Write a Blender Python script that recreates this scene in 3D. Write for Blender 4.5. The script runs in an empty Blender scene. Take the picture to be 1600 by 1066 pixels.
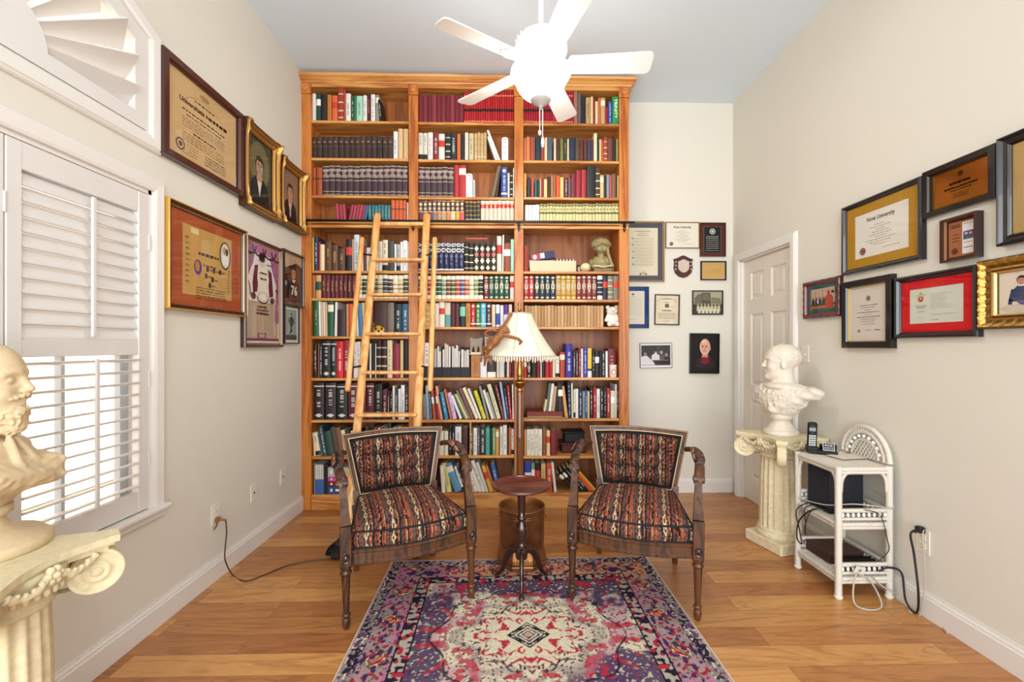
import bpy, math, random
import numpy as np
from mathutils import Matrix, Vector

# ------------------------------------------------------------------ camera, world, light, exposure
SC = bpy.context.scene
COL = SC.collection
H = 1.31                      # eye height
F = 690.0                     # focal length in pixels of the 1600-wide frame
YAW = math.radians(1.33)      # turned a little clockwise
PX, PY = 808.0, 541.0         # principal point
XL, XR, YB, ZC = -1.635, 2.03, 3.92, 3.49   # side walls, back wall, ceiling
YN = -1.3                     # the room is left open behind the camera to let fill light in
YF = 3.555                    # bookcase front

cam = bpy.data.cameras.new('camera'); cam_o = bpy.data.objects.new('camera', cam); COL.objects.link(cam_o)
cam.sensor_fit = 'HORIZONTAL'; cam.sensor_width = 36.0; cam.lens = F / 1600 * 36.0
cam.shift_x = -(PX - 800) / 1600; cam.shift_y = (PY - 533) / 1600
cam.clip_start = 0.02
cam_o.location = (0, 0, H); cam_o.rotation_euler = (math.pi / 2, 0, -YAW)
SC.camera = cam_o
SC.view_settings.view_transform = 'Standard'; SC.view_settings.look = 'None'
SC.view_settings.gamma = 1.0; SC.view_settings.use_curve_mapping = False
SC.view_settings.exposure = 0.50
SC.cycles.max_bounces = 8; SC.cycles.diffuse_bounces = 4; SC.cycles.use_denoising = True

W = bpy.data.worlds.new('World'); SC.world = W; W.use_nodes = True
bg = W.node_tree.nodes['Background']
bg.inputs[0].default_value = (0.93, 0.965, 1.0, 1); bg.inputs[1].default_value = 1.35

def lamp(kind, name, loc, rot, energy, color, **kw):
    d = bpy.data.lights.new(name, kind); d.energy = energy; d.color = color
    for k, v in kw.items(): setattr(d, k, v)
    o = bpy.data.objects.new(name, d); COL.objects.link(o); o.location = loc; o.rotation_euler = rot
    return o
# sun on the neighbouring house: comes over this roof from the other side, never into the room
lamp('SUN', 'sun', (4, 2, 9), (0, math.radians(33), math.radians(12)), 6.0, (1.0, 0.95, 0.86), angle=0.02)
# added fill light behind the camera, brightens the room without a known source
lamp('AREA', 'fill_light', (0.2, -3.6, 1.7), (math.radians(99), 0, 0), 200, (0.95, 0.975, 1.0), shape='RECTANGLE', size=4.6, size_y=3.2)

# ------------------------------------------------------------------ pixel rays -> world points
CT, ST = math.cos(YAW), math.sin(YAW)
def ray(px, py):
    d = (px - PX) / F
    return (d * CT + ST, -d * ST + CT, (PY - py) / F)
def at_y(px, py, Y):
    r = ray(px, py); t = Y / r[1]; return Vector((r[0] * t, Y, H + r[2] * t))
def at_x(px, py, X):
    r = ray(px, py); t = X / r[0]; return Vector((X, r[1] * t, H + r[2] * t))
def at_z(px, py, Z):
    r = ray(px, py); t = (Z - H) / r[2]; return Vector((r[0] * t, r[1] * t, Z))

# ------------------------------------------------------------------ helpers
def lin(c):
    if isinstance(c, str):
        c = c.lstrip('#'); c = tuple(int(c[i:i + 2], 16) / 255 for i in (0, 2, 4))
    return tuple(x / 12.92 if x <= 0.04045 else ((x + 0.055) / 1.055) ** 2.4 for x in c[:3])

class MB:
    """collects geometry for ONE mesh; every face keeps a colour, a material slot and a smooth flag"""
    def __init__(s): s.v = []; s.f = []; s.c = []; s.m = []; s.s = []
    def add(s, vs, fs, col='#ffffff', M=None, mi=0, smooth=False):
        n = len(s.v)
        if M is not None: vs = [M @ Vector(p) for p in vs]
        s.v.extend(tuple(p) for p in vs)
        c = lin(col) if isinstance(col, str) else col
        for i, f in enumerate(fs):
            s.f.append(tuple(n + k for k in f)); s.c.append(c if not isinstance(c, list) else c[i]); s.m.append(mi); s.s.append(smooth)
        return s
    def box(s, a, b, col='#ffffff', M=None, mi=0, ch=0.0):
        x0, y0, z0 = a; x1, y1, z1 = b
        if x0 > x1: x0, x1 = x1, x0
        if y0 > y1: y0, y1 = y1, y0
        if z0 > z1: z0, z1 = z1, z0
        if ch <= 0:
            vs = [(x0,y0,z0),(x1,y0,z0),(x1,y1,z0),(x0,y1,z0),(x0,y0,z1),(x1,y0,z1),(x1,y1,z1),(x0,y1,z1)]
            fs = [(0,3,2,1),(4,5,6,7),(0,1,5,4),(1,2,6,5),(2,3,7,6),(3,0,4,7)]
            return s.add(vs, fs, col, M, mi)
        c = min(ch, (x1-x0)*.45, (y1-y0)*.45, (z1-z0)*.45)
        vs = []; idx = {}
        for ix, X in enumerate((x0, x1)):
            for iy, Y in enumerate((y0, y1)):
                for iz, Z in enumerate((z0, z1)):
                    sx, sy, sz = (1 - 2*ix)*c, (1 - 2*iy)*c, (1 - 2*iz)*c
                    for k, p in enumerate(((X, Y+sy, Z+sz), (X+sx, Y, Z+sz), (X+sx, Y+sy, Z))):
                        idx[ix, iy, iz, k] = len(vs); vs.append(p)
        g = lambda a, b, c_, k: idx[a, b, c_, k]
        fs = []
        for a_ in (0, 1):
            fs.append([g(a_,0,0,0), g(a_,1,0,0), g(a_,1,1,0), g(a_,0,1,0)][::(1 if a_ else -1)])
            fs.append([g(0,a_,0,1), g(1,a_,0,1), g(1,a_,1,1), g(0,a_,1,1)][::(-1 if a_ else 1)])
            fs.append([g(0,0,a_,2), g(1,0,a_,2), g(1,1,a_,2), g(0,1,a_,2)][::(1 if a_ else -1)])
        for a_ in (0, 1):
            for b_ in (0, 1):
                fs.append((g(a_,b_,0,0), g(a_,b_,1,0), g(a_,b_,1,1), g(a_,b_,0,1)))
                fs.append((g(a_,0,b_,0), g(a_,1,b_,0), g(a_,1,b_,2), g(a_,0,b_,2)))
                fs.append((g(0,a_,b_,1), g(1,a_,b_,1), g(1,a_,b_,2), g(0,a_,b_,2)))
                for c_ in (0, 1):
                    fs.append((g(a_,b_,c_,0), g(a_,b_,c_,1), g(a_,b_,c_,2)))
        return s.add(vs, fs, col, M, mi)
    def lathe(s, prof, n=24, col='#ffffff', M=None, mi=0, smooth=True, caps=True, arc=None, rf=None):
        """prof: [(r, z)], rf(angle, r, z) -> r"""
        vs = []; fs = []
        full = arc is None
        cnt = n if full else n + 1
        for (r, z) in prof:
            for k in range(cnt):
                a = (2*math.pi*k/n) if full else arc[0] + (arc[1]-arc[0])*k/n
                rr = rf(a, r, z) if rf else r
                vs.append((rr*math.cos(a), rr*math.sin(a), z))
        for i in range(len(prof)-1):
            for k in range(n if full else n):
                k2 = (k+1) % cnt if full else k+1
                fs.append((i*cnt+k, i*cnt+k2, (i+1)*cnt+k2, (i+1)*cnt+k))
        s.add(vs, fs, col, M, mi, smooth)
        if caps and full:
            if prof[0][0] > 1e-5: s.add(vs[:cnt], [tuple(range(cnt))[::-1]], col, M, mi)
            if prof[-1][0] > 1e-5: s.add(vs[-cnt:], [tuple(range(cnt))], col, M, mi)
        return s
    def tube(s, pts, r, n=8, col='#ffffff', M=None, mi=0, caps=True, closed=False, smooth=True, squash=None, up=None, rect=False):
        """round (or squashed / rectangular) sweep along pts; r a number or a list (rx, ry if squash is a list of second radii)"""
        P = [Vector(p) for p in pts]; N = len(P)
        R = r if isinstance(r, (list, tuple)) else [r]*N
        Q = squash if isinstance(squash, (list, tuple)) else [ (squash if squash else 1.0)*x for x in R]
        T = []
        for i in range(N):
            if closed: t = P[(i+1) % N] - P[i-1]
            else: t = P[min(i+1, N-1)] - P[max(i-1, 0)]
            T.append(t.normalized() if t.length > 1e-9 else Vector((0, 0, 1)))
        if up is not None: u = Vector(up)
        else: u = Vector((0, 0, 1)) if abs(T[0].z) < .9 else Vector((1, 0, 0))
        vs = []; fs = []
        for i in range(N):
            if up is not None: u = Vector(up)
            x = T[i].cross(u)
            if x.length < 1e-6: x = T[i].orthogonal()
            x.normalize(); y = x.cross(T[i]).normalized()
            if up is None: u = y
            if rect:
                for cx, cy in ((1,-1),(1,1),(-1,1),(-1,-1)): vs.append(P[i] + x*R[i]*cx + y*Q[i]*cy)
            else:
                for k in range(n):
                    a = 2*math.pi*k/n; vs.append(P[i] + x*R[i]*math.cos(a) + y*Q[i]*math.sin(a))
        m = 4 if rect else n
        for i in range(N if closed else N-1):
            j = (i+1) % N
            for k in range(m): fs.append((i*m+k, i*m+(k+1) % m, j*m+(k+1) % m, j*m+k))
        s.add(vs, fs, col, M, mi, smooth and not rect)
        if caps and not closed:
            s.add(vs[:m], [tuple(range(m))[::-1]], col, M, mi); s.add(vs[-m:], [tuple(range(m))], col, M, mi)
        return s
    def prism(s, poly, z0, z1, col='#ffffff', M=None, mi=0, smooth=False):
        n = len(poly)
        vs = [(x, y, z0) for x, y in poly] + [(x, y, z1) for x, y in poly]
        fs = [tuple(range(n))[::-1], tuple(range(n, 2*n))]
        s.add(vs, fs, col, M, mi)
        return s.add(vs, [(i, (i+1) % n, n+(i+1) % n, n+i) for i in range(n)], col, M, mi, smooth)
    def flat(s, poly, z, col='#ffffff', M=None, mi=0):
        return s.add([(x, y, z) for x, y in poly], [tuple(range(len(poly)))], col, M, mi)
    def rect(s, x0, y0, x1, y1, z, col, M=None, mi=0):
        return s.flat([(x0,y0),(x1,y0),(x1,y1),(x0,y1)], z, col, M, mi)
    def ell(s, cx, cy, rx, ry, z, col, n=20, M=None, mi=0, a0=0.0):
        ca, sa = math.cos(a0), math.sin(a0)
        return s.flat([(cx + rx*math.cos(t)*ca - ry*math.sin(t)*sa, cy + rx*math.cos(t)*sa + ry*math.sin(t)*ca) for t in [2*math.pi*k/n for k in range(n)]], z, col, M, mi)
    def sphere(s, c, r, col='#ffffff', M=None, mi=0, n=14, m=9, sc=(1,1,1)):
        vs = []; fs = []
        for i in range(m+1):
            th = math.pi*i/m
            for k in range(n):
                a = 2*math.pi*k/n
                vs.append((c[0]+r*sc[0]*math.sin(th)*math.cos(a), c[1]+r*sc[1]*math.sin(th)*math.sin(a), c[2]-r*sc[2]*math.cos(th)))
        for i in range(m):
            for k in range(n): fs.append((i*n+k, i*n+(k+1) % n, (i+1)*n+(k+1) % n, (i+1)*n+k))
        return s.add(vs, fs, col, M, mi, True)
    def text(s, txt, x, y, z, size, col, M=None, mi=0, align='CENTER', squeeze=1.0, rot=0.0, thick=0.0):
        cu = bpy.data.curves.new('t', 'FONT'); cu.body = txt; cu.size = size; cu.align_x = align; cu.align_y = 'CENTER'; cu.offset = thick
        cu.resolution_u = 2
        o = bpy.data.objects.new('t', cu); COL.objects.link(o)
        dg = bpy.context.evaluated_depsgraph_get(); me = bpy.data.meshes.new_from_object(o.evaluated_get(dg))
        L = Matrix.Translation((x, y, z)) @ Matrix.Rotation(rot, 4, 'Z') @ Matrix.Diagonal((squeeze, 1, 1, 1))
        if M is not None: L = M @ L
        s.add([tuple(v.co) for v in me.vertices], [tuple(p.vertices) for p in me.polygons], col, L, mi)
        bpy.data.objects.remove(o); bpy.data.curves.remove(cu); bpy.data.meshes.remove(me)
        return s
    def build(s, name, mats, parent=None, loc=None, rot=None, bevel=0.0, mat4=None, sub=0):
        me = bpy.data.meshes.new(name); me.from_pydata(s.v, [], s.f)
        if not isinstance(mats, (list, tuple)): mats = [mats]
        for m in mats: me.materials.append(m)
        me.polygons.foreach_set('material_index', s.m); me.polygons.foreach_set('use_smooth', s.s)
        if s.f:
            ca = me.color_attributes.new('Col', 'FLOAT_COLOR', 'CORNER')
            ln = np.array([len(f) for f in s.f]); cc = np.ones((len(s.c), 4), dtype=np.float32); cc[:, :3] = np.array(s.c, dtype=np.float32)
            ca.data.foreach_set('color', np.repeat(cc, ln, axis=0).ravel())
        me.update()
        return link(name, me, parent, loc, rot, bevel, mat4, sub)

def link(name, me, parent=None, loc=None, rot=None, bevel=0.0, mat4=None, sub=0):
    o = bpy.data.objects.new(name, me); COL.objects.link(o)
    if parent: o.parent = parent
    if loc: o.location = loc
    if rot: o.rotation_euler = rot
    if mat4 is not None: o.matrix_local = mat4
    if bevel:
        b = o.modifiers.new('b', 'BEVEL'); b.width = bevel; b.segments = 2; b.limit_method = 'ANGLE'; b.angle_limit = math.radians(40)
    if sub:
        b = o.modifiers.new('s', 'SUBSURF'); b.levels = sub; b.render_levels = sub
    return o
def tag(o, label=None, cat=None, group=None, kind=None):
    if label: o['label'] = label
    if cat: o['category'] = cat
    if group: o['group'] = group
    if kind: o['kind'] = kind
    return o
def thing(name, label, cat, loc=(0,0,0), rz=0.0, group=None, mat4=None):
    o = bpy.data.objects.new(name, None); COL.objects.link(o); o.empty_display_size = .05
    o.location = loc; o.rotation_euler = (0, 0, rz)
    if mat4 is not None: o.matrix_world = mat4
    return tag(o, label, cat, group)
def struct(o): o['kind'] = 'structure'; return o
def T(x, y, z): return Matrix.Translation((x, y, z))
def R(a, ax): return Matrix.Rotation(a, 4, ax)
def spline(pts, n=6):
    P = [Vector(p) for p in pts]; out = []
    for i in range(len(P)-1):
        p0, p1, p2, p3 = P[max(i-1, 0)], P[i], P[i+1], P[min(i+2, len(P)-1)]
        for k in range(n):
            t = k/n; out.append(0.5*((2*p1) + (p2-p0)*t + (2*p0-5*p1+4*p2-p3)*t*t + (3*p1-p0-3*p2+p3)*t**3))
    out.append(P[-1]); return out

# value noise in numpy (for woven patterns and sculpted stone)
_rs = np.random.RandomState(7); _TAB = _rs.rand(256, 256).astype(np.float32); _T3 = _rs.rand(32, 32, 32).astype(np.float32)
def vnoise(x, y):
    xi = np.floor(x).astype(int); yi = np.floor(y).astype(int); fx = x-xi; fy = y-yi
    fx = fx*fx*(3-2*fx); fy = fy*fy*(3-2*fy)
    a = _TAB[xi % 256, yi % 256]; b = _TAB[(xi+1) % 256, yi % 256]; c = _TAB[xi % 256, (yi+1) % 256]; d = _TAB[(xi+1) % 256, (yi+1) % 256]
    return (a*(1-fx)+b*fx)*(1-fy) + (c*(1-fx)+d*fx)*fy
def noise3(x, y, z):
    xi = np.floor(x).astype(int); yi = np.floor(y).astype(int); zi = np.floor(z).astype(int)
    fx, fy, fz = x-xi, y-yi, z-zi; fx = fx*fx*(3-2*fx); fy = fy*fy*(3-2*fy); fz = fz*fz*(3-2*fz); r = 0
    for i in (0, 1):
        for j in (0, 1):
            for k in (0, 1):
                r = r + _T3[(xi+i) % 32, (yi+j) % 32, (zi+k) % 32]*(fx if i else 1-fx)*(fy if j else 1-fy)*(fz if k else 1-fz)
    return r
def grid_mesh(name, P, C, mats, parent=None, **kw):
    """P: (n, m, 3) points, C: (n, m, 3) linear colours at the points"""
    n, m = P.shape[:2]
    me = bpy.data.meshes.new(name)
    i = np.arange(n*m).reshape(n, m)
    fs = np.stack([i[:-1, :-1], i[1:, :-1], i[1:, 1:], i[:-1, 1:]], -1).reshape(-1, 4)
    me.from_pydata(P.reshape(-1, 3).tolist(), [], fs.tolist())
    ca = me.color_attributes.new('Col', 'FLOAT_COLOR', 'POINT')
    cc = np.ones((n*m, 4), np.float32); cc[:, :3] = C.reshape(-1, 3); ca.data.foreach_set('color', cc.ravel())
    me.polygons.foreach_set('use_smooth', [True]*len(me.polygons))
    for q in (mats if isinstance(mats, (list, tuple)) else [mats]): me.materials.append(q)
    me.update(); return link(name, me, parent, **kw)

def sdf_mesh(f, lo, hi, step):
    """surface nets over a signed distance field"""
    ax = [np.arange(l, h+step, step, dtype=np.float32) for l, h in zip(lo, hi)]
    X, Y, Z = np.meshgrid(*ax, indexing='ij'); V = f(X, Y, Z)
    ins = V < 0; nx, ny, nz = V.shape
    S = np.zeros((nx-1, ny-1, nz-1, 3), np.float32); C = np.zeros((nx-1, ny-1, nz-1), np.float32)
    def sl(dx, dy, dz): return (slice(dx, nx-1+dx), slice(dy, ny-1+dy), slice(dz, nz-1+dz))
    cr = [(a, b, c) for a in (0, 1) for b in (0, 1) for c in (0, 1)]
    for a in cr:
        for b in cr:
            if sum(abs(p-q) for p, q in zip(a, b)) != 1 or a > b: continue
            va, vb = V[sl(*a)], V[sl(*b)]; x = (va < 0) != (vb < 0)
            t = np.where(x, va/np.where(x, va-vb, 1), 0)
            for k in range(3): S[..., k] += np.where(x, a[k] + (b[k]-a[k])*t, 0)
            C += x
    act = C > 0; idx = -np.ones(act.shape, int); idx[act] = np.arange(act.sum())
    base = np.stack(np.nonzero(act), -1).astype(np.float32)
    P = (base + S[act]/C[act][:, None])*step + np.array(lo, np.float32)
    F_ = []
    for k in range(3):
        s0 = [slice(1, -1)]*3; s0[k] = slice(0, -1); s1 = list(s0); s1[k] = slice(1, None)
        a, b = ins[tuple(s0)], ins[tuple(s1)]; e = a != b
        ii = np.stack(np.nonzero(e), -1)
        off = np.array([1, 1, 1]); off[k] = 0; ii = ii + off
        u, v = [(1, 2), (2, 0), (0, 1)][k]
        du = np.zeros(3, int); du[u] = 1; dv = np.zeros(3, int); dv[v] = 1
        q = [idx[tuple((ii - o).T)] for o in (du+dv, dv, 0*du, du)]
        q = np.stack(q, -1); fl = ~a[e]
        q[fl] = q[fl][:, ::-1]; F_.append(q)
    return P, np.concatenate(F_)
def sdf_obj(name, f, lo, hi, step, mat, parent=None, smooth=1, **kw):
    P, Fq = sdf_mesh(f, lo, hi, step)
    me = bpy.data.meshes.new(name); me.from_pydata(P.tolist(), [], Fq.tolist()); me.materials.append(mat)
    me.polygons.foreach_set('use_smooth', [True]*len(me.polygons)); me.update()
    o = link(name, me, parent, **kw)
    if smooth:
        s = o.modifiers.new('s', 'SMOOTH'); s.factor = .5; s.iterations = smooth
    return o
def sm(a, b, k):   # smooth union
    h = np.clip(.5+.5*(b-a)/k, 0, 1); return b*(1-h)+a*h - k*h*(1-h)
def ssub(a, b, k): # a minus b
    h = np.clip(.5-.5*(a+b)/k, 0, 1); return a*(1-h) + (-b)*h + k*h*(1-h)
def ell3(X, Y, Z, c, r):
    x, y, z = (X-c[0])/r[0], (Y-c[1])/r[1], (Z-c[2])/r[2]; k = np.sqrt(x*x+y*y+z*z)
    return (k-1)*min(r)*np.clip(k, .5, 1.5)**0.3
def cap3(X, Y, Z, a, b, ra, rb):
    a = np.array(a); b = np.array(b); d = b-a; L = float((d*d).sum())
    h = np.clip(((X-a[0])*d[0]+(Y-a[1])*d[1]+(Z-a[2])*d[2])/L, 0, 1)
    return np.sqrt((X-a[0]-h*d[0])**2+(Y-a[1]-h*d[1])**2+(Z-a[2]-h*d[2])**2) - (ra+(rb-ra)*h)

# ------------------------------------------------------------------ materials (all procedural)
def new_mat(name):
    m = bpy.data.materials.new(name); m.use_nodes = True
    nt = m.node_tree; return m, nt, nt.nodes['Principled BSDF']
def mat(name, col, rough=.5, metal=0.0, spec=.5, emis=None, es=0.0, bump=0.0, bscale=60, coat=0.0, var=0.0):
    m, nt, b = new_mat(name)
    b.inputs['Base Color'].default_value = (*lin(col), 1); b.inputs['Roughness'].default_value = rough
    b.inputs['Metallic'].default_value = metal; b.inputs['Specular IOR Level'].default_value = spec
    b.inputs['Coat Weight'].default_value = coat
    if emis: b.inputs['Emission Color'].default_value = (*lin(emis), 1); b.inputs['Emission Strength'].default_value = es
    if bump or var:
        tc = nt.nodes.new('ShaderNodeTexCoord'); no = nt.nodes.new('ShaderNodeTexNoise')
        no.inputs['Scale'].default_value = bscale; no.inputs['Detail'].default_value = 4
        nt.links.new(tc.outputs['Object'], no.inputs['Vector'])
        if bump:
            bp = nt.nodes.new('ShaderNodeBump'); bp.inputs['Strength'].default_value = bump; bp.inputs['Distance'].default_value = .004
            nt.links.new(no.outputs['Fac'], bp.inputs['Height']); nt.links.new(bp.outputs[0], b.inputs['Normal'])
        if var:
            r = nt.nodes.new('ShaderNodeValToRGB'); c = np.array(lin(col))
            r.color_ramp.elements[0].position = .3; r.color_ramp.elements[1].position = .7
            r.color_ramp.elements[0].color = (*(c*(1-var)), 1); r.color_ramp.elements[1].color = (*np.minimum(c*(1+var), 1), 1)
            nt.links.new(no.outputs['Fac'], r.inputs[0]); nt.links.new(r.outputs[0], b.inputs['Base Color'])
    return m
def attr_mat(name, rough=.6, spec=.4, bump=0.0, bscale=300, metal=0.0, coat=0.0):
    m, nt, b = new_mat(name)
    a = nt.nodes.new('ShaderNodeAttribute'); a.attribute_name = 'Col'
    nt.links.new(a.outputs['Color'], b.inputs['Base Color'])
    b.inputs['Roughness'].default_value = rough; b.inputs['Specular IOR Level'].default_value = spec
    b.inputs['Metallic'].default_value = metal; b.inputs['Coat Weight'].default_value = coat
    if bump:
        tc = nt.nodes.new('ShaderNodeTexCoord'); no = nt.nodes.new('ShaderNodeTexNoise'); no.inputs['Scale'].default_value = bscale
        nt.links.new(tc.outputs['Object'], no.inputs['Vector'])
        bp = nt.nodes.new('ShaderNodeBump'); bp.inputs['Strength'].default_value = bump; bp.inputs['Distance'].default_value = .002
        nt.links.new(no.outputs['Fac'], bp.inputs['Height']); nt.links.new(bp.outputs[0], b.inputs['Normal'])
    return m
def wood(name, c1, c2, axis='z', rough=.4, scale=9.0, stretch=.09, coat=.15, bump=.15, dark=None):
    """grain runs along the given axis"""
    m, nt, b = new_mat(name); N = nt.nodes.new; L = nt.links.new
    tc = N('ShaderNodeTexCoord'); mp = N('ShaderNodeMapping')
    s = [1, 1, 1]; s['xyz'.index(axis)] = stretch; mp.inputs['Scale'].default_value = s
    L(tc.outputs['Object'], mp.inputs['Vector'])
    n1 = N('ShaderNodeTexNoise'); n1.inputs['Scale'].default_value = scale; n1.inputs['Detail'].default_value = 6; n1.inputs['Distortion'].default_value = 1.2
    n2 = N('ShaderNodeTexNoise'); n2.inputs['Scale'].default_value = scale*14; n2.inputs['Detail'].default_value = 3
    L(mp.outputs[0], n1.inputs['Vector']); L(mp.outputs[0], n2.inputs['Vector'])
    w = N('ShaderNodeMath'); w.operation = 'MULTIPLY_ADD'; w.inputs[1].default_value = 9.0
    L(n1.outputs['Fac'], w.inputs[0]); L(n2.outputs['Fac'], w.inputs[2])
    fr = N('ShaderNodeMath'); fr.operation = 'PINGPONG'; fr.inputs[1].default_value = 1.0; L(w.outputs[0], fr.inputs[0])
    r = N('ShaderNodeValToRGB'); r.color_ramp.elements[0].position = .05; r.color_ramp.elements[1].position = .8
    r.color_ramp.elements[0].color = (*lin(c1), 1); r.color_ramp.elements[1].color = (*lin(c2), 1)
    L(fr.outputs[0], r.inputs[0]); L(r.outputs[0], b.inputs['Base Color'])
    b.inputs['Roughness'].default_value = rough; b.inputs['Coat Weight'].default_value = coat; b.inputs['Coat Roughness'].default_value = .25
    bp = N('ShaderNodeBump'); bp.inputs['Strength'].default_value = bump; bp.inputs['Distance'].default_value = .002
    L(fr.outputs[0], bp.inputs['Height']); L(bp.outputs[0], b.inputs['Normal'])
    return m
def floor_mat():
    m, nt, b = new_mat('oak_planks'); N = nt.nodes.new; L = nt.links.new
    tc = N('ShaderNodeTexCoord'); br = N('ShaderNodeTexBrick')
    br.inputs['Scale'].default_value = 1.0; br.inputs['Brick Width'].default_value = 1.15; br.inputs['Row Height'].default_value = .127
    br.inputs['Mortar Size'].default_value = .0009; br.inputs['Mortar Smooth'].default_value = .2; br.offset = .37; br.offset_frequency = 2
    br.inputs['Color1'].default_value = (.0, .0, .0, 1); br.inputs['Color2'].default_value = (1, 1, 1, 1); br.inputs['Mortar'].default_value = (.5, .5, .5, 1)
    L(tc.outputs['Object'], br.inputs['Vector'])
    r = N('ShaderNodeValToRGB'); e = r.color_ramp.elements
    e[0].color = (*lin('#a5693a'), 1); e[1].color = (*lin('#cf9758'), 1); x = e.new(.5); x.color = (*lin('#b97e47'), 1)
    L(br.outputs['Color'], r.inputs[0])
    # grain: each plank gets its own offset
    mp = N('ShaderNodeMapping'); mp.inputs['Scale'].default_value = (.13, 1, 1); L(tc.outputs['Object'], mp.inputs['Vector'])
    ad = N('ShaderNodeVectorMath'); ad.operation = 'MULTIPLY_ADD'; ad.inputs[1].default_value = (9, 9, 9)
    L(br.outputs['Color'], ad.inputs[0]); L(mp.outputs[0], ad.inputs[2])
    n1 = N('ShaderNodeTexNoise'); n1.inputs['Scale'].default_value = 7; n1.inputs['Detail'].default_value = 5; n1.inputs['Distortion'].default_value = 1.6
    L(ad.outputs[0], n1.inputs['Vector'])
    w = N('ShaderNodeMath'); w.operation = 'MULTIPLY'; w.inputs[1].default_value = 12; L(n1.outputs['Fac'], w.inputs[0])
    pp = N('ShaderNodeMath'); pp.operation = 'PINGPONG'; pp.inputs[1].default_value = 1; L(w.outputs[0], pp.inputs[0])
    n2 = N('ShaderNodeTexNoise'); n2.inputs['Scale'].default_value = 120; n2.inputs['Detail'].default_value = 2; L(ad.outputs[0], n2.inputs['Vector'])
    r2 = N('ShaderNodeValToRGB'); q = r2.color_ramp.elements; q[0].position = .0; q[1].position = .45
    q[0].color = (.60, .50, .42, 1); q[1].color = (1, 1, 1, 1); L(pp.outputs[0], r2.inputs[0])
    mx = N('ShaderNodeMix'); mx.data_type = 'RGBA'; mx.blend_type = 'MULTIPLY'; mx.inputs[0].default_value = .6
    L(r.outputs[0], mx.inputs[6]); L(r2.outputs[0], mx.inputs[7])
    m3 = N('ShaderNodeMix'); m3.data_type = 'RGBA'; m3.blend_type = 'SOFT_LIGHT'; m3.inputs[0].default_value = .35
    L(mx.outputs[2], m3.inputs[6]); L(n2.outputs['Fac'], m3.inputs[7])
    m4 = N('ShaderNodeMix'); m4.data_type = 'RGBA'; L(br.outputs['Fac'], m4.inputs[0]); L(m3.outputs[2], m4.inputs[6]); m4.inputs[7].default_value = (*lin('#5a3418'), 1)
    L(m4.outputs[2], b.inputs['Base Color'])
    b.inputs['Roughness'].default_value = .36; b.inputs['Coat Weight'].default_value = .12; b.inputs['Coat Roughness'].default_value = .2
    bp = N('ShaderNodeBump'); bp.inputs['Strength'].default_value = .2; bp.inputs['Distance'].default_value = .001; bp.invert = True
    L(br.outputs['Fac'], bp.inputs['Height']); L(bp.outputs[0], b.inputs['Normal'])
    return m
def glass_mat():
    m = bpy.data.materials.new('clear_glass'); m.use_nodes = True; nt = m.node_tree; nt.nodes.clear(); N = nt.nodes.new
    o = N('ShaderNodeOutputMaterial'); t = N('ShaderNodeBsdfTransparent'); g = N('ShaderNodeBsdfGlossy'); g.inputs['Roughness'].default_value = .03
    lw = N('ShaderNodeLayerWeight'); lw.inputs['Blend'].default_value = .5; mx = N('ShaderNodeMixShader')
    p = N('ShaderNodeMath'); p.operation = 'POWER'; p.inputs[1].default_value = 4; q = N('ShaderNodeMath'); q.operation = 'MULTIPLY_ADD'; q.inputs[1].default_value = .35; q.inputs[2].default_value = .022
    nt.links.new(lw.outputs['Facing'], p.inputs[0]); nt.links.new(p.outputs[0], q.inputs[0]); nt.links.new(q.outputs[0], mx.inputs[0])
    nt.links.new(t.outputs[0], mx.inputs[1]); nt.links.new(g.outputs[0], mx.inputs[2]); nt.links.new(mx.outputs[0], o.inputs[0])
    return m
M_OAKV = wood('oak_upright', '#9e5119', '#c67a30', 'z', scale=7)
M_OAKH = wood('oak_shelf', '#aa6427', '#d39850', 'x', scale=7)
M_OAKB = wood('oak_back', '#7f4214', '#a66124', 'z', scale=4, rough=.5)
M_OAKL = wood('oak_ladder', '#cf8d48', '#e6b472', 'z', scale=8, rough=.35)
M_WALNUT = wood('walnut', '#2e190c', '#593316', 'z', scale=12, rough=.42, coat=.08)
M_MAHOG = wood('mahogany', '#4a1710', '#6e2a1c', 'x', scale=8, rough=.22, coat=.8)
M_MAHOD = wood('dark_mahogany', '#1d0c08', '#341710', 'z', scale=8, rough=.2, coat=.8)
M_WALL = mat('wall_paint', '#dedace', .85, bump=.08, bscale=140, spec=.2)
M_CEIL = mat('ceiling_paint', '#dfecf6', .9, bump=.2, bscale=90, spec=.2)
M_TRIM = mat('white_trim', '#e6e2dc', .38)
M_DOOR = mat('door_paint', '#e3dcd0', .42)
M_SHUT = mat('shutter_paint', '#dfdcd8', .35)
M_FLOOR = floor_mat()
M_ATTR = attr_mat('painted', .55)
M_BOOK = attr_mat('book_cloth', .5, .4, .1, 500)
M_PRINT = attr_mat('print', .6, .3)
M_FABRIC = attr_mat('woven_fabric', .9, .15, .6, 700)
M_RUG = attr_mat('rug_pile', .95, .1, .7, 500)
M_BLACKM = mat('black_metal', '#14120f', .35, .6)
M_GLASS = glass_mat()
M_PLASTER = mat('aged_plaster', '#ddd0aa', .6, bump=.25, bscale=45, var=.10)
M_STONE = mat('cream_plaster', '#d2bb95', .55, bump=.12, bscale=60, var=.05)
M_WHITE = mat('white_paint', '#f4f4f3', .35)
M_PLAST = mat('ivory_plastic', '#e8e2d2', .3)
M_BLACK = mat('black_plastic', '#141518', .35)
M_BRASS = mat('antique_brass', '#b98f4a', .3, 1.0, bump=.1, bscale=30, var=.2)
M_COPPER = mat('aged_copper', '#93643c', .42, .8, bump=.15, bscale=12, var=.35)
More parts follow.
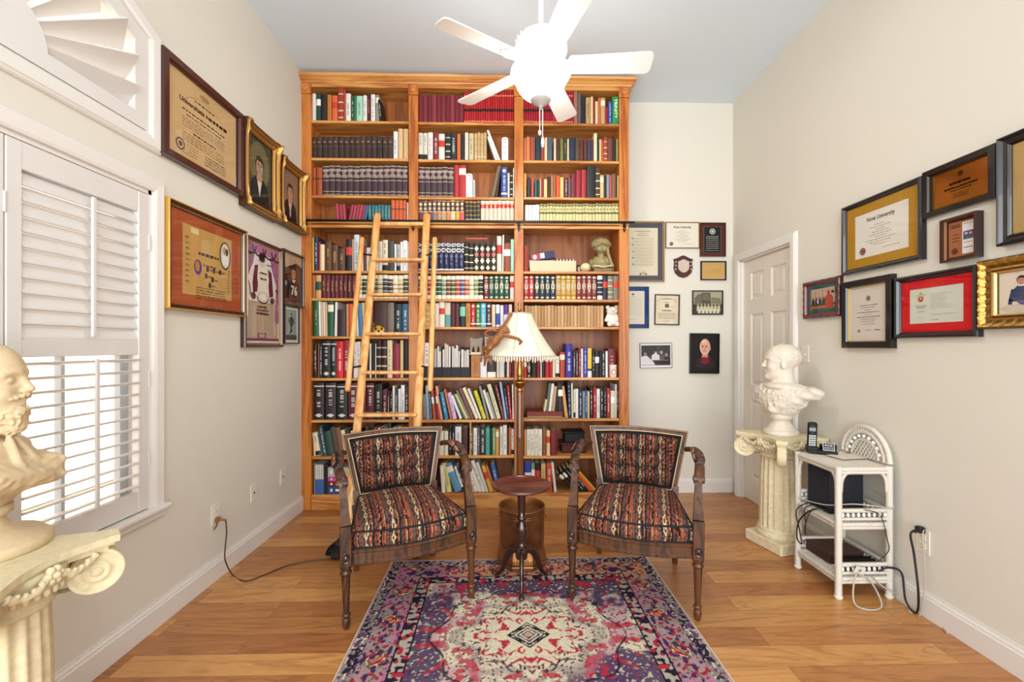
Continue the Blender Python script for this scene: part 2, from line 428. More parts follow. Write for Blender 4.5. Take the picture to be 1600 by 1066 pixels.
M_GOLD = mat('gilt', '#a97c38', .38, .8, bump=.5, bscale=120, var=.35)
M_WICKER = mat('white_wicker', '#e8e0d2', .55, bump=.9, bscale=260, var=.08)
M_CORDB = mat('black_cord', '#101010', .45); M_CORDG = mat('grey_cord', '#b4aea4', .45); M_CORDBR = mat('brown_cord', '#4a2a14', .4)

# ================================================================== the room
b = MB(); b.box((XL-.12, YN-.05, -.05), (XR+.12, YB+.12, 0)); struct(b.build('floor', M_FLOOR))
b = MB(); b.box((XL-.12, YN-.05, ZC), (XR+.12, YB+.12, ZC+.1)); struct(b.build('ceiling', M_CEIL))
b = MB(); b.box((XL-.12, YB, 0), (XR+.12, YB+.12, ZC)); struct(b.build('wall_back', M_WALL))
DY0, DY1, DZ = 3.10, 3.80, 2.05          # door opening in the wall on the right
b = MB()
b.box((XR, YN, 0), (XR+.12, DY0, ZC)); b.box((XR, DY1, 0), (XR+.12, YB, ZC)); b.box((XR, DY0, DZ), (XR+.12, DY1, ZC))
struct(b.build('wall_right', M_WALL))
# wall on the left: two openings
WY0, WY1, WZ0, WZ1 = .82, 2.065, .57, 2.02
AY0, AY1, AZ0, AZS, AZP = .835, 2.045, 2.27, 2.705, 2.98
AC = (AY0+AY1)/2
b = MB(); MW = Matrix(((0,0,1,XL-.12),(1,0,0,0),(0,1,0,0),(0,0,0,1)))      # (y, z, x)
def wp(poly): b.prism(poly, 0, .12, M=MW)
wp([(YN,0),(YB,0),(YB,WZ0),(YN,WZ0)])
wp([(YN,WZ0),(WY0,WZ0),(WY0,WZ1),(YN,WZ1)]); wp([(WY1,WZ0),(YB,WZ0),(YB,WZ1),(WY1,WZ1)])
wp([(YN,WZ1),(YB,WZ1),(YB,AZ0),(YN,AZ0)])
wp([(YN,AZ0),(AY0,AZ0),(AY0,AZS),(YN,AZS)]); wp([(AY1,AZ0),(YB,AZ0),(YB,AZS),(AY1,AZS)])
wp([(YN,AZS),(AY0,AZS),(AC,AZP),(AC,ZC),(YN,ZC)]); wp([(AY1,AZS),(YB,AZS),(YB,ZC),(AC,ZC),(AC,AZP)])
struct(b.build('wall_left', M_WALL))

def moulding(b, pts, prof, up, closed=False):
    """sweep a moulding profile [(sideways, out)] along pts; 'up' is the direction out of the wall"""
    P = [Vector(p) for p in pts]; N = len(P); up = Vector(up); vs = []
    for i in range(N):
        a = (P[i]-P[i-1]).normalized() if (i > 0 or closed) else None
        c = (P[(i+1) % N]-P[i]).normalized() if (i < N-1 or closed) else None
        if a is None: a = c
        if c is None: c = a
        sa, sc = a.cross(up), c.cross(up); m = (sa+sc); m = m.normalized()/max(.2, math.cos(sa.angle(sc)/2))
        for (s_, o_) in prof: vs.append(P[i] + m*s_ + up*o_)
    k = len(prof); fs = []
    for i in range(N if closed else N-1):
        j = (i+1) % N
        for q in range(k-1): fs.append((i*k+q, i*k+q+1, j*k+q+1, j*k+q))
    b.add(vs, fs)
CASE = [(0,0),(0,.018),(.012,.022),(.05,.024),(.056,.018),(.06,.018),(.066,.010),(.066,0)]
BASEP = [(0,0),(0,.013),(-.095,.016),(-.10,.012),(-.108,.012),(-.118,.006),(-.125,.006),(-.125,0)]
def baseboard(name, pts, up):
    b = MB(); moulding(b, pts, BASEP, up); struct(b.build(name, M_TRIM))
baseboard('baseboard_left', [(XL, YN, 0), (XL, YF, 0)], (1,0,0))
baseboard('baseboard_back', [(1.0, YB, 0), (XR-.015, YB, 0)], (0,-1,0))
baseboard('baseboard_right', [(XR, DY0-.07, 0), (XR, YN, 0)], (-1,0,0))
# door and its casing
b = MB(); moulding(b, [(XR, DY1, 0), (XR, DY1, DZ), (XR, DY0, DZ), (XR, DY0, 0)], [(-a_, o_) for a_, o_ in CASE][::-1], (-1,0,0))
b.box((XR+.002, DY0-.001, 0), (XR+.12, DY0+.012, DZ)); b.box((XR+.002, DY1-.012, 0), (XR+.12, DY1+.001, DZ)); b.box((XR+.002, DY0, DZ-.012), (XR+.12, DY1, DZ+.001))
struct(b.build('trim_1', M_TRIM))
b = MB(); x0, x1 = XR+.03, XR+.065; y0, y1 = DY0+.014, DY1-.014; wd = y1-y0
rows = [(.20, .86), (.98, 1.58), (1.70, 1.93)]; cols = [(.10, wd/2-.05), (wd/2+.05, wd-.10)]
ys = [0, *[c for cc in cols for c in cc], wd]; zs = [.008, *[r for rr in rows for r in rr], DZ-.014]
for i in range(len(ys)-1):
    for j in range(len(zs)-1):
        if i in (1, 3) and j in (1, 3, 5):
            a0, a1, c0, c1 = y0+ys[i], y0+ys[i+1], zs[j], zs[j+1]
            rings = [(0, x0), (.012, x0+.012), (.026, x0+.012), (.045, x0+.003)]
            vs = []
            for q, xx in rings: vs += [(xx, a0+q, c0+q), (xx, a1-q, c0+q), (xx, a1-q, c1-q), (xx, a0+q, c1-q)]
            fs = [(k*4+n, k*4+(n+1) % 4, k*4+4+(n+1) % 4, k*4+4+n) for k in range(3) for n in range(4)] + [(12, 13, 14, 15)]
            b.add(vs, fs)
        else: b.add([(x0, y0+ys[i], zs[j]), (x0, y0+ys[i+1], zs[j]), (x0, y0+ys[i+1], zs[j+1]), (x0, y0+ys[i], zs[j+1])], [(0,1,2,3)])
b.box((x0+.013, y0, .008), (x1, y1, DZ-.014))
dr = struct(b.build('door_1', M_DOOR))
b = MB(); b.lathe([(.028,0),(.028,.006),(.012,.012),(.012,.03),(.026,.04),(.028,.052),(.018,.062),(0,.064)], 20, M=T(x0, y0+.07, .95) @ R(-math.pi/2, 'Y'))
b.build('door_knob', M_BRASS, dr)

# rectangular window with plantation shutters
win = tag(thing('window_1', None, None), kind='structure'); LX = (1, 0, 0)
b = MB(); moulding(b, [(XL, WY0, WZ0), (XL, WY0, WZ1), (XL, WY1, WZ1), (XL, WY1, WZ0)], [(-a_, o_) for a_, o_ in CASE], LX)
b.box((XL-.12, WY0-.001, WZ0), (XL+.004, WY0+.018, WZ1)); b.box((XL-.12, WY1-.018, WZ0), (XL+.004, WY1+.001, WZ1)); b.box((XL-.12, WY0, WZ1-.018), (XL+.004, WY1, WZ1+.001))
b.build('casing', M_TRIM, win)
b = MB(); b.box((XL-.12, WY0-.075, WZ0-.022), (XL+.045, WY1+.075, WZ0), ch=.005); b.box((XL, WY0-.065, WZ0-.06), (XL+.02, WY1+.065, WZ0-.022), ch=.006); b.build('sill', M_TRIM, win)
b = MB()
for (a0, a1, c0, c1) in ((WY0+.018, WY0+.06, WZ0, WZ1), (WY1-.06, WY1-.018, WZ0, WZ1), (WY0+.018, WY1-.018, WZ0, WZ0+.045), (WY0+.018, WY1-.018, WZ1-.06, WZ1-.018), (WY0, WY1, 1.27, 1.31), (AC-.02, AC+.02, WZ0, WZ1), (1.745, 1.76, WZ0, 1.27)):
    b.box((XL-.112, a0, c0), (XL-.085, a1, c1))
b.build('sash', mat('sash_grey', '#b9bfc4', .4), win)
b = MB(); b.box((XL-.101, WY0+.05, WZ0+.04), (XL-.098, WY1-.05, WZ1-.05)); b.build('glass', M_GLASS, win)
def louver_mesh(b, a0, a1, z, tilt, wid=.062, th=.0095):
    pr = [(-.5, 0), (-.42, .35), (-.2, .5), (.2, .5), (.42, .35), (.5, 0), (.42, -.35), (.2, -.5), (-.2, -.5), (-.42, -.35)]
    c, s = math.cos(tilt), math.sin(tilt); vs = []
    for y in (a0, a1):
        for (p, q) in pr: vs.append((XL-.008 + p*wid*c - q*th*s, y, z + p*wid*s + q*th*c))
    n = len(pr); b.add(vs, [tuple(range(n)), tuple(range(n, 2*n))[::-1]]); b.add(vs, [(i, n+i, n+(i+1) % n, (i+1) % n) for i in range(n)], smooth=True)
hin = mat('hinge_white', '#d9d5cf', .4)
for (p0, p1) in ((WY0+.02, 1.468), (1.472, WY1-.02)):
    zb, zt = WZ0+.004, WZ1-.022
    s0, s1 = (p0+.05, p1-.055)
    zr = [(zb, .665), (1.272, 1.333), (1.905, zt)]
    b = MB()
    b.box((XL-.022, p0, zb), (XL+.008, s0, zt), ch=.003); b.box((XL-.022, s1, zb), (XL+.008, p1, zt), ch=.003)
    for (c0, c1) in zr: b.box((XL-.02, s0, c0), (XL+.006, s1, c1), ch=.002)
    pn = b.build('shutter_panel', M_SHUT, win)
    for (c0, c1, n, tl) in ((1.333, 1.905, 11, math.radians(-68)), (.665, 1.272, 12, math.radians(11))):
        for k in range(n):
            b = MB(); louver_mesh(b, s0+.002, s1-.002, c0+(k+.5)*(c1-c0)/n, tl); b.build('louver', M_SHUT, pn)
        b = MB(); ym = (s0+s1)/2+.01; xo = XL + (.018 if tl < -.5 else .032)
        b.box((xo-.004, ym-.008, c0+.012), (xo+.006, ym+.008, c1-.012), ch=.002)
        for k in range(n): b.tube([(xo-.006, ym, c0+(k+.35)*(c1-c0)/n), (xo-.014, ym, c0+(k+.35)*(c1-c0)/n)], .0012, 5)
        b.build('tilt_rod', M_SHUT, pn)
    for zz in (.80, 1.16, 1.78):
        b = MB(); b.box((XL+.006, p1-.003, zz-.035), (XL+.012, p1+.004, zz+.035), ch=.002); b.build('hinge', hin, pn)

# arched window with a sunburst shutter
win2 = tag(thing('window_2', None, None), kind='structure')
HEX = [(AY0, AZ0), (AY0, AZS), (AC, AZP), (AY1, AZS), (AY1, AZ0)]
def hex_in(d):
    sl = math.atan2(AZP-AZS, AC-AY0); k = d*math.tan((math.pi/2-sl)/2)
    return [(AY0+d, AZ0+d), (AY0+d, AZS-k*1.0), (AC, AZP-d/math.cos(sl)), (AY1-d, AZS-k), (AY1-d, AZ0+d)]
def ring_prism(b, o, i, x0, x1):
    n = len(o); vs = []
    for (pts, x) in ((o, x1), (i, x1), (i, x0), (o, x0)): vs += [(x, p[0], p[1]) for p in pts]
    fs = []
    for q in range(4):
        r = (q+1) % 4
        for k in range(n): fs.append((q*n+k, q*n+(k+1) % n, r*n+(k+1) % n, r*n+k))
    b.add(vs, fs)
b = MB(); moulding(b, [(XL, p[0], p[1]) for p in HEX], [(-a_, o_) for a_, o_ in CASE], LX, closed=True)
ring_prism(b, HEX, hex_in(.012), XL-.12, XL+.004); b.build('casing', M_TRIM, win2)
b = MB(); ring_prism(b, hex_in(.014), hex_in(.075), XL-.02, XL+.010)
HC = (AC, AZ0+.07); HR = .165
hub = [(HC[0]+HR*math.cos(t), HC[1]+HR*math.sin(t)) for t in [math.pi*k/20 for k in range(21)]]
b.prism(hub, XL-.018, XL+.008, M=Matrix(((0,0,1,0),(1,0,0,0),(0,1,0,0),(0,0,0,1))))
pn = b.build('sunburst_frame', M_SHUT, win2)
def ray_len(t):
    d = (math.cos(t), math.sin(t)); best = 9; I = hex_in(.070)
    for k in range(5):
        a, c = I[k], I[(k+1) % 5]; ex, ey = c[0]-a[0], c[1]-a[1]; den = d[0]*ey - d[1]*ex
        if abs(den) < 1e-9: continue
        u = ((a[0]-HC[0])*ey - (a[1]-HC[1])*ex)/den; w_ = ((a[0]-HC[0])*d[1] - (a[1]-HC[1])*d[0])/den
        if u > 0 and -1e-6 <= w_ <= 1+1e-6: best = min(best, u)
    return best
nb = 14; da = math.pi/nb
for k in range(nb):
    t = da*(k+.5); L_ = ray_len(t); b = MB()
    r0 = HR-.004; w0, w1 = 2*r0*math.tan(da/2)*.52, 2*L_*math.tan(da/2)*.52
    d = Vector((0, math.cos(t), math.sin(t))); s_ = Vector((0, -math.sin(t), math.cos(t))); tl = math.radians(38)
    q = s_*math.cos(tl) + Vector((1,0,0))*math.sin(tl); nn = d.cross(q)*.004
    La, Lb = ray_len(t-da*.45), ray_len(t+da*.45); c0 = Vector((XL-.006, HC[0], HC[1]))
    A = [c0+d*r0-q*w0, c0+d*r0+q*w0, c0+d*min(L_, Lb*math.cos(da*.45))+q*w1, c0+d*min(L_, La*math.cos(da*.45))-q*w1]
    b.add([p+nn for p in A]+[p-nn for p in A], [(0,1,2,3),(7,6,5,4),(0,4,5,1),(1,5,6,2),(2,6,7,3),(3,7,4,0)])
    b.build('louver', M_SHUT, pn)
b = MB(); b.prism([(p[0], p[1]) for p in hex_in(.02)], XL-.101, XL-.098, M=Matrix(((0,0,1,0),(1,0,0,0),(0,1,0,0),(0,0,0,1)))); b.build('glass', M_GLASS, win2)

# the neighbouring house and the ground outside the window
hs = thing('neighbouring_house', 'pale peach stucco house wall seen through the shutter louvers', 'house', (-4.9, 2.0, -.35))
b = MB(); b.box((-.2, -6, 0), (0, 4.2, 3.1)); b.build('wall', mat('peach_stucco', '#f0d7c0', .9, bump=.2, bscale=20), hs)
b = MB(); b.box((-3, -6.4, 3.1), (.12, 4.6, 3.22)); b.add([(.12,-6.4,3.22),(.12,4.6,3.22),(-3,4.6,4.6),(-3,-6.4,4.6)], [(0,1,2,3)]); b.build('roof', mat('roof_tile', '#b9a898', .8), hs)
b = MB(); b.box((-14, -14, -.42), (XL-.125, 16, -.37)); struct(b.build('ground', mat('paving', '#d8d2c6', .9, bump=.2, bscale=8, var=.08)))

# ================================================================== the bookcase
YI = [3.77, 3.895]       # back panel of the upper / lower cabinets (front faces)
XPOST = [(at_y(470.5,460,YF).x, at_y(486,460,YF).x), (at_y(638.3,460,YF).x, at_y(653,460,YF).x), (at_y(803.5,460,YF).x, at_y(818,460,YF).x), (at_y(967.5,460,YF).x, at_y(983,460,YF).x)]
BAYS = [(XPOST[i][1], XPOST[i+1][0]) for i in range(3)]
BAYN = ['window-side', 'middle', 'door-side']
# top surfaces of the shelves in the photograph, bay by bay (front edge)
SHELF = [[188.3,246.8,305.2,346.5,423,466,525.5,591,656.5,713.5,773.5],
         [190.8,249.2,307.5,346.5,423.7,467.3,510.8,590.3,656.3,712.5,771.5],
         [192.2,250.8,308.2,346.5,424,468,510.8,590.3,654.5,713,770.5]]
BX = [560, 730, 893]
SZ = [[at_y(BX[i], y, YF).z for y in SHELF[i]] for i in range(3)]
case = thing('bookcase', 'tall oak built-in bookcase filling the end wall from floor to ceiling', 'bookcase', (0, YF, 0))
BY = -YF
zl = SZ[1][3]            # rail level: upper cabinet starts here
ztop = 3.378; zpost = 3.404
for i, (a0, a1) in enumerate(XPOST):
    b = MB(); ch = .004
    for (c0, c1) in ((0, zl-.03), (zl-.03, zpost-.082)):
        b.box((a0, 0, c0), (a1, .02, c1), ch=ch)
        if c1 > zl:        # flutes on the upper uprights
            w_ = a1-a0
            for k in (.3, .5, .7): b.box((a0+w_*k-.0035, -.003, c0+.06), (a0+w_*k+.0035, .002, c1-.02), ch=.003)
    b.box((a0-.003, -.008, zpost-.082), (a1+.003, .02, zpost), ch=.003)
    po = b.build('upright', M_OAKV, case)
    b = MB(); cx = (a0+a1)/2
    b.lathe([(.030,0),(.031,.006),(.027,.009),(.022,.004),(.016,.004),(.012,.010),(.006,.006),(0,.009)], 24, M=T(cx, -.008, zpost-.034) @ R(math.pi/2, 'X'))
    b.build('rosette', M_OAKV, po)
b = MB()
for i, (a0, a1) in enumerate(XPOST):
    m = (a0+a1)/2
    x0_, x1_ = (a0, a0+.02) if i == 0 else (a1-.02, a1) if i == 3 else (m-.018, m+.018)
    b.box((x0_, .02, 0), (x1_, YI[1]+BY+.01, zl-.02)); b.box((x0_, .02, zl-.02), (x1_, YI[0]+BY+.01, ztop+.02))
    # inner faces flush with the upright's edges
    if i > 0: b.box((a0, .018, .08), (a0+.012, YI[1]+BY, zl-.02)); b.box((a0, .018, zl-.02), (a0+.012, YI[0]+BY, ztop))
    if i < 3: b.box((a1-.012, .018, .08), (a1, YI[1]+BY, zl-.02)); b.box((a1-.012, .018, zl-.02), (a1, YI[0]+BY, ztop))
xa, xb = XPOST[0][0], XPOST[3][1]
b.box((xa, YI[0]+BY+.01, zl-.02), (xa+.02, YB+BY-.004, ztop+.05)); b.box((xb-.02, YI[0]+BY+.01, 0), (xb, YB+BY-.004, ztop+.05))
b.build('side_panel', M_OAKV, case)
b = MB(); b.box((xa+.01, YI[1]+BY, .05), (xb-.01, YI[1]+BY+.012, zl-.01)); b.box((xa+.01, YI[0]+BY, zl-.02), (xb-.01, YI[0]+BY+.012, ztop+.03))
b.build('back_panel', M_OAKB, case)
TH = .021
for i in range(3):
    a0, a1 = BAYS[i]
    for k, z in enumerate(SZ[i]):
        if k == 3: continue
        b = MB(); b.box((a0, .003, z-TH), (a1, YI[0 if k < 3 else 1]+BY, z), ch=.003); b.build('shelf', M_OAKH, case)
b = MB(); b.box((xa+.005, -.004, zl-TH), (xb-.005, YI[1]+BY, zl), ch=.003); b.build('shelf', M_OAKH, case)
b = MB(); b.box((xa+.005, -.006, zl-.055), (xb-.005, .012, zl-.03), ch=.004); b.build('rail_board', M_OAKH, case)
for i in range(3):
    b = MB(); b.box((BAYS[i][0], .004, 0), (BAYS[i][1], .022, SZ[i][-1]-TH-.001), ch=.002); b.build('plinth', M_OAKH, case)
b = MB(); b.box((XPOST[1][1]+(BAYS[1][1]-BAYS[1][0])*.535, .01, SZ[1][9]), (XPOST[1][1]+(BAYS[1][1]-BAYS[1][0])*.55, .22, SZ[1][8]-TH)); b.build('divider', M_OAKH, case)
b = MB(); b.box((xa, .0, ztop), (xb, .022, 3.45)); b.box((xa, .02, ztop), (xb, YB+BY-.004, ztop+.02)); b.box((xa, .02, 3.43), (xb, YB+BY-.004, 3.45)); b.build('header', M_OAKH, case)
b = MB(); CR = [(0,0),(.006,.010),(.012,.012),(.016,.026),(.024,.034),(.034,.052),(.046,.064),(.052,.070),(.056,.085),(.056,.098)]
pr = [(o_, z_) for o_, z_ in CR]
vs = []
for (o_, z_) in pr:
    zz = 3.398+z_*.66; oL = min(o_, .018)
    vs += [(xa-oL*.9, YB+BY-.004, zz), (xa-oL*.9, -o_, zz), (xb+o_, -o_, zz), (xb+o_, YB+BY-.004, zz)]
fs = []
for q in range(len(pr)-1):
    for k in range(3): fs.append((q*4+k, q*4+k+1, q*4+4+k+1, q*4+4+k))
fs.append(tuple((len(pr)-1)*4+k for k in range(4)))
b.add(vs, fs); b.build('crown_moulding', M_OAKH, case)
# black iron rail for the rolling ladder
b = MB(); zr_ = zl+.001; b.box((xa-.02, -.022, zr_-.011), (xb+.04, -.012, zr_+.006), ch=.002)
b.build('ladder_rail', M_BLACKM, case)
for i in range(4):
    m = (XPOST[i][0]+XPOST[i][1])/2; b = MB()
    b.box((m-.012, -.014, zr_-.05), (m+.012, 0, zr_+.004), ch=.002); b.add([(m-.016,-.004,zr_-.05),(m+.016,-.004,zr_-.05),(m,-.004,zr_-.085)], [(0,1,2)]); b.sphere((m, -.012, zr_-.03), .006); b.build('rail_bracket', M_BLACKM, case)

# ================================================================== the books
# one row entry: (x0, x1, top, colour[, style[, lean_px]]) in picture pixels on the bookcase front;
# a set: ('set', x0, x1, count, top, [colours], style[, lean_px])
def bands(*z, c='#cdb27a'): return [('band', a, b_, c) for a, b_ in z]
STY = {
 '': [], 'p': [],
 't': [('txt', .2, .8, '#f0ece0')], 'td': [('txt', .2, .8, '#2a2622')], 'tg': [('txt', .3, .75, '#c8a860')], 'tr': [('txt', .15, .85, '#b02c24')],
 'tb': [('txt', .55, .9, '#1e1e1e'), ('band', .02, .2, '#1b1b1d')],
 'dark': [('band', .88, .895, '#6a4a30'), ('band', .55, .57, '#70503a'), ('spot', .72, .8, '#8a6a50')],
 'enc': [('band', .965, .985, '#c7b59a'), ('band', .86, .88, '#c7b59a'), ('dia', .66, .85, '#a8938a'), ('band', .62, .64, '#c7b59a'), ('band', .5, .515, '#c7b59a'), ('band', .13, .145, '#c7b59a'), ('band', .03, .045, '#c7b59a')],
 'red2': [('band', .37, .45, '#241a18'), ('band', .04, .08, '#d98a60'), ('band', .85, .88, '#d9a080')],
 'plain': [('band', .49, .5, '#5e2024')],
 'bnd': [('band', .1, .13, '#d8c8a0'), ('band', .3, .34, '#d8c8a0'), ('band', .55, .59, '#d8c8a0'), ('band', .8, .83, '#d8c8a0')],
 'orb': [('band', .58, .62, '#33201a')],
 'orn': [('band', .5, .95, '#4a3a30'), ('spot', .76, .9, '#e0cfae'), ('spot', .54, .7, '#c9a98a'), ('band', .47, .5, '#d8c8a0')],
 'drk4': [('band', .95, 1, '#c9925e'), ('band', .76, .79, '#b08a5a'), ('band', .55, .58, '#b08a5a'), ('band', .33, .36, '#b08a5a'), ('band', .12, .15, '#d8c8a0')],
 'law': [('band', .66, .84, '#c5382c'), ('txt', .68, .82, '#f2ddc4'), ('band', .95, 1, '#f4efe2')],
 'grn': [('band', .86, .97, '#77714a'), ('band', .45, .55, '#5c5a3a'), ('spot', .62, .78, '#8d8a5a'), ('txt', .1, .4, '#a59f6c')],
 'nav': [('x', .86, .97, '#e8e4d8'), ('x', .66, .8, '#e8e4d8'), ('spot', .45, .6, '#6a6a8a'), ('txt', .2, .42, '#9a9ab0'), ('band', .04, .09, '#e8e4d8')],
 'pat': [('band', .84, .9, '#1a1a1a'), ('spot', .7, .86, '#e6d9bc'), ('spot', .5, .66, '#cf6a68'), ('spot', .28, .46, '#e6d9bc'), ('band', .24, .27, '#1a1a1a'), ('spot', .06, .2, '#e6d9bc')],
 'cls': [('band', .84, 1, '#e8e2cc'), ('band', 0, .17, '#e8e2cc'), ('band', .70, .73, '#e8e2cc'), ('band', .58, .61, '#2a2a24'), ('band', .5, .53, '#e8e2cc'), ('band', .4, .43, '#2a2a24'), ('band', .3, .33, '#e8e2cc')],
 'cld': [('spot', .28, .82, '#cfc6ac'), ('txt', .3, .8, '#6a5a4a'), ('band', .84, .86, '#141a18'), ('band', .16, .18, '#141a18'), ('spot', .88, .96, '#d8d0b8'), ('spot', .05, .12, '#d8d0b8')],
 'hl': [('band', .0, .5, '#2f5ea8')], 'lab': [('band', .55, .78, '#f0ece2')], 'labr': [('band', .5, .75, '#c8382c')], 'labb': [('band', 0, .3, '#f0ece2')], 'labt': [('band', .7, .9, '#e8e0c8')],
 'glab': [('band', .35, .72, '#1f4a3c')], 'ring': [('band', .1, .16, '#e8e8e8'), ('spot', .82, .93, '#e8e0d0'), ('txt', .2, .72, '#f0ece0')],
 'binder': [('txt', .35, .82, '#efe9dc'), ('band', .9, .93, '#cfc8b8'), ('spot', .07, .16, '#d8d0c0')],
 'wtd': [('band', 0, .3, '#1d1f22'), ('txt', .4, .9, '#3a3a3a')], 'ylw': [('band', .3, 1, '#e0bd46'), ('band', .22, .3, '#3a3a3a')],
 'bwt': [('txt', .1, .9, '#e8e4dc')], 'halfg': [('band', .0, .5, '#5f9a96')], 'dkh': [('band', 0, .45, '#1d2a2c'), ('band', .45, .85, '#79c4a0')],
 'blh': [('band', 0, .66, '#e6e4de'), ('band', .66, 1, '#2b3ea8')], 'pur': [('band', .55, 1, '#5a2f82')], 'bls': [('band', .1, .6, '#3c55a0')],
}
def wave(n, cols): return [cols[i % len(cols)] for i in range(n)]
ROWS = {}
DB = ['#33221d', '#3a2620', '#2c2220', '#35271f', '#402a22']
ROWS[0,0] = [(485,493,146,'#d9d5cc'),(494,500.5,145,'#1f4432','lab'),(501,510,147,'#24201f','td'),(511,517.5,148,'#b8702c'),(518.5,527,149,'#cf6434','labr'),(528,536,137,'#9b3a2a','bnd'),(536.5,539.5,139,'#a84a34'),(540,547.5,146,'#e2ded4','td'),(548.5,553,149,'#23523c','t'),(553.3,556,149,'#3c7a54'),(557,566,150,'#a4d3b6','td'),(567,573,149,'#e4e2dc','td'),(574,578,146,'#552022','tg'),(579,585.5,147,'#e6e2dc','tr'),(586.5,592,148,'#8a8880','labt'),(593,597,156,'#1c1b1c','t',-3)]
ROWS[0,1] = [('set',485.5,614,15,213.5,DB,'dark'),(614.5,621,205,'#dcdcdc','td'),(622,629,201,'#d3b184','tg'),(630,637.5,201,'#cfab7c','tg')]
ROWS[0,2] = [(486,493,262,'#9c4a22','orb'),(494.5,503,262,'#a04c24','orb'),('set',504,637,14,259,['#3c2a30','#412d34'],'enc')]
ROWS[0,3] = [('set',525,541,3,319,['#a03b44','#93323e'],'',-2),('set',543,567,5,320,['#8e2f3c','#a03b44'],'',5),(567,571,321,'#2e5f86','',5),('set',575,610,7,320.5,['#2c6e78','#296470','#357a82'],'tg',0),('set',611,634.5,4,313,['#c25c34','#bd5630'],'orb'),(635.5,638,316,'#d8c8a4')]
ROWS[0,4] = [(487,490,371,'#c9a44a'),(491,496.5,370,'#1c2b4c','t'),(497,499.5,378,'#a8202c'),(500,506.5,382,'#e2cfa8','bnd'),(507.5,517,377,'#5a3a22','tg'),(518,527.5,383,'#5c3c24','tg'),(528.5,538.5,388,'#553620','tg'),(540,549.5,374,'#24191c','labr'),(550,552,374,'#c8a88c'),(553,561,367,'#cdd3dc','td'),(563,567,384,'#e6e0d4'),(568.5,571.5,385,'#7a3c34'),(572.5,582,387,'#e8e2d4','td'),(586,590.5,377,'#dcd6c8'),(591,596.5,377,'#e2ddd0','td'),(597,605.5,375,'#e0d3b8','tb'),(606,615.5,377,'#3f4440'),(616,618.7,381,'#f0eee8'),(619.5,625,382,'#a9adae','tb'),(625.5,629,378,'#efece6'),(629.5,636,376,'#eceae6','td'),(636.2,638.2,378,'#d8d8d8')]
ROWS[0,5] = [(487,492,430,'#a0663c'),(493,501,430,'#d39a5c','glab'),('set',502,556,8,430,['#5a1a20','#64202a','#521820'],'tg'),('set',557.5,638,10,430,['#d6c089','#2f4a38','#e6dcc0','#37583e','#dccf9e','#3a4a58','#5c2c2c','#e6dcc0'],'cls')]
ROWS[0,6] = [(489.5,497.5,470.5,'#1f5a3a','tg'),(498,501,471,'#e8e4da','',-1),(501.5,504.5,472,'#cbb89a','',-1),(505,508,472,'#e2cdb0','',-1),(508.3,511.3,472,'#c9a684','',-1),(512,521,471,'#1f5638','labt'),(522,525.7,472,'#e6e2d8','',1),(527,539.5,483.6,'#3a2326'),(540.5,544,475,'#c08e56'),(544.5,550.5,475,'#d5592c'),(552,556,476,'#e0d8cc','',1),(557,560,478,'#e4dccc','',-2),(560.5,567.5,474,'#4a7cae','',-2),(568,571.5,473,'#d9cf8c','',-3),(572,575,474,'#e8e4da','',-3),(577,583,474,'#6c4436'),(584.5,604,472,'#4a302c','p'),(605,615.5,473,'#75685c'),(616.5,627,475,'#1c3234','t'),(628,638,475,'#2c5f80','t')]
ROWS[0,7] = [(490,495,537.5,'#16171a','t'),(496,498.5,537,'#7a4430'),(499,503,537,'#18191b','bwt'),(503.5,515.5,533,'#17191c','binder'),(516,525.5,533,'#17191c','binder'),(526,535.7,533.5,'#cf1c26','t'),(536.3,546,532,'#9f1a28','t'),(547,551,534,'#8a1a28'),(551.8,557,535,'#dcdad4','td',1),(557.4,563,534,'#e2e0dc','td',0),(563.5,569,541,'#a1842c'),(571,576,536,'#201e1e'),(577,579.7,537,'#e8e4dc'),(580.3,585.3,538,'#1a191b'),(585.8,587.3,537,'#e2e0d8'),(588,595.3,533,'#2e1e24','bnd'),(596,604,533,'#3a1a22','bnd'),(605,612.7,532,'#e2d3ac','td'),(614.5,624,537,'#8c2438'),(625,629.7,532,'#d8bd84'),(630.5,637.8,532,'#15161a')]
ROWS[0,8] = [(489.6,505.6,599,'#2c1c20','binder'),(508.2,524.2,599,'#33232a','binder'),(526,542,600,'#1a1e1e','binder'),(543.6,559.6,599,'#5e1826','binder'),(561,571.5,600,'#551622','binder'),(572.5,584,599,'#571724','binder'),(585,596.5,601,'#16211e','t'),(597.2,604.5,609,'#64202c','t'),(604.9,608.6,611,'#1a1a1c','t'),(609,612.5,612,'#1c1c20','bwt'),(613,616.6,603,'#e2d8c0'),(617,621.5,608,'#2c2c52','t'),(622,625.8,608,'#dfdcd6'),(626.3,632,602,'#e8e8ea','td'),(632.6,638,604,'#3a302e','t')]
ROWS[0,9] = [(489.7,492.5,686,'#dcc8a0','',-1),(493,501,677,'#dfd0b0','tb',-6),(501.5,504.5,680,'#3a5a50','',-6),(505,511,666,'#2a4654','bwt',-8),(511.5,521.5,676,'#2c4640','',-6),(522,529.5,669,'#4a4238','',-7),(530,537.5,669,'#7a5434','',-7),(538,544,673,'#dfd8c4','tb',-6),(544.5,550,672,'#3a3430','t',-5),(551,556,674,'#d8d8c8','tb',-4),(557,562,672,'#2c2a2a'),(570,576,668,'#3a3c44'),(577,582,667,'#1e2a26'),(583,589,668,'#a02c38'),(590,594,669,'#e0d8c8'),(595,606,666,'#7a5a6a'),(607,611,661,'#1c5a34'),(614,620,668,'#c8b890'),(621,627,667,'#ddd4bc'),(628,636,668,'#d8d0c0')]
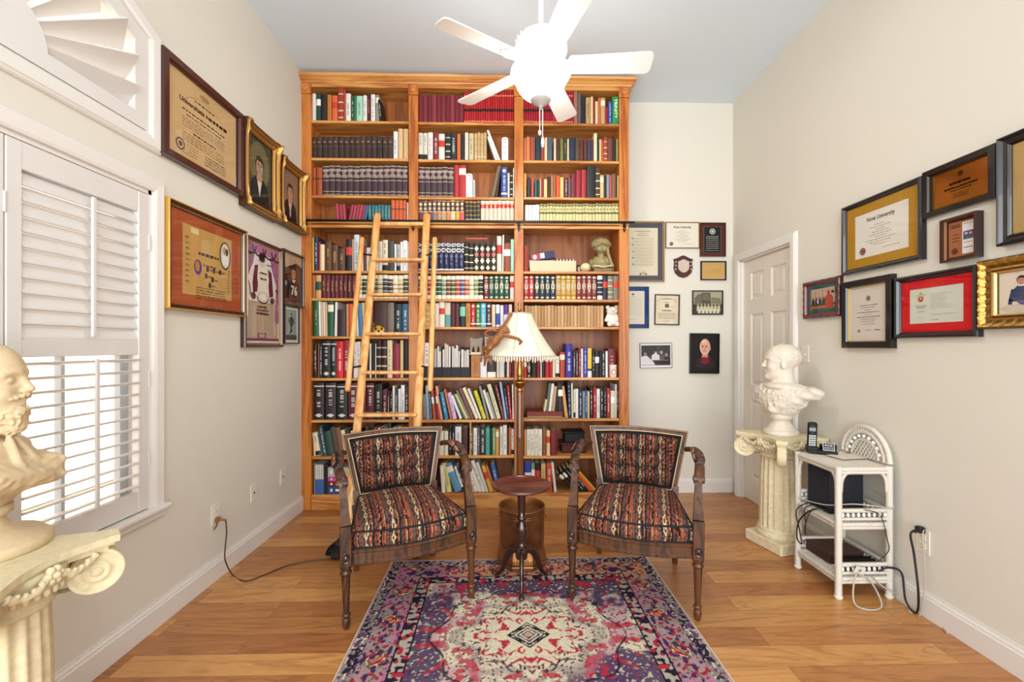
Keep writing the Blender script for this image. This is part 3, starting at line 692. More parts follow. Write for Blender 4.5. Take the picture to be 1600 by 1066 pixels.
ROWS[0,10] = [(490,491.8,724,'#8a8a86'),('set',492,505,4,727,['#d0cbbc','#c8c2b2'],'hl'),(505.5,508.5,725,'#1c1e24'),(509,511.5,726,'#23262c')]
ROWS[1,0] = [('set',653.5,724.5,10,148.6,['#6e222c','#762832','#692029','#84323a'],'plain'),('set',725,803.3,21,142.5,['#a81c22','#b42026','#a01a20'],'red2')]
ROWS[1,1] = [(654,660.5,207.7,'#cfcabc','tb'),(661,667.5,207.7,'#cbc6b6','tb'),(668.5,676,207,'#e2d6d4','tr'),(677,684.6,207,'#7c2a2c','t'),(685.4,694.5,209,'#cdd2c8','labr'),(696,703.4,207,'#1f2428','bnd'),(704,713,207,'#22282e','t'),(714,719.3,209,'#c8642e'),(719.6,725.5,210,'#20262e'),(726.3,731.5,207,'#d8d0bc'),(732.6,740,208,'#c4b48e','td'),('set',741,760.5,4,207,['#c0a878','#b89e70'],'drk4'),(774,777.6,214,'#dcdcd8','',-13),(778.4,782,204,'#e0e0de','',-18)]
ROWS[1,2] = [('set',653.8,709,6,261,['#3c2a30','#412d34'],'enc'),(709.7,716.5,258,'#a82e34'),(717.2,728,258,'#a92c30','labt'),(739,742,281,'#bcc4c4','td'),(766.5,772,259,'#6f6450','',11),(772.6,777,268,'#33281e','',6),(783.4,792.4,261,'#2e4c94','ring'),(793.2,796.2,270,'#cfc8b8'),(797,801.4,267,'#22201f','bnd'),(801.8,803.3,262,'#e8e4da')]
ROWS[1,3] = [('set',653.7,725.5,10,313.4,['#6a2c30','#8c7a62','#74363a','#7e7470','#b87a4c','#a8987a','#c47a3c','#c8bc9c','#c8983a','#c05a58'],'orn'),('set',726.5,750.5,4,315,['#3c342a','#3e3a2e'],'drk4'),('set',751.2,803.3,8,314,['#cfc7b4','#c8c0ac'],'law')]
ROWS[1,4] = [('set',653.8,725,9,379,['#1c2446','#1b2240'],'nav'),(725.7,732,378,'#25211e','bnd'),(732.7,739.6,380,'#202420','bnd'),('set',740.2,776,4,379,['#302a24','#3a3028'],'pat'),(776.6,783.6,369,'#d8d0c0','labr'),(784.4,786.6,367,'#e4e0d8','',1),(787.6,797.3,380,'#8c4a2c','lab'),(798,803.3,374,'#9cd0b8','t')]
ROWS[1,5] = [('set',653.8,755,14,431,['#2f6a48','#d8ceb0','#b84a44','#4a5450','#2c5440','#8ba48a','#7a4a34','#5a6a40','#c04a3c','#5a5a8c','#c86a44','#e0cfae','#8c9a64','#2a2a26'],'cls'),('set',755.8,796,5,431,['#6a2030','#20503a','#1e4a38','#265640','#22503c'],'cld'),(797,803.3,431,'#dfc8c0','labr')]
ROWS[1,6] = [(654.5,661,474,'#2a4a3a','bnd'),(663.6,671.5,474,'#b89658','bnd'),(672.5,677.5,474,'#a88448','bnd'),(679,685.6,474,'#ddd6c4'),(686.2,694.4,472,'#e2dac6','labr'),(695,703.8,473,'#cfc6b0','halfg'),('set',704.4,718,2,474,['#54242a','#5a2a2c'],'td'),(718.7,727,474,'#22302e','dkh'),(727.7,735,474,'#bd7a3c','td'),(735.7,742.6,474,'#b8242c','ring'),(743.3,750.6,474,'#2c7a44','ring'),(751.2,759.2,474,'#5ab0cc','ring'),(760,767.6,474,'#502c34','ring'),(768.4,773.8,476,'#dccfb2'),(774.8,780.6,476,'#dcdce0','bls'),(781.6,786.6,477,'#d8dce8'),(787.4,794,476,'#e0d8ea','pur'),(795,800,476,'#e0cfae')]
ROWS[1,7] = [(661,672.5,536,'#e4e4e2','wtd'),(750.5,760.5,556,'#e2e4e8'),(761.5,774.5,562,'#3a3034','labb'),(776,780,558,'#d8d2c0'),(780.5,788,558,'#dcdad4'),(789,791.5,559,'#202024'),(792,795.5,560,'#e0ddd6'),(796,799,560,'#8c2028','tg'),(799.5,803.2,560,'#6a1c28')]
ROWS[1,8] = [(658,661,618,'#c8683c','',-2),(661.5,664,616,'#5a5a62','bwt',-1),(664.4,667,617,'#7a8488','',-2),(667.4,671,603,'#8ca4b4','',-3),(671.4,675.5,616,'#606468','td',-3),(677,681,611,'#c2502c','lab',-4),(681.4,684,616,'#3c3430','',-5),(684.4,687,610,'#c4383a','lab',-5),(688,691.6,604,'#d8a48a','',-8),(692,694.4,616,'#2c2826','',-8),(695,700.5,613.5,'#2f88ac','t',-8),(703,706.4,609,'#bf6a44','',-10),(707.6,713.6,614.5,'#c8aed0','td',-9),(718,722,619,'#e2ded6','',-14),(724.5,727.5,616,'#446a58','',-17),(728,731.8,617,'#dcc084','',-18),(732.2,735.4,611,'#72806c','',-20),(736,741,608,'#7a5044','',-20),(743,748,607,'#ded2b4','',-21),(749,752.4,608,'#dedad0','bwt',-19),(754.6,760,612,'#cfc43c','td',-15),(761,764.4,604,'#8a8a8c','',-13),(767.7,771.8,610.5,'#dcd8ca','',-14),(772.2,775.4,614,'#a09a90','',-13),(776.8,782.8,601.6,'#d0d2a8','td',-16),(785,788.6,602,'#7a3a40','bwt',-12),(789,792.4,597,'#9ab4cc','',-9),(792.8,796.2,607,'#1f3a5a','t',-6),(796.8,800.2,603,'#b8323a','t',-5),(800.8,803.2,601,'#e4e0d4','td',-1)]
ROWS[1,9] = [(662,668,676,'#c8b890'),(669,676,675,'#7a4a3a'),(677,684,676,'#d8d0c0'),(686,693,674,'#ded6c4'),(694,700,674,'#ddd8c4'),(701.5,705.5,667,'#22252a','t'),(706,710.5,667,'#1c1e22','t'),(711.2,720.6,667,'#dcdcdc','td'),(721.4,730.8,669,'#45282a'),(734.6,739,669,'#33583a','t'),(739.6,745.4,669,'#dddbd2','tr'),(746,749.6,669,'#5a5658','t'),(750,758.4,667,'#33302f','bwt'),(759,765,669,'#49a08e','td'),(765.4,769,672,'#22282c'),(769.5,774.2,669,'#7c9a66','t'),(774.7,779.6,671,'#d39a54','labt'),(781,785.6,667,'#dfd8c8','td'),(786.2,792,665,'#e4dfd2','td'),(792.4,794.8,672,'#3a3434'),(795.2,798.5,669,'#cb6a34'),(799,803.2,671,'#d0ccc4','tb')]
ROWS[1,10] = [(656,662,726,'#8a3a30'),(663,669,725,'#d8d0bc'),(670,678,727,'#2c3a4a'),(690,696,728,'#e0dccc','',-3),(698,705.5,725,'#d5cc84','td',-8),(711,722,727,'#5a8eaa','labt',-17),(723,726.5,730,'#e4e2dc','tb',-14),(727,731,733,'#2e3234','t',-14),(738,741,740,'#d8d2b4','',-16),(741.5,747.6,723,'#dcd6c4','td',-18),(748,753,724,'#e0dccc','',-18),(753.4,758.6,721,'#d8d4c6','td',-18),(759,763.6,724,'#cdc9ba','',-16),(765,770.6,729,'#d0a13c','labr',-13),(771,775.4,729,'#b86a44','td',-13),(776,783,727,'#2f5f9c','t',-10),(800.5,803,725,'#26282a','bwt')]
ROWS[2,0] = [('set',818.5,896,21,142.5,['#a01c30','#a81c26','#9c1a2c'],'red2'),(896.6,902.6,143,'#a0685e'),(903.2,907.8,144.5,'#62605e'),(908.2,915.2,151,'#1e2028'),(915.6,922.4,152,'#b89468','td'),(922.8,926.8,151,'#dcc490'),(927.4,930,154,'#8a2430'),(930.4,934.4,158,'#e2d0a4'),(934.8,938.6,152.5,'#c2683c'),(939,945.8,152.5,'#c09c6c','labt'),(946.2,950.2,167,'#8a1f3c'),(950.8,956.2,158.5,'#2f4f9c','bwt'),(957,967,151,'#1f8a4c','p')]
ROWS[2,1] = [(818.6,821.8,215.6,'#c06c54'),(822.2,828,213.6,'#ca7c4e'),(828.6,835.8,214,'#a04a34'),(836.6,845,214,'#1b343c'),(845.4,850.6,213,'#8c4030'),(851,855,214.6,'#e4c49c'),(855.6,863,214,'#4a5668'),(865.6,869,216,'#dcc8a4'),(869.4,875,217,'#4a3424'),(875.4,880.4,217,'#76763e'),(880.8,886,215,'#2a3c34','tg'),(886.4,889.4,216.6,'#d6c394'),(890,899,215,'#222c44'),(899.4,905.8,215,'#54442c'),(906.4,911.6,217,'#6e2c30','td'),(912.4,918,218,'#4a3628'),(918.8,923,219,'#40405c'),(923.4,927.4,219,'#4c2a48'),(928,933.2,208,'#d6d0a8'),(933.6,936.2,217,'#22362c'),(936.8,939.4,217.6,'#e0c896'),(940,943.2,219,'#c05434'),(943.6,949,214.6,'#9a4630','bnd'),(949.6,957.4,216,'#6e3a34'),(957.8,962.2,216,'#2a2026'),(962.8,966.6,217,'#847c44')]
ROWS[2,2] = [(818.6,822.4,271,'#c7954e'),(823.8,829,277,'#30302e'),(830,834.2,277.5,'#b4484c'),(835.4,839,281,'#2f6460'),(839.4,843,281,'#22322e'),(843.4,845.8,279,'#b89a74'),(846.2,849.4,279,'#8c2a34'),(850,855,280,'#dcc27e'),(855.6,860.4,275.6,'#38281e'),(860.8,864.6,274,'#a8744a'),(865,868.6,274,'#96603c'),(869.2,875,275,'#c85430'),(875.6,881,277,'#dcb876'),(882,887.4,278,'#55222c','bwt'),(888,891.8,278,'#625a5c'),(892.4,900,271,'#701e2c'),(900.4,908,266,'#8c2430'),(908.8,916.2,265,'#a02a30'),(917,930.4,259.4,'#1f1e20'),(931,937.4,262.5,'#44342a','bnd'),(938,943.6,274,'#cdb27c','labt'),(944,947.6,274,'#241e20'),(948,952.4,273,'#7c8a8e'),(953,956,273.5,'#b04a56'),(956.4,962.4,272,'#7a5436'),(962.8,964.8,270,'#33302a'),(965.2,967,274,'#d8bc84')]
ROWS[2,3] = [('set',820.6,843,4,320,['#d3d8de'],''),('set',843.6,967,24,318.6,['#cdc68e','#c6be86','#d2ca96'],'grn')]
ROWS[2,4] = [(818.6,826,384,'#8c3424')]
ROWS[2,5] = [('set',818.6,834.6,2,431,['#a82c30'],'cld'),('set',835,868.4,4,431,['#22303c','#23323e'],'cld'),('set',868.8,900.4,4,431,['#b8913c','#bf9640'],'cld'),('set',900.8,932.8,4,431,['#84302e','#782a30'],'cld'),(933.4,941.4,431,'#1c2a40','cls'),(942,949.6,431,'#26283c','labr'),(950,958,431,'#7a7a6a','bnd'),(958.6,966.8,431,'#7c7468','labr')]
ROWS[2,6] = [('set',819.7,943.6,24,477.8,['#b58d60','#ad8558','#bc956a','#c7a47a'],'')]
ROWS[2,7] = [(818.6,823,560,'#c8343a','lab'),(823.6,829.6,562,'#26241f','cld'),(831,838,561,'#2c2a26'),(838.8,843.8,561,'#84202c'),(844.6,846.6,560,'#e0dcd0'),(847,851,560,'#26302c'),(852,858.4,560,'#a82430'),(858.8,863,560,'#b41f2a'),(863.6,867.6,558,'#dcd0b4'),(868.2,874,557,'#e2ddd0','tb'),(875,882.6,550.6,'#b04428','labt'),(884,894.6,537.5,'#2f2a8c','t'),(895.4,899.6,549,'#3c3434','t'),(900,903.6,548,'#28302e','bwt'),(904.2,907.6,544,'#8c2030','t'),(908,911.2,545,'#e0d0cc','tr'),(911.8,917.8,544,'#33409c','bwt'),(918.6,924.8,544.5,'#dcdad2','ylw'),(925.4,929.8,545,'#1c2024','t'),(930.2,936.4,549,'#2c241e','lab'),(937,939.8,550,'#302828'),(940.4,945.8,549,'#23303e','bwt'),(946.6,949.8,549,'#e6e2da'),(950.6,962.4,545,'#6c1c26','tg')]
ROWS[2,9] = [(819.4,822.4,672,'#d69a64'),('set',823,847.4,4,671,['#dfd9c6','#e2dcca'],'td'),(848.2,853.8,669,'#8c5230','td'),(854.4,859.6,673,'#dcc48c','labr'),(860.6,870,672,'#761e28')]
ROWS[2,10] = [(820,829.8,723,'#dcdad4','blh'),(830.4,835.6,724,'#7c9a64','lab'),(836.4,844,724,'#241c20','labr'),(845.6,852.6,725,'#c6b070','td'),(854,862.4,724,'#c84a2c','t'),(866,870,723,'#e0dcd0','',-5),(900,904.6,742,'#1a191c','labt',-30),(905.6,910,738,'#201e20','labt',-30),(911,915.6,734,'#1c1b1e','bwt',-30),(916.6,921,732,'#18181b','t',-30),(922,925.6,738,'#cf5a2c','',-30),(926.4,930,736,'#d8632c','',-30),(930.8,933.4,735,'#d8aa48','',-30),(940,948,728,'#2a2c30'),(949,957,727,'#5a2c2c'),(958,966,729,'#c8c0ac')]

ROWS[2,8] = [(883,888,604,'#d09a58','',-6),(888.4,893,597,'#1f2a4c','bwt',-2),(893.4,896,599,'#c8d0b0','',-1),(896.4,899.2,609,'#ddd4bc','tb'),(899.6,903.8,608,'#e0ddd4'),(904.4,910,608,'#20294a','bwt'),(910.4,914.2,612,'#7c9088','td'),(914.6,918,611,'#3056a0','t'),(918.4,921.4,612,'#d8b880'),(922,926.6,606,'#222024','bwt'),(927.2,932,606,'#a8202c','t'),(932.6,937.6,608,'#dedcd6','td'),(938.2,943,607,'#1e2422','bwt'),(943.6,947.8,607,'#26262a','bwt'),(948.4,953.6,607,'#a42838','t'),(954.4,961.2,611,'#cfc8a4','lab'),(961.8,964,601,'#dcd8d0'),(964.4,966.8,601,'#18181c','t')]
ROWS[2,8,643] = [(849.4,852.4,625,'#dcc894','',3),(853,856.6,599,'#5c6e68','',5),(857.2,861,600,'#e2dfd6','',5),(861.6,866.8,604,'#b89470','',4),(867.4,871,606,'#1e2022','',3),(872,880,600,'#2a2624','lab',-1)]
NCOL = [('black', (22,22,25)), ('charcoal', (58,55,56)), ('grey', (128,126,124)), ('white', (226,224,218)), ('cream', (220,206,172)), ('tan', (190,150,100)), ('brown', (100,62,38)),
        ('dark brown', (56,36,28)), ('rust-orange', (192,92,48)), ('red', (176,32,38)), ('maroon', (100,28,38)), ('brick-red', (150,62,44)), ('pink', (200,120,120)), ('yellow', (208,190,60)), ('gold', (184,145,60)),
        ('olive', (122,120,64)), ('dark green', (32,74,54)), ('green', (48,130,74)), ('mint green', (160,208,182)), ('teal', (44,104,112)), ('sky blue', (90,165,200)), ('blue', (48,80,150)), ('navy', (28,36,66)), ('purple', (90,50,120)), ('lilac', (200,174,208)), ('dark plum', (62,42,50)), ('pale green', (205,198,145)), ('pale grey', (208,212,218))]
def cname(c):
    r = [int(c[i:i+2], 16) for i in (1, 3, 5)]
    return min(NCOL, key=lambda n: sum((a-b_)**2 for a, b_ in zip(n[1], r)))[0]
SDES = {'t': 'with pale lettering', 'td': 'with dark lettering', 'tg': 'with gold lettering', 'tr': 'with red lettering', 'tb': 'with black foot', 'enc': 'with cream bands and diamond', 'red2': 'with black band', 'bnd': 'with cream bands', 'orb': 'with dark title band',
        'orn': 'with ornate upper spine', 'drk4': 'with tan ribs', 'law': 'with red label', 'grn': 'with olive bands', 'nav': 'with white crosses', 'pat': 'with pink and cream medallions', 'cls': 'with pale ends and stripes', 'cld': 'with patterned panel', 'hl': 'with blue lower half',
        'lab': 'with white label', 'labr': 'with red label', 'labb': 'with white foot label', 'labt': 'with pale upper label', 'glab': 'with green label', 'ring': 'with ringed emblem', 'binder': 'with big white title', 'wtd': 'with black foot', 'ylw': 'with yellow top',
        'bwt': 'with dense white lettering', 'halfg': 'with teal lower half', 'dkh': 'with mint panel', 'blh': 'with blue top', 'pur': 'with purple top', 'bls': 'with blue panel', 'dark': 'with faint bands', 'plain': 'of cloth'}
ORD = ['zeroth','first','second','third','fourth','fifth','sixth','seventh','eighth','ninth','tenth','eleventh','twelfth','thirteenth','fourteenth','fifteenth','sixteenth','seventeenth','eighteenth','nineteenth','twentieth']
def ordn(n):
    if n <= 20: return ORD[n]
    t, u = divmod(n, 10); w_ = {2: ('twenty', 'twentieth'), 3: ('thirty', 'thirtieth'), 4: ('forty', 'fortieth')}[t]
    return w_[1] if u == 0 else w_[0] + '-' + ORD[u]
RN = ['top', 'second', 'third', 'fourth', 'fifth', 'sixth', 'seventh', 'eighth', 'ninth', 'tenth', 'bottom']

def book_faces(mb, w, h, d, col, style, rng, M=None, top='#d9cdb2'):
    """spine towards -y; covers, page block and a slightly rounded spine in one mesh"""
    cl = np.array(lin(col)); t = min(.0022, w*.14); dk = tuple(cl*.82)
    mb.box((-w/2, .004, 0), (-w/2+t, d, h), tuple(cl), M); mb.box((w/2-t, .004, 0), (w/2, d, h), tuple(cl), M)
    mb.box((-w/2+t, .006, .002), (w/2-t, d-.003, h-.003), top, M)
    NU = 6; pats = STY.get(style, []); zs = {0.0, 1.0}; boxes = []
    pat = [0.08, .92]
    for p in pats:
        k, a, b_, c = p[0], p[1], p[2], p[3]
        if k == 'band': boxes.append((0, 1, a, b_, c))
        elif k == 'spot': boxes += [(.3, .7, a, b_, c), (.14, .86, a+(b_-a)*.3, b_-(b_-a)*.3, c)]
        elif k == 'dia':
            mz = (a+b_)/2; boxes += [(0, 1, b_-(b_-a)*.18, b_, c), (0, 1, a, a+(b_-a)*.16, c), (.3, .7, mz-.02, mz+.02, c), (.15, .85, mz+.035, mz+.055, c), (.15, .85, mz-.055, mz-.035, c)]
        elif k == 'x':
            mz = (a+b_)/2; q = (b_-a)/6
            boxes += [(0, .3, b_-q*2, b_, c), (.7, 1, b_-q*2, b_, c), (.3, .7, mz-q, mz+q, c), (0, .3, a, a+q*2, c), (.7, 1, a, a+q*2, c)]
        elif k == 'txt':
            z = a
            while z < b_:
                l = rng.uniform(.012, .036)
                if rng.random() < .74: boxes.append((.33, .67, z, min(z+l, b_), '~'+c))
                z += l + .012
    for x in boxes: zs.add(x[2]); zs.add(x[3])
    zs = sorted(z for z in zs if 0 <= z <= 1); zz = [zs[0]]
    for z in zs[1:]:
        if z-zz[-1] > .003: zz.append(z)
    zz[-1] = 1.0
    us = [i/NU for i in range(NU+1)] if w > .012 else [0, .15, .3, .7, .85, 1]
    bul = min(.006, w*.22); vs = []; fs = []; cs = []
    lb = [(*x[:4], tuple(.62*np.array(lin(x[4][1:]))+.38*cl) if x[4][0] == '~' else lin(x[4])) for x in boxes]
    for z in zz:
        for u in us: vs.append((-w/2+w*u, .004-bul*4*u*(1-u), h*z))
    n = len(us)
    for i in range(len(zz)-1):
        zm = (zz[i]+zz[i+1])/2
        for k in range(n-1):
            um = (us[k]+us[k+1])/2; c = tuple(cl)
            for x in lb:
                if x[0] <= um <= x[1] and x[2] <= zm <= x[3]: c = x[4]
            fs.append((i*n+k, i*n+k+1, (i+1)*n+k+1, (i+1)*n+k)); cs.append(c)
    mb.add(vs, fs, cs, M, 0, False)
    for q in (0, len(zz)-1):     # head and tail of the spine
        r = list(range(q*n, q*n+n)); mb.add([vs[i] for i in r], [tuple(range(n)) if q else tuple(range(n))[::-1]], dk, M)

rng = random.Random(11); ALL = []
HIDE = [(545,672,692,790), (915,668,1070,790), (760,495,866,560), (562,335,596,672), (648,335,672,668), (772,745,862,790), (745,490,800,560), (709,120,806,165), (840,60,897,186), (700,705,745,790), (860,712,930,790), (520,725,550,790), (806,590,818,745)]
for key_, ent in ROWS.items():
    bi, ri = key_[:2]; flat = []
    for e in ent:
        if e[0] == 'set':
            _, x0, x1, n, top, cols, sty = e[:7]; ln = e[7] if len(e) > 7 else 0; w_ = (x1-x0)/n
            for k in range(n): flat.append((x0+k*w_, x0+(k+1)*w_-.35, top+rng.uniform(-.5, .5), cols[k % len(cols)], sty, ln, (bi, ri, e[1])))
        else:
            e = tuple(e) + ('', 0)[len(e)-4:] if len(e) < 6 else e
            flat.append((*e[:6], None))
    up = ri < 4; ys = YF + (.014 if up else .02)
    zb = SZ[bi][ri]; yb = SHELF[bi][ri]
    if len(key_) > 2: yb = key_[2]; zb = at_y(BX[bi], yb, ys).z
    for k, (x0, x1, top, col, sty, ln, st) in enumerate(flat):
        pc = (x0+x1)/2; A = at_y(x0, yb, ys); B = at_y(x1, yb, ys); zt = at_y(pc, top, ys).z
        ax, bx = max(A.x, BAYS[bi][0]+.0008), min(B.x, BAYS[bi][1]-.0008); A.x, B.x = ax, bx
        w = B.x-A.x; h = zt-zb; dx = ln*(ys/F) if ln else 0
        ang = math.atan2(dx, h); L = math.hypot(dx, h) if ln else h
        a = (x1-x0)*(yb-top); vis = 0; tot = 0
        for px in (x0+.5, pc, x1-.5):
            for q in range(5):
                fy = (q+.5)/5; qx, qy = px+ln*fy, yb+(top-yb)*fy; tot += 1
                vis += not any(r[0] <= qx <= r[2] and r[1] <= qy <= r[3] for r in HIDE)
        ALL.append(dict(b=bi, r=ri, k=k+1, w=w, h=L, col=col, sty=sty, ang=ang, x=A.x if ln < 0 else B.x if ln > 0 else (A.x+B.x)/2, piv=-1 if ln < 0 else 1 if ln > 0 else 0,
                        y=ys + rng.uniform(0, .006), z=zb+.0006, area=a*vis/tot, st=st, ln=ln, on=len(key_) > 2))
order = sorted(ALL, key=lambda d: -d['area']); big = set(id(d) for d in order[:296])
rest = MB(); seen_lab = set()
for d in ALL:
    dep = min(.205 if d['r'] > 3 else .165, (YI[0 if d['r'] < 4 else 1]-d['y'])-.012); dep = min(dep, max(.11, d['h']*.72))
    off = 0 if d['piv'] == 0 else -d['piv']*d['w']/2
    M = T(d['x'], d['y'], d['z']) @ R(d['ang'], 'Y') @ T(off, 0, 0)
    top = rng.choice(['#d9cdb2', '#e2dccb', '#cdbb94', '#b9a27a'])
    if id(d) in big:
        mb = MB(); book_faces(mb, d['w'], d['h'], dep, d['col'], d['sty'], rng, None, top)
        if d['col'] == '#1f8a4c' and d['sty'] == 'p': mb.text('TRINITY', 0, .0005, 0, .033, '#e9f4e6', Matrix(((1,0,0,0),(0,0,1,-.0025),(0,1,0,d['h']*.57),(0,0,0,1))) @ R(-math.pi/2, 'Z'), squeeze=1.3, thick=.0006)
        if d['sty'] == 'binder' and d['r'] == 8:
            pass
        o = mb.build('book', M_BOOK, mat4=M)
        thick = 'thick ' if d['w'] > .062 else 'slim ' if d['w'] < .021 else ''
        lean = 'leaning ' if abs(d['ln']) > 4 else ''
        kind = 'volume' if d['st'] else 'binder' if d['sty'] == 'binder' else 'book'
        des = SDES.get(d['sty'], '')
        lab = f"{thick}{lean}{cname(d['col'])} {kind} {des}, {ordn(d['k'])} from window side, {RN[d['r']]} row, {BAYN[d['b']]} bay"
        if d['on']: lab = f"{lean}{cname(d['col'])} book {des} standing on the flat red-brown box, {ordn(d['k'])} from window side"
        lab = ' '.join(lab.split()).replace(' ,', ',')
        tag(o, lab, 'book', f"books in the {RN[d['r']]} row of the {BAYN[d['b']]} bay")
    else: book_faces(rest, d['w'], d['h'], dep, d['col'], d['sty'], rng, M, top)
o = rest.build('small_books', M_BOOK); tag(o, 'remaining slim books filling gaps between the larger volumes along all the shelves', 'books', kind='stuff')
print('books', len(ALL))

# ================================================================== pictures on the walls
class Pr:
    """a flat print: shapes in 0..1 coordinates of a w x h sheet"""
    def __init__(s, w, h, paper): s.w, s.h = w, h; s.b = MB(); s.z = .0012; s.b.box((-w/2, -h/2, 0), (w/2, h/2, .001), paper); s.rg = random.Random(int(w*9973+h*777))
    def q(s, x, y): return ((x-.5)*s.w, (y-.5)*s.h)
    def up(s): s.z += .00012; return s.z
    def r(s, x0, y0, x1, y1, c): a = s.q(x0, y0); d = s.q(x1, y1); s.b.rect(a[0], a[1], d[0], d[1], s.up(), c)
    def e(s, cx, cy, rx, ry, c, n=20, a0=0): a = s.q(cx, cy); s.b.ell(a[0], a[1], rx*s.w, ry*s.h, s.up(), c, n, a0=a0)
    def p(s, pts, c): s.b.flat([s.q(*k) for k in pts], s.up(), c)
    def l(s, pts, t, c):
        z = s.up(); P = [Vector((*s.q(*k), 0)) for k in pts]
        for a, d in zip(P[:-1], P[1:]):
            n = (d-a).normalized().cross(Vector((0,0,1)))*t*s.w/2; e = (d-a).normalized()*t*s.w*.3
            s.b.flat([((a-e+n).x, (a-e+n).y), ((a-e-n).x, (a-e-n).y), ((d+e-n).x, (d+e-n).y), ((d+e+n).x, (d+e+n).y)], z, c)
    def arc(s, cx, cy, rx, ry, a0, a1, t, c, n=14): s.l([(cx+rx*math.cos(math.radians(a0+(a1-a0)*k/n)), cy+ry*math.sin(math.radians(a0+(a1-a0)*k/n))) for k in range(n+1)], t, c)
    def t(s, txt, x, y, size, c, sq=1.0, thick=0.0, align='CENTER', rot=0): a = s.q(x, y); s.b.text(txt, a[0], a[1], s.up(), size*s.h, c, squeeze=sq, thick=thick*s.h, align=align, rot=rot)
    def words(s, x0, x1, y, hh, c, center=True, fill=1.0):
        """a line of writing too small to read"""
        z = s.up(); W_ = (x1-x0)*fill; x = x0+((x1-x0)-W_)/2 if center else x0; xe = x+W_
        while x < xe-.01:
            l = min(s.rg.uniform(.018, .06), xe-x); a = s.q(x, y-hh/2); d = s.q(x+l, y+hh/2*s.rg.uniform(.5, 1)); s.b.rect(a[0], a[1], d[0], d[1], z, c); x += l+.012
    def seal(s, cx, cy, r, c, c2): s.e(cx, cy, r, r*s.w/s.h, c); s.e(cx, cy, r*.72, r*.72*s.w/s.h, c2); s.e(cx, cy, r*.45, r*.45*s.w/s.h, c)

def head(P, cx, cy, r, skin='#c99a78', hair='#2a1c14', face=0, bald=False):
    a = P.w/P.h
    if not bald: P.e(cx, cy+r*.25*a, r*1.08, r*1.22*a, hair)
    P.e(cx, cy-r*.05*a, r*.86, r*1.15*a, skin)
    if not bald: P.p([(cx-r*.95, cy+r*.5*a), (cx-r*.5, cy+r*1.3*a), (cx+r*.6, cy+r*1.3*a), (cx+r*.95, cy+r*.4*a), (cx+r*.3, cy+r*.75*a), (cx-r*.6, cy+r*.7*a)], hair)
    dk = '#4a2c20'
    for sx in (-.36, .36):
        P.e(cx+r*(sx+face), cy+r*.1*a, r*.16, r*.09*a, '#241812'); P.l([(cx+r*(sx-.2+face), cy+r*.34*a), (cx+r*(sx+.2+face), cy+r*.36*a)], r*.09, dk)
    P.l([(cx+r*face, cy+r*.1*a), (cx+r*(face+.08), cy-r*.3*a), (cx+r*(face-.06), cy-r*.34*a)], r*.07, '#8a5a42')
    P.l([(cx+r*(face-.28), cy-r*.62*a), (cx+r*(face), cy-r*.68*a), (cx+r*(face+.28), cy-r*.6*a)], r*.09, '#8a3c34')

WB = {'L': (Vector((0,1,0)), Vector((0,0,1)), Vector((1,0,0))), 'R': (Vector((0,-1,0)), Vector((0,0,1)), Vector((-1,0,0))), 'B': (Vector((1,0,0)), Vector((0,0,1)), Vector((0,-1,0)))}
def wall_rect(wall, xa, xb, ya0, ya1, yb0=None, yb1=None, off=.02):
    """picture pixels -> centre, width, height on a wall; (ya0, ya1) top and bottom at x = xa, (yb0, yb1) at x = xb"""
    def f(x, y): return at_x(x, y, XL+off) if wall == 'L' else at_x(x, y, XR-off) if wall == 'R' else at_y(x, y, YB-off)
    P0, P1 = f(xa, ya0), f(xa, ya1); Q0, Q1 = f(xb, yb0 if yb0 else ya0), f(xb, yb1 if yb1 else ya1)
    zt, zb = (P0.z, P1.z) if yb0 is None and wall != 'B' else ((P0.z+Q0.z)/2, (P1.z+Q1.z)/2)
    c = (P0+Q0)/2; c.z = (zt+zb)/2
    if wall == 'L': c.x = XL
    elif wall == 'R': c.x = XR
    else: c.y = YB
    w = abs(Q0.y-P0.y) if wall != 'B' else abs(Q0.x-P0.x)
    return c, w, zt-zb
PROF = {
 'flat': [(0,0),(0,1),(.08,1.06),(.85,1.06),(1,.7),(1,.3)],
 'round': [(0,0),(0,.75),(.1,1),(.35,1.12),(.6,1),(.8,.62),(.92,.6),(1,.5),(1,.3)],
 'scoop': [(0,0),(0,.9),(.06,1.05),(.16,1.1),(.24,1.0),(.4,.72),(.62,.6),(.75,.66),(.84,.8),(.9,.66),(1,.5),(1,.3)],
 'thin': [(0,0),(0,1),(.3,1.1),(.8,1.1),(1,.6),(1,.3)],
}
def frame_mesh(w, h, fw, th, prof, cols, seg=1, disp=None):
    b = MB(); pr = PROF[prof]; rings = []
    def pt(d, side, t):   # walk around the rectangle inset by d
        x, y = w/2-d, h/2-d; c = [(-x,-y),(x,-y),(x,y),(-x,y)]; a, e = c[side], c[(side+1) % 4]
        return (a[0]+(e[0]-a[0])*t, a[1]+(e[1]-a[1])*t)
    n = 4*seg; vs = []
    for i, (d, o) in enumerate(pr):
        for s_ in range(4):
            for k in range(seg):
                t = k/seg; p = pt(d*fw, s_, t); z = o*th
                if disp and 0 < i < len(pr)-1: z += disp(s_, t, d, w, h)
                vs.append((p[0], p[1], z))
    for i in range(len(pr)-1):
        c = cols[min(int(i*len(cols)/(len(pr)-1)), len(cols)-1)]
        b.add(vs[i*n:(i+2)*n], [(k, (k+1) % n, n+(k+1) % n, n+k) for k in range(n)], c, smooth=bool(disp))
    return b
M_FRAME = attr_mat('frame_lacquer', .3, .5, coat=.4)
M_FRGOLD = attr_mat('frame_gilt', .36, .6, .4, 160, metal=.65)
M_MAT = attr_mat('mat_board', .9, .2)
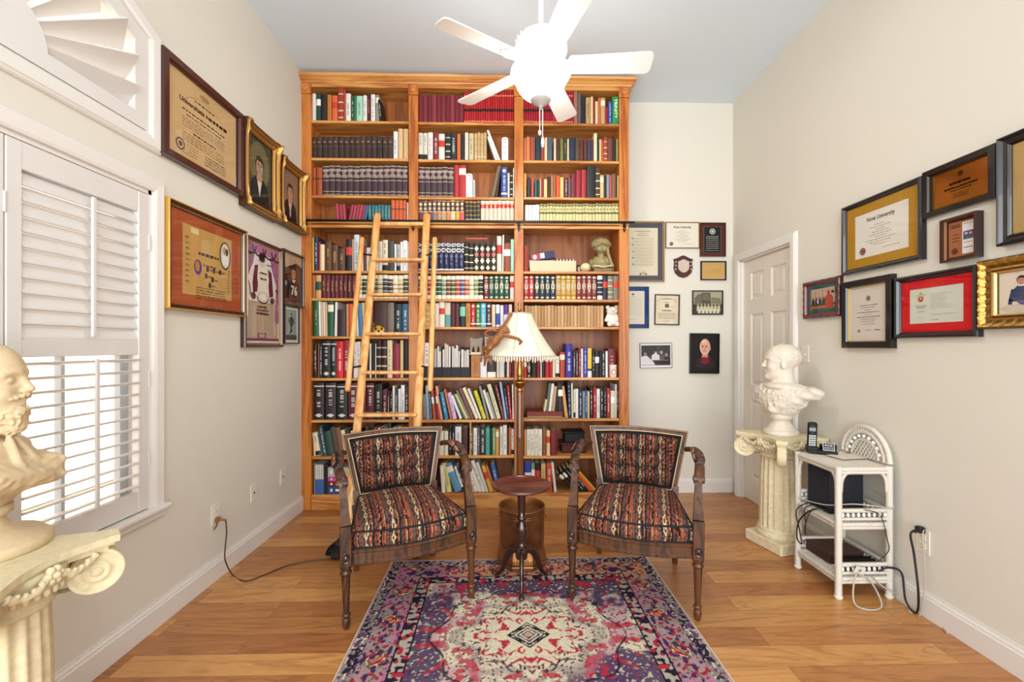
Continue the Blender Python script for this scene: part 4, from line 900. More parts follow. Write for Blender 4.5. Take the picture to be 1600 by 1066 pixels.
def picture(name, label, cat, wall, px, fw, th, prof, cols, matc, mw, paper, paint, gold=False, seg=1, disp=None, glass=True, group=None, tilt=0.0, off=None, inner=None):
    c, w, h = wall_rect(wall, *px, off=off if off is not None else th*.9)
    r_, u_, o_ = WB[wall]; m4 = Matrix(((r_.x,u_.x,o_.x,c.x),(r_.y,u_.y,o_.y,c.y),(r_.z,u_.z,o_.z,c.z),(0,0,0,1))) @ T(0,0,.002) @ R(tilt, 'Z')
    root = thing(name, label, cat, mat4=m4, group=group)
    frame_mesh(w, h, fw, th, prof, cols, seg, disp).build('frame', M_FRGOLD if gold else M_FRAME, root)
    iw, ih = w-2*fw, h-2*fw; z0 = th*.30
    b = MB(); b.box((-w/2+.004, -h/2+.004, .0), (w/2-.004, h/2-.004, z0-.002), '#2a2420'); b.build('backing', M_MAT, root)
    pw, ph = iw, ih
    if matc:
        mwx, mwy = mw if isinstance(mw, tuple) else (mw, mw); pw, ph = iw-2*mwx, ih-2*mwy; b = MB()
        X, Y, x, y = iw/2+.002, ih/2+.002, pw/2, ph/2
        for (q0, q1) in (((-X,-Y),(X,-y)), ((-X,y),(X,Y)), ((-X,-y),(-x,y)), ((x,-y),(X,y))): b.box((*q0, z0), (*q1, z0+.003), matc)
        mo = b.build('mat_board', M_MAT, root)
        if inner:
            b = MB(); d = .005
            for (q0, q1) in (((-x,-y),(x,-y+d)), ((-x,y-d),(x,y)), ((-x,-y),(-x+d,y)), ((x-d,-y),(x,y))): b.box((*q0, z0+.0005), (*q1, z0+.0038), inner)
            b.build('inner_border', M_MAT, mo)
    P = Pr(pw-.001, ph-.001, paper); paint(P); P.b.build('print', M_PRINT, root, mat4=T(0, 0, z0-.0012))
    if glass:
        b = MB(); b.box((-iw/2, -ih/2, z0+.0055), (iw/2, ih/2, z0+.007)); b.build('glass_pane', M_GLASS, root)
    return root

INK = '#4a4238'
def diploma_old(P):
    P.r(.03,.03,.97,.97,'#cfae7e'); P.e(.5,.9,.07,.035,'#a8865a'); P.arc(.5,.55,.33,.3,150,30,.005,'#9a7a50')
    P.t('Universitatis', .33,.70,.078,'#2a1d14',1.1,.003); P.words(.52,.84,.70,.045,'#2a1d14',False); P.words(.36,.64,.79,.02,'#3a2a1c'); P.words(.2,.8,.60,.02,'#4a3824'); P.words(.25,.75,.55,.014,'#4a3824')
    for k in range(4): P.words(.2,.8,.50-k*.03,.009,'#7a6444')
    P.words(.34,.66,.365,.02,'#3a2a1c'); 
    for k in range(4): P.words(.2,.8,.32-k*.03,.009,'#7a6444')
    for k in range(4): P.words(.5,.82,.18-k*.035,.010,'#5a4630'); P.words(.2,.4,.18-k*.035,.008,'#8a7450')
    P.seal(.17,.15,.055,'#6a4a30','#c9a878')
picture('framed_diploma', 'large old parchment diploma in dark red-brown wooden frame beside the fan-shaped window', 'framed diploma', 'L', (254,380,70,238), .040, .034, 'flat', ['#3a1712','#4a1d16','#32120e'], None, 0, '#cba977', diploma_old)
def port(bgc, coat, skin, hair, shirt='#e4dccf', tie=None, side=1):
    def f(P):
        P.e(.5,.62,.42,.36,bgc[1]); P.r(0,0,1,.05,bgc[0])
        P.p([(.06,0),(.12,.28),(.30,.42),(.62,.44),(.86,.30),(.96,0)], coat)
        P.p([(.38,.42),(.50,.12),(.62,.44)], shirt)
        if tie: P.p([(.47,.36),(.53,.36),(.55,.14),(.50,.08),(.46,.14)], tie)
        P.p([(.40,.36),(.60,.36),(.58,.50),(.42,.50)], skin); head(P, .5,.60,.17,skin,hair)
    return f
def orn(s_, t, d, w, h):
    e = min(t, 1-t); k = math.exp(-(e/.13)**2); return .018*k*(.4+.6*math.sin(t*110+d*8))*(1 if .1 < d < .75 else .2) + .010*k*(d < .4) + .0015*math.sin(t*160)*(d < .3)
def orn2(s_, t, d, w, h):
    return .006*math.sin(t*75)*math.sin(d*7+t*30)*(1 if .12 < d < .55 else .1)
GG = ['#5a3a1c','#8a6230','#c49a52','#7a4a22','#b98a44','#8f6430','#d8b468','#6b4420','#c09048','#a67a3c','#4a2c16']
picture('framed_portrait', 'ornate gilt frame holding a dark painted portrait of a young person with loose hair', 'framed portrait', 'L', (384,437,181,320), .062, .050, 'scoop', GG, None, 0, '#4a4a38', port(('#3a3a2e','#75704e'), '#1d2124', '#c09678', '#33241a'), gold=True, seg=26, disp=orn, off=.045)
picture('framed_portrait', 'gilt-framed portrait photograph of a dark-haired person in suit and tie beside the bookcase', 'framed portrait', 'L', (441,477,241,348), .055, .050, 'scoop', GG, None, 0, '#8a6a54', port(('#6a4c3c','#9a7860'), '#2a1a18', '#cf9a78', '#20140f', tie='#c8c0b8'), gold=True, seg=26, disp=orn, off=.048)
def wedding(P):
    P.r(.16,.12,.84,.88,'#c29a58'); a = P.w/P.h
    P.e(.74,.66,.085,.17*1.0,'#2c2a26',24); P.e(.74,.66,.07,.15,'#d6d0c2',24); P.e(.73,.72,.025,.05,'#b58c70'); P.e(.765,.71,.022,.045,'#3a3430'); P.p([(.70,.54),(.69,.66),(.78,.66),(.79,.54)],'#e8e4dc')
    P.r(.26,.80,.36,.86,'#e0c890'); P.e(.35,.44,.05,.085,'#5a2f82'); P.e(.345,.45,.03,.06,'#b8863c')
    P.words(.36,.64,.60,.035,'#2e2418'); P.words(.42,.62,.48,.02,INK); 
    for i,(x,y) in enumerate(((.46,.44),(.55,.44),(.64,.44),(.44,.36),(.53,.33),(.49,.26))): P.r(x,y-.025,x+.035,y+.03,'#4a3446' if i%2 else '#3a2c24'); P.words(x+.045,x+.1,y,.016,INK)
    for k in range(5): P.words(.32,.74,.215-k*.03,.010,'#6a5232')
    for k in range(9): P.words(.19,.235,.26+k*.06,.02,'#8a6a3c'); P.words(.77,.81,.2+k*.035,.012,'#8a6a3c')
def rope(s_, t, d, w, h): return .0035*math.sin(t*(w if s_ % 2 == 0 else h)*420)*(.5 < d < .8)
picture('framed_certificate', 'wide gold and brown beaded frame with rust mat around an illuminated parchment certificate', 'framed certificate', 'L', (262,386,307,482), .030, .036, 'scoop', ['#b98a28','#d0a038','#c79632','#5a3014','#43220f','#5a3014','#3a1c0c','#d8c08a','#2a160c','#c8a060'], '#a8502c', (.0,.0), '#a8502c', wedding, seg=60, disp=rope)
def player(P):
    P.r(.02,.02,.98,.42,'#b9a48c'); P.r(.02,.42,.98,.985,'#e2dedb')
    for k in range(4): P.r(.12+k*.22,.05,.13+k*.22,.40,'#ab967e')
    P.p([(.0,.42),(.0,1),(.30,1),(.22,.80),(.08,.66),(.05,.28),(.0,.26)],'#a0628a'); P.p([(1,.22),(1,1),(.66,1),(.78,.78),(.92,.62),(.86,.24),(.92,.20)],'#a0628a'); P.p([(.2,1),(.3,.9),(.5,.93),(.6,.90),(.8,.92),(.9,1)],'#b47a9c')
    for (cx,rx) in ((.12,.18),(.40,.18),(.70,.2),(.93,.16)): P.arc(cx,.97,rx,.085,180,360,.03,'#2a1624')
    # the player in maroon and white, hands lowered
    M1, S1, W1 = '#6a1c2c', '#5a3426', '#e8e2d4'
    P.p([(.26,.78),(.40,.80),(.36,.62),(.33,.52),(.22,.50),(.20,.60)], M1); P.p([(.60,.79),(.76,.75),(.80,.60),(.82,.50),(.70,.48),(.66,.62)], M1)
    P.p([(.36,.80),(.64,.80),(.68,.66),(.64,.52),(.38,.52),(.33,.66)], W1); P.e(.5,.47,.17,.06,'#d8cdb8'); P.e(.5,.475,.10,.035,'#efe8da'); P.arc(.5,.47,.17,.06,180,360,.02,'#3a2a2c')
    P.e(.22,.47,.07,.035,S1); P.e(.79,.45,.07,.035,S1)
    P.e(.47,.865,.085,.048,S1); P.e(.47,.895,.088,.035,'#1c1412'); P.p([(.40,.80),(.46,.77),(.56,.80),(.54,.84),(.42,.84)], '#d8d0c0'); P.e(.45,.86,.014,.005,'#120c0a'); P.e(.50,.86,.014,.005,'#120c0a'); P.l([(.44,.835),(.51,.835)],.015,'#2a1612')
    P.words(.40,.62,.72,.022,'#5a2a30'); P.words(.42,.60,.66,.022,'#5a2a30'); P.words(.06,.26,.90,.014,'#2a2a2a'); P.words(.62,.80,.82,.012,'#2a2a2a')
    P.l([(.06,.62),(.12,.56),(.14,.48)],.02,'#2a1624'); P.l([(.88,.56),(.93,.58),(.95,.54)],.02,'#2a1624')
    P.words(.34,.60,.37,.02,'#3a2a24'); P.words(.32,.66,.335,.022,'#8a3c34'); P.words(.30,.68,.30,.022,'#2a2320')
    P.r(.34,.04,.58,.10,'#8a5478'); P.r(.38,.055,.54,.09,'#b9a48c'); P.r(.02,.02,.98,.045,'#7a4468')
picture('framed_poster', 'tall brown-framed poster of an athlete in maroon and white between purple curtains', 'framed poster', 'L', (382,442,364,543), .026, .030, 'round', ['#3a1f14','#4a2818','#5a3420','#a8823c'], '#b8a888', .004, '#e8e2dc', player)
def p76(P):
    P.r(0,0,1,1,'#5a3226'); P.p([(0,.70),(0,1),(1,1),(1,.80),(.7,.86),(.3,.74)],'#c2a080'); P.p([(0,.62),(.3,.76),(.7,.84),(1,.74),(1,.70),(.6,.78),(.3,.70),(0,.57)],'#1c1210')
    P.r(.08,.1,.2,.55,'#3c1f18'); P.e(.12,.40,.08,.05,'#a8a8a8'); P.p([(.22,.06),(.2,.42),(.4,.52),(.66,.52),(.9,.40),(.92,.06)],'#241416')
    head(P,.54,.63,.13,'#b88c6c','#3a2418'); P.p([(.44,.50),(.66,.50),(.58,.44),(.5,.44)],'#d8c8b4'); P.t('76',.56,.27,.26,'#e8e2da',1.0,.008); P.r(0,0,1,.05,'#7a4a34')
picture('framed_photograph', 'black-framed photograph of a seated player wearing a dark jersey numbered 76', 'framed photograph', 'L', (443,475,388,476), .016, .022, 'flat', ['#1c1310','#281a14'], None, 0, '#5a3226', p76)
def runner(P):
    P.r(.1,.08,.9,.94,'#9aa29e'); P.r(.1,.08,.9,.22,'#3a403c'); P.e(.5,.80,.05,.035,'#1a1c1c'); P.p([(.36,.72),(.58,.74),(.64,.62),(.56,.46),(.40,.46)],'#2a2e30'); P.l([(.52,.48),(.46,.34),(.34,.20)],.07,'#202426'); P.l([(.46,.48),(.54,.34),(.40,.30)],.07,'#2a2e30'); P.l([(.38,.70),(.30,.60),(.42,.56)],.05,'#202426'); P.l([(.58,.70),(.70,.60),(.62,.52)],.05,'#202426')
picture('framed_photograph', 'tiny black-framed black-and-white photograph of a running athlete, lowest beside the bookcase', 'framed photograph', 'L', (445,468,477,537), .007, .018, 'flat', ['#161414'], None, 0, '#e4e4e0', runner)

# back wall, between bookcase and corner
def proclam(P):
    P.words(.25,.75,.93,.016,'#6a5a44'); P.words(.35,.65,.885,.014,'#6a5a44'); P.words(.3,.7,.84,.014,'#6a5a44')
    for k in range(9):
        y = .78-k*.068
        if k % 2 == 0: P.e(.16,y,.035,.010,'#7a3c34' if k == 4 else '#2a2a30')
        P.words(.18,.86,y,.010,'#9a8c74',False); P.words(.14,.86,y-.03,.008,'#a89a80',False)
    P.e(.42,.03,.03,.02,'#3a3a5a'); P.e(.6,.03,.03,.02,'#3a3a5a'); P.e(.52,.06,.06,.025,'#c8a860')
picture('framed_proclamation', 'tall gold-framed proclamation with charcoal mat, partly hidden behind the bookcase side', 'framed document', 'B', (972,1038,346,440), .014, .022, 'thin', ['#8a6a3a','#c2a36a'], '#4a4c54', .040, '#d8cfb4', proclam)
def nova(P):
    P.t('Nova University', .5,.83,.13,'#20242a',.85,.003)
    for k,(a,b_) in enumerate(((.4,.6),(.3,.7),(.42,.58),(.34,.66),(.28,.72),(.40,.60),(.22,.78),(.30,.70),(.38,.62))): P.words(a,b_,.68-k*.055,.012,'#7a7468')
    P.words(.55,.86,.14,.01,'#8a8478'); P.seal(.16,.15,.06,'#6a2a2e' if P.w > .3 else '#3a3a34','#a88a60')
picture('framed_certificate', 'small cream university certificate in a thin gold frame on the end wall', 'framed certificate', 'B', (1040,1093,347,388), .007, .016, 'thin', ['#7a5c30','#c2a060'], None, 0, '#e2dccb', nova)
def plaq(P):
    P.r(.12,.08,.88,.92,'#141416'); P.r(.14,.095,.86,.905,'#8a8478'); P.r(.15,.10,.85,.90,'#141416'); P.seal(.5,.76,.12,'#c8c2b4','#2a2a2c')
    for k in range(7): P.words(.24,.76,.60-k*.06,.018 if k < 2 else .012,'#c8c4ba')
    P.words(.22,.78,.17,.012,'#b8b4aa')
picture('award_plaque', 'dark wooden award plaque with black engraved plate above the gold paper frame', 'award plaque', 'B', (1094,1134,348,401), .006, .020, 'flat', ['#4a1f16','#5a2a1c'], None, 0, '#55231a', plaq, glass=False)
def shield(name, label):
    c, w, h = wall_rect('B', 1053, 1083, 399, 434); r_, u_, o_ = WB['B']
    root = thing(name, label, 'award plaque', mat4=Matrix(((r_.x,u_.x,o_.x,c.x),(r_.y,u_.y,o_.y,c.y),(r_.z,u_.z,o_.z,c.z),(0,0,0,1))))
    def out(k): return [(x*w*k, y*h*k) for x, y in ((0,-.5),(.22,-.44),(.42,-.28),(.49,-.05),(.46,.18),(.5,.34),(.36,.36),(.22,.42),(.12,.47),(0,.5),(-.12,.47),(-.22,.42),(-.36,.36),(-.5,.34),(-.46,.18),(-.49,-.05),(-.42,-.28),(-.22,-.44))]
    b = MB(); b.prism(out(1), .002, .016, '#3a0f12'); b.prism(out(.92), .016, .021, '#451216'); bo = b.build('backboard', M_FRAME, root)
    b = MB(); b.prism([(x, y+.004) for x, y in out(.60)], .021, .026, '#c8b8aa'); b.build('engraved_plate', M_ATTR, root)
    b = MB()
    for s_ in (-1, 1):
        for k in range(3): b.ell(s_*w*.40, h*(.2-.16*k), .006, .008, .0212, '#b8b0a8')
    b.build('small_badge', M_ATTR, root)
shield('shield_plaque', 'small dark red shield-shaped plaque with a pale silver plate')
picture('framed_certificate', 'small black frame with blank-looking golden paper next to the door casing', 'framed certificate', 'B', (1095,1135,408,438), .012, .018, 'flat', ['#171311','#221a14'], '#c8b078', .008, '#c79d58', lambda P: [P.words(.12,.88,.62-k*.09,.015,'#a5803f') for k in range(4)])
def letter(P):
    P.e(.5,.90,.06,.03,'#a8343a'); P.words(.38,.62,.83,.012,'#8a7c6a')
    for k in range(9): P.words(.12,.88,.74-k*.06,.010,'#9a917f',False)
    P.words(.3,.7,.15,.012,'#7a7468')
picture('framed_letter', 'blue-matted framed letter half hidden behind the bookcase side', 'framed letter', 'B', (965,1014,448,513), .007, .016, 'flat', ['#14161c','#1c1f28'], '#24407c', .030, '#ddd6c2', letter)
def lodge(P):
    P.arc(.5,.80,.40,.10,200,-20,.012,INK); P.words(.3,.7,.88,.025,INK); P.seal(.5,.64,.10,'#4a3c34','#7a6a5a'); P.words(.36,.64,.76,.02,INK); P.words(.3,.7,.47,.04,'#2a2018')
    for k in range(4): P.words(.12,.88,.37-k*.06,.018,'#5a4e40')
    P.words(.36,.64,.10,.015,INK); P.words(.66,.84,.62,.01,INK)
picture('framed_certificate', 'small portrait certificate with dark central seal in brown wooden frame', 'framed certificate', 'B', (1023,1062,460,508), .010, .016, 'flat', ['#3a1c14','#5a3020'], None, 0, '#dcd0b4', lodge, tilt=math.radians(-1))
def group(P):
    P.r(0,.0,1,1,'#8a8468'); P.r(0,.55,1,1,'#a8a288'); P.p([(.05,.4),(.05,.72),(.2,.9),(.3,.9),(.3,.4)],'#6a6650'); P.p([(.3,.4),(.3,.95),(.6,.95),(.62,.4)],'#4e4a3a'); P.p([(.62,.4),(.64,.75),(.95,.7),(.98,.4)],'#78745c')
    for k in range(5): P.r(.34+k*.05,.6,.36+k*.05,.9,'#8a8468')
    P.r(0,0,1,.42,'#3a382c')
    for k in range(7): P.p([(.12+k*.12,.12),(.13+k*.12,.36),(.21+k*.12,.36),(.22+k*.12,.12)],'#c8c2a4'); P.e(.17+k*.12,.42,.028,.045,'#b8ae8c')
    for k in range(6): P.p([(.16+k*.13,.02),(.17+k*.13,.20),(.25+k*.13,.20),(.26+k*.13,.02)],'#d4ceb0'); P.e(.21+k*.13,.25,.028,.045,'#beb492')
picture('framed_photograph', 'sepia group photograph of people before a building in a black frame', 'framed photograph', 'B', (1082,1130,454,492), .009, .016, 'flat', ['#14120f','#201c18'], None, 0, '#8a8468', group)
def bwmeet(P):
    P.r(.03,.08,.97,.92,'#4a4448'); P.r(.03,.5,.55,.92,'#2e292e'); P.r(.6,.5,.97,.92,'#3a363a'); P.p([(.03,.1),(.03,.45),(.2,.5),(.4,.25),(.5,.1)],'#dcd8da'); P.p([(.35,.3),(.38,.52),(.5,.6),(.62,.5),(.66,.3)],'#d8d4d6')
    P.e(.5,.66,.05,.085,'#b8b0b0'); P.e(.16,.55,.05,.08,'#8a8284'); P.e(.68,.62,.045,.08,'#a8a0a0'); P.e(.84,.52,.045,.08,'#989092'); P.p([(.62,.25),(.62,.48),(.76,.52),(.8,.3)],'#5a5458'); P.p([(.76,.2),(.78,.42),(.92,.42),(.97,.2)],'#2a2628'); P.r(.45,.12,.97,.30,'#2c282a'); P.r(.45,.28,.9,.31,'#78706f'); P.e(.5,.70,.052,.06,'#2c2628')
picture('framed_photograph', 'black-and-white photograph of people around a desk in a thin white frame, lowest on end wall', 'framed photograph', 'B', (1000,1050,536,575), .004, .014, 'thin', ['#3a383a','#d8d4d0'], None, 0, '#e8e4e2', bwmeet, tilt=math.radians(.8))
def bald(P):
    P.r(0,0,1,1,'#191314'); P.p([(.20,.18),(.28,.36),(.44,.44),(.66,.44),(.82,.34),(.92,.16),(.7,.10),(.4,.10)],'#2c2024'); P.p([(.40,.26),(.40,.42),(.52,.46),(.66,.42),(.68,.26),(.54,.22)],'#7c1a22'); P.p([(.42,.40),(.64,.40),(.64,.52),(.44,.52)],'#c08470')
    P.e(.53,.67,.185,.205,'#d9cfc6',28); P.e(.53,.715,.168,.155,'#dca48c',28); head(P,.53,.65,.19,'#dca48c','#ded6cf',-.1,True); P.e(.50,.80,.09,.045,'#e6b8a2'); P.e(.71,.63,.025,.05,'#c88c76')
picture('framed_portrait', 'black canvas portrait of a bald smiling man in a red turtleneck', 'framed portrait', 'B', (1078,1124,521,584), .006, .024, 'flat', ['#141010','#1a1416'], None, 0, '#191314', bald, glass=False, tilt=math.radians(-.6))

# wall beside the door
def gradu(P):
    P.r(.02,.02,.98,.98,'#c7a890'); P.r(0,0,1,.28,'#7a4428'); P.r(0,.1,1,.14,'#c88a58'); P.r(0,.2,1,.23,'#3a2018')
    for k in range(4): x = .1+k*.15; P.p([(x-.06,.26),(x-.05,.48),(x+.05,.5),(x+.07,.26)],'#1c1a22'); P.e(x,.54,.04,.05,'#8a5a44'); P.l([(x-.06,.30),(x-.04,.86)],.012,'#4a4038')
    P.r(.28,.3,.34,.46,'#dcdce0'); P.p([(.64,.02),(.60,.55),(.72,.68),(.84,.66),(.94,.50),(.92,.02)],'#b03c20'); P.e(.74,.74,.06,.07,'#8a4a34'); P.p([(.66,.78),(.82,.78),(.74,.88)],'#c04a28'); P.r(.86,.7,.96,.82,'#1c1c22')
def wavy(s_, t, d, w, h): return .002*math.sin(t*30)*(d < .4)
picture('framed_photograph', 'dark red carved frame with green mat around a graduation ceremony photograph', 'framed photograph', 'R', (1255,1312,442,499,431,494), .032, .028, 'round', ['#3c0d10','#5a171a','#6e2024','#4a1114'], '#1f5348', .022, '#c7a890', gradu, seg=20, disp=wavy)
picture('framed_diploma', 'white university diploma with red seal and golden mat in thick black frame', 'framed diploma', 'R', (1315,1440,325,432,275,404), .028, .030, 'round', ['#0e0d10','#17161a','#1c1b20','#0e0d10'], '#b08428', (.055,.05), '#e0ddd4', nova)
def cert2(P):
    P.words(.1,.9,.95,.004,'#b0a898'); P.seal(.5,.79,.06,'#17171a','#c8c2b4')
    for k,(a,b_,t_) in enumerate(((.25,.75,.012),(.3,.7,.012),(.4,.6,.008),(.2,.8,.014),(.4,.6,.008),(.18,.84,.014),(.28,.72,.008),(.3,.7,.008),(.32,.68,.008))): P.words(a,b_,.66-k*.045,t_,'#5a544a')
    P.seal(.24,.17,.035,'#1c1c20','#e0dccf'); P.words(.42,.58,.18,.014,'#7a7264'); P.words(.68,.84,.18,.016,'#5a544a')
picture('framed_certificate', 'portrait-format certificate with black round emblem in wide black frame, no coloured mat', 'framed certificate', 'R', (1316,1394,442,545,428,543), .040, .030, 'flat', ['#0c0b0d','#141316','#100f12','#c9a85e'], '#d8cfae', .008, '#d8d2c6', cert2)
def cert3(P):
    P.e(.22,.70,.065,.10,'#c8b87a'); P.p([(.17,.76),(.27,.76),(.26,.66),(.22,.61),(.18,.66)],'#b02a2c'); P.p([(.19,.73),(.22,.68),(.25,.73)],'#f0e6dc'); P.l([(.12,.80),(.18,.82),(.2,.72)],.008,'#a8984e'); P.l([(.32,.80),(.26,.82),(.24,.72)],.008,'#a8984e'); P.e(.22,.86,.03,.04,'#b8a860')
    P.words(.12,.34,.50,.014,'#4a4a46'); P.words(.15,.31,.45,.018,'#3a3a38'); P.words(.17,.3,.34,.02,'#6a6a66'); P.words(.17,.3,.16,.008,'#9a9a92')
    for k in range(8): P.words(.42,.86,.80-k*.055,.008,'#8a8c84',False,.5+.5*P.rg.random())
    P.words(.44,.9,.24,.012,'#7a7c74',False); P.words(.44,.58,.09,.014,'#3a3a38',False)
picture('framed_certificate', 'landscape certificate with crest on bright red mat in black frame', 'framed certificate', 'R', (1397,1528,437,531,410,524), .030, .030, 'round', ['#0b0b0d','#141418','#1a1a20','#0b0b0d'], '#c8101c', (.042,.040), '#cfd2c4', cert3)
def mirrorplate(P):
    P.l([(.015,.03),(.985,.03),(.985,.97),(.015,.97),(.015,.03)],.006,'#4a2c14'); P.seal(.52,.80,.045,'#3a2412','#9a6a34'); P.words(.33,.70,.58,.07,'#2a1a0e'); P.words(.24,.8,.46,.05,'#2a1a0e'); P.words(.35,.7,.38,.03,'#3a2412')
    for k in range(3): P.words(.4,.65,.28-k*.05,.016,'#4a2c14')
pk = picture('award_plaque', 'landscape black plaque with reflective bronze-coloured plate, highest beside the big cropped frame', 'award plaque', 'R', (1442,1556,270,344,224,308), .030, .024, 'flat', ['#0c0b0b','#141212'], None, 0, '#a87838', mirrorplate, glass=False)
for ch in pk.children:
    if ch.name.startswith('print'): ch.data.materials[0] = attr_mat('bronze_plate', .12, .5, metal=.85)
def smallplaq(P):
    P.r(.06,.05,.94,.95,'#8a5434'); P.r(.08,.065,.92,.935,'#9c6240'); P.r(.50,.10,.88,.90,'#dcdcdc'); P.r(.53,.48,.85,.66,'#5a4a78'); P.r(.53,.45,.85,.50,'#3f6a50'); P.e(.62,.60,.05,.03,'#d8b8c8'); P.e(.76,.59,.05,.03,'#c8a8b8'); P.words(.55,.84,.85,.02,INK); P.words(.55,.84,.38,.02,'#c86a5a'); P.words(.56,.82,.25,.025,INK)
    P.words(.14,.44,.86,.03,'#3a2014'); P.words(.14,.44,.81,.03,'#3a2014'); P.words(.2,.4,.62,.02,'#3a2014'); P.words(.16,.42,.53,.02,'#3a2014'); P.words(.18,.42,.45,.02,'#3a2014'); P.seal(.27,.2,.1,'#4a2a18','#6a4028')
picture('award_plaque', 'small wooden plaque with copper plate and white ticket mounted on it', 'award plaque', 'R', (1470,1527,344,412,330,401), .010, .034, 'flat', ['#2a1712','#3c221a','#a87a54'], None, 0, '#3c221a', smallplaq, glass=False)
def blueprn(P): P.r(.03,.03,.97,.97,'#2a3070'); P.r(.05,.045,.95,.955,'#e4e2ea'); P.p([(.06,.05),(.06,.5),(.3,.35),(.6,.45),(.94,.3),(.94,.05)],'#2c2f6e'); P.words(.2,.8,.8,.03,'#4a4a6a'); P.words(.3,.7,.7,.02,'#4a4a6a')
picture('framed_print', 'big black frame with tan mat cut off by the picture edge, above the gilt frame', 'framed print', 'R', (1558,1690,218,386), .042, .036, 'scoop', ['#0f0c0b','#1d1614','#2a201c','#120e0c'], '#b0925c', .075, '#e4e2ea', blueprn)
def couple(P):
    P.r(0,0,1,1,'#ddd2bf'); P.e(.5,.12,.5,.12,'#cdbfa8')
    for (cx,s_,c) in ((.38,1,'#2c3c5e'),(.62,1.02,'#2a2848')):
        P.p([(cx-.17,.28),(cx-.15,.55),(cx-.06,.66),(cx+.08,.66),(cx+.16,.55),(cx+.18,.28)], c); P.l([(cx-.14,.55),(cx-.18,.32),(cx-.19,.24)],.07,c)
    P.p([(.28,.30),(.60,.30),(.78,.18),(.7,.12),(.5,.16),(.36,.2)],'#5a5a86'); P.p([(.56,.32),(.84,.30),(.86,.2),(.62,.14)],'#4c4c78'); P.e(.60,.14,.07,.03,'#2a2c4e'); P.l([(.44,.42),(.58,.36),(.68,.26)],.04,'#c08c74')
    P.e(.38,.66,.06,.03,'#e8e0d8'); P.e(.62,.66,.06,.03,'#e8e0d8'); head(P,.38,.76,.07,'#c88c74','#3a2420'); head(P,.62,.76,.07,'#c88c74','#221614')
picture('framed_photograph', 'thick carved gilt frame around a photograph of two people in dark blue sweaters', 'framed photograph', 'R', (1528,1685,409,515), .060, .042, 'scoop', ['#3a2410','#8a6228','#c49a4a','#7a5424','#b98c40','#6a4820','#e0c078','#7a5828'], None, 0, '#ddd2bf', couple, gold=True, seg=40, disp=orn2)

# switch and sockets
def plate(name, label, cat, wall, px, kind):
    c, w, h = wall_rect(wall, *px, off=.005); r_, u_, o_ = WB[wall]; w, h = .072, .116
    root = thing(name, label, cat, mat4=Matrix(((r_.x,u_.x,o_.x,c.x),(r_.y,u_.y,o_.y,c.y),(r_.z,u_.z,o_.z,c.z),(0,0,0,1))))
    b = MB(); b.box((-w/2, -h/2, .0005), (w/2, h/2, .006), ch=.003); b.build('cover_plate', M_PLAST, root)
    if kind == 'duplex':
        for s_ in (-1, 1):
            b = MB(); b.box((-.017, s_*.020-.014, .006), (.017, s_*.020+.014, .0085), '#e8e2d2', ch=.002)
            for q in (-.006, .006): b.box((q-.001, s_*.020-.001, .0085), (q+.001, s_*.020+.007, .0088), '#2a2824')
            b.ell(0, s_*.020-.008, .0024, .0024, .0089, '#2a2824', 10); b.build('socket', M_ATTR, root)
    elif kind == 'jack':
        b = MB(); b.box((-.006, -.006, .006), (.006, .006, .0075), '#3a3834'); b.build('jack', M_ATTR, root)
    elif kind == 'switch':
        b = MB(); b.box((-.005, -.012, .006), (.005, .012, .0075), '#dcd6c6'); b.box((-.003, -.008, .0075), (.003, -.001, .016), '#e8e2d2'); b.build('toggle', M_ATTR, root)
    return root, c
plate('electrical_outlet', 'ivory duplex outlet with a brown plug in it, under the left-wall pictures'.replace('left-wall', 'beaded-frame'), 'outlet', 'L', (329,345,790,826), 'duplex')
plate('wall_jack', 'middle ivory wall plate with one small dark jack', 'wall jack', 'L', (391,403,757,790), 'jack')
plate('wall_jack', 'ivory wall plate with dark jack closest to the bookcase', 'wall jack', 'L', (437,447,733,762), 'jack')
plate('electrical_outlet', 'ivory outlet low on wall with black plug, beside the wicker stand', 'outlet', 'R', (1432,1452,820,862), 'duplex')
plate('light_switch', 'ivory light switch plate just behind the plaster head near the door', 'light switch', 'R', (1252,1264,540,566), 'switch')

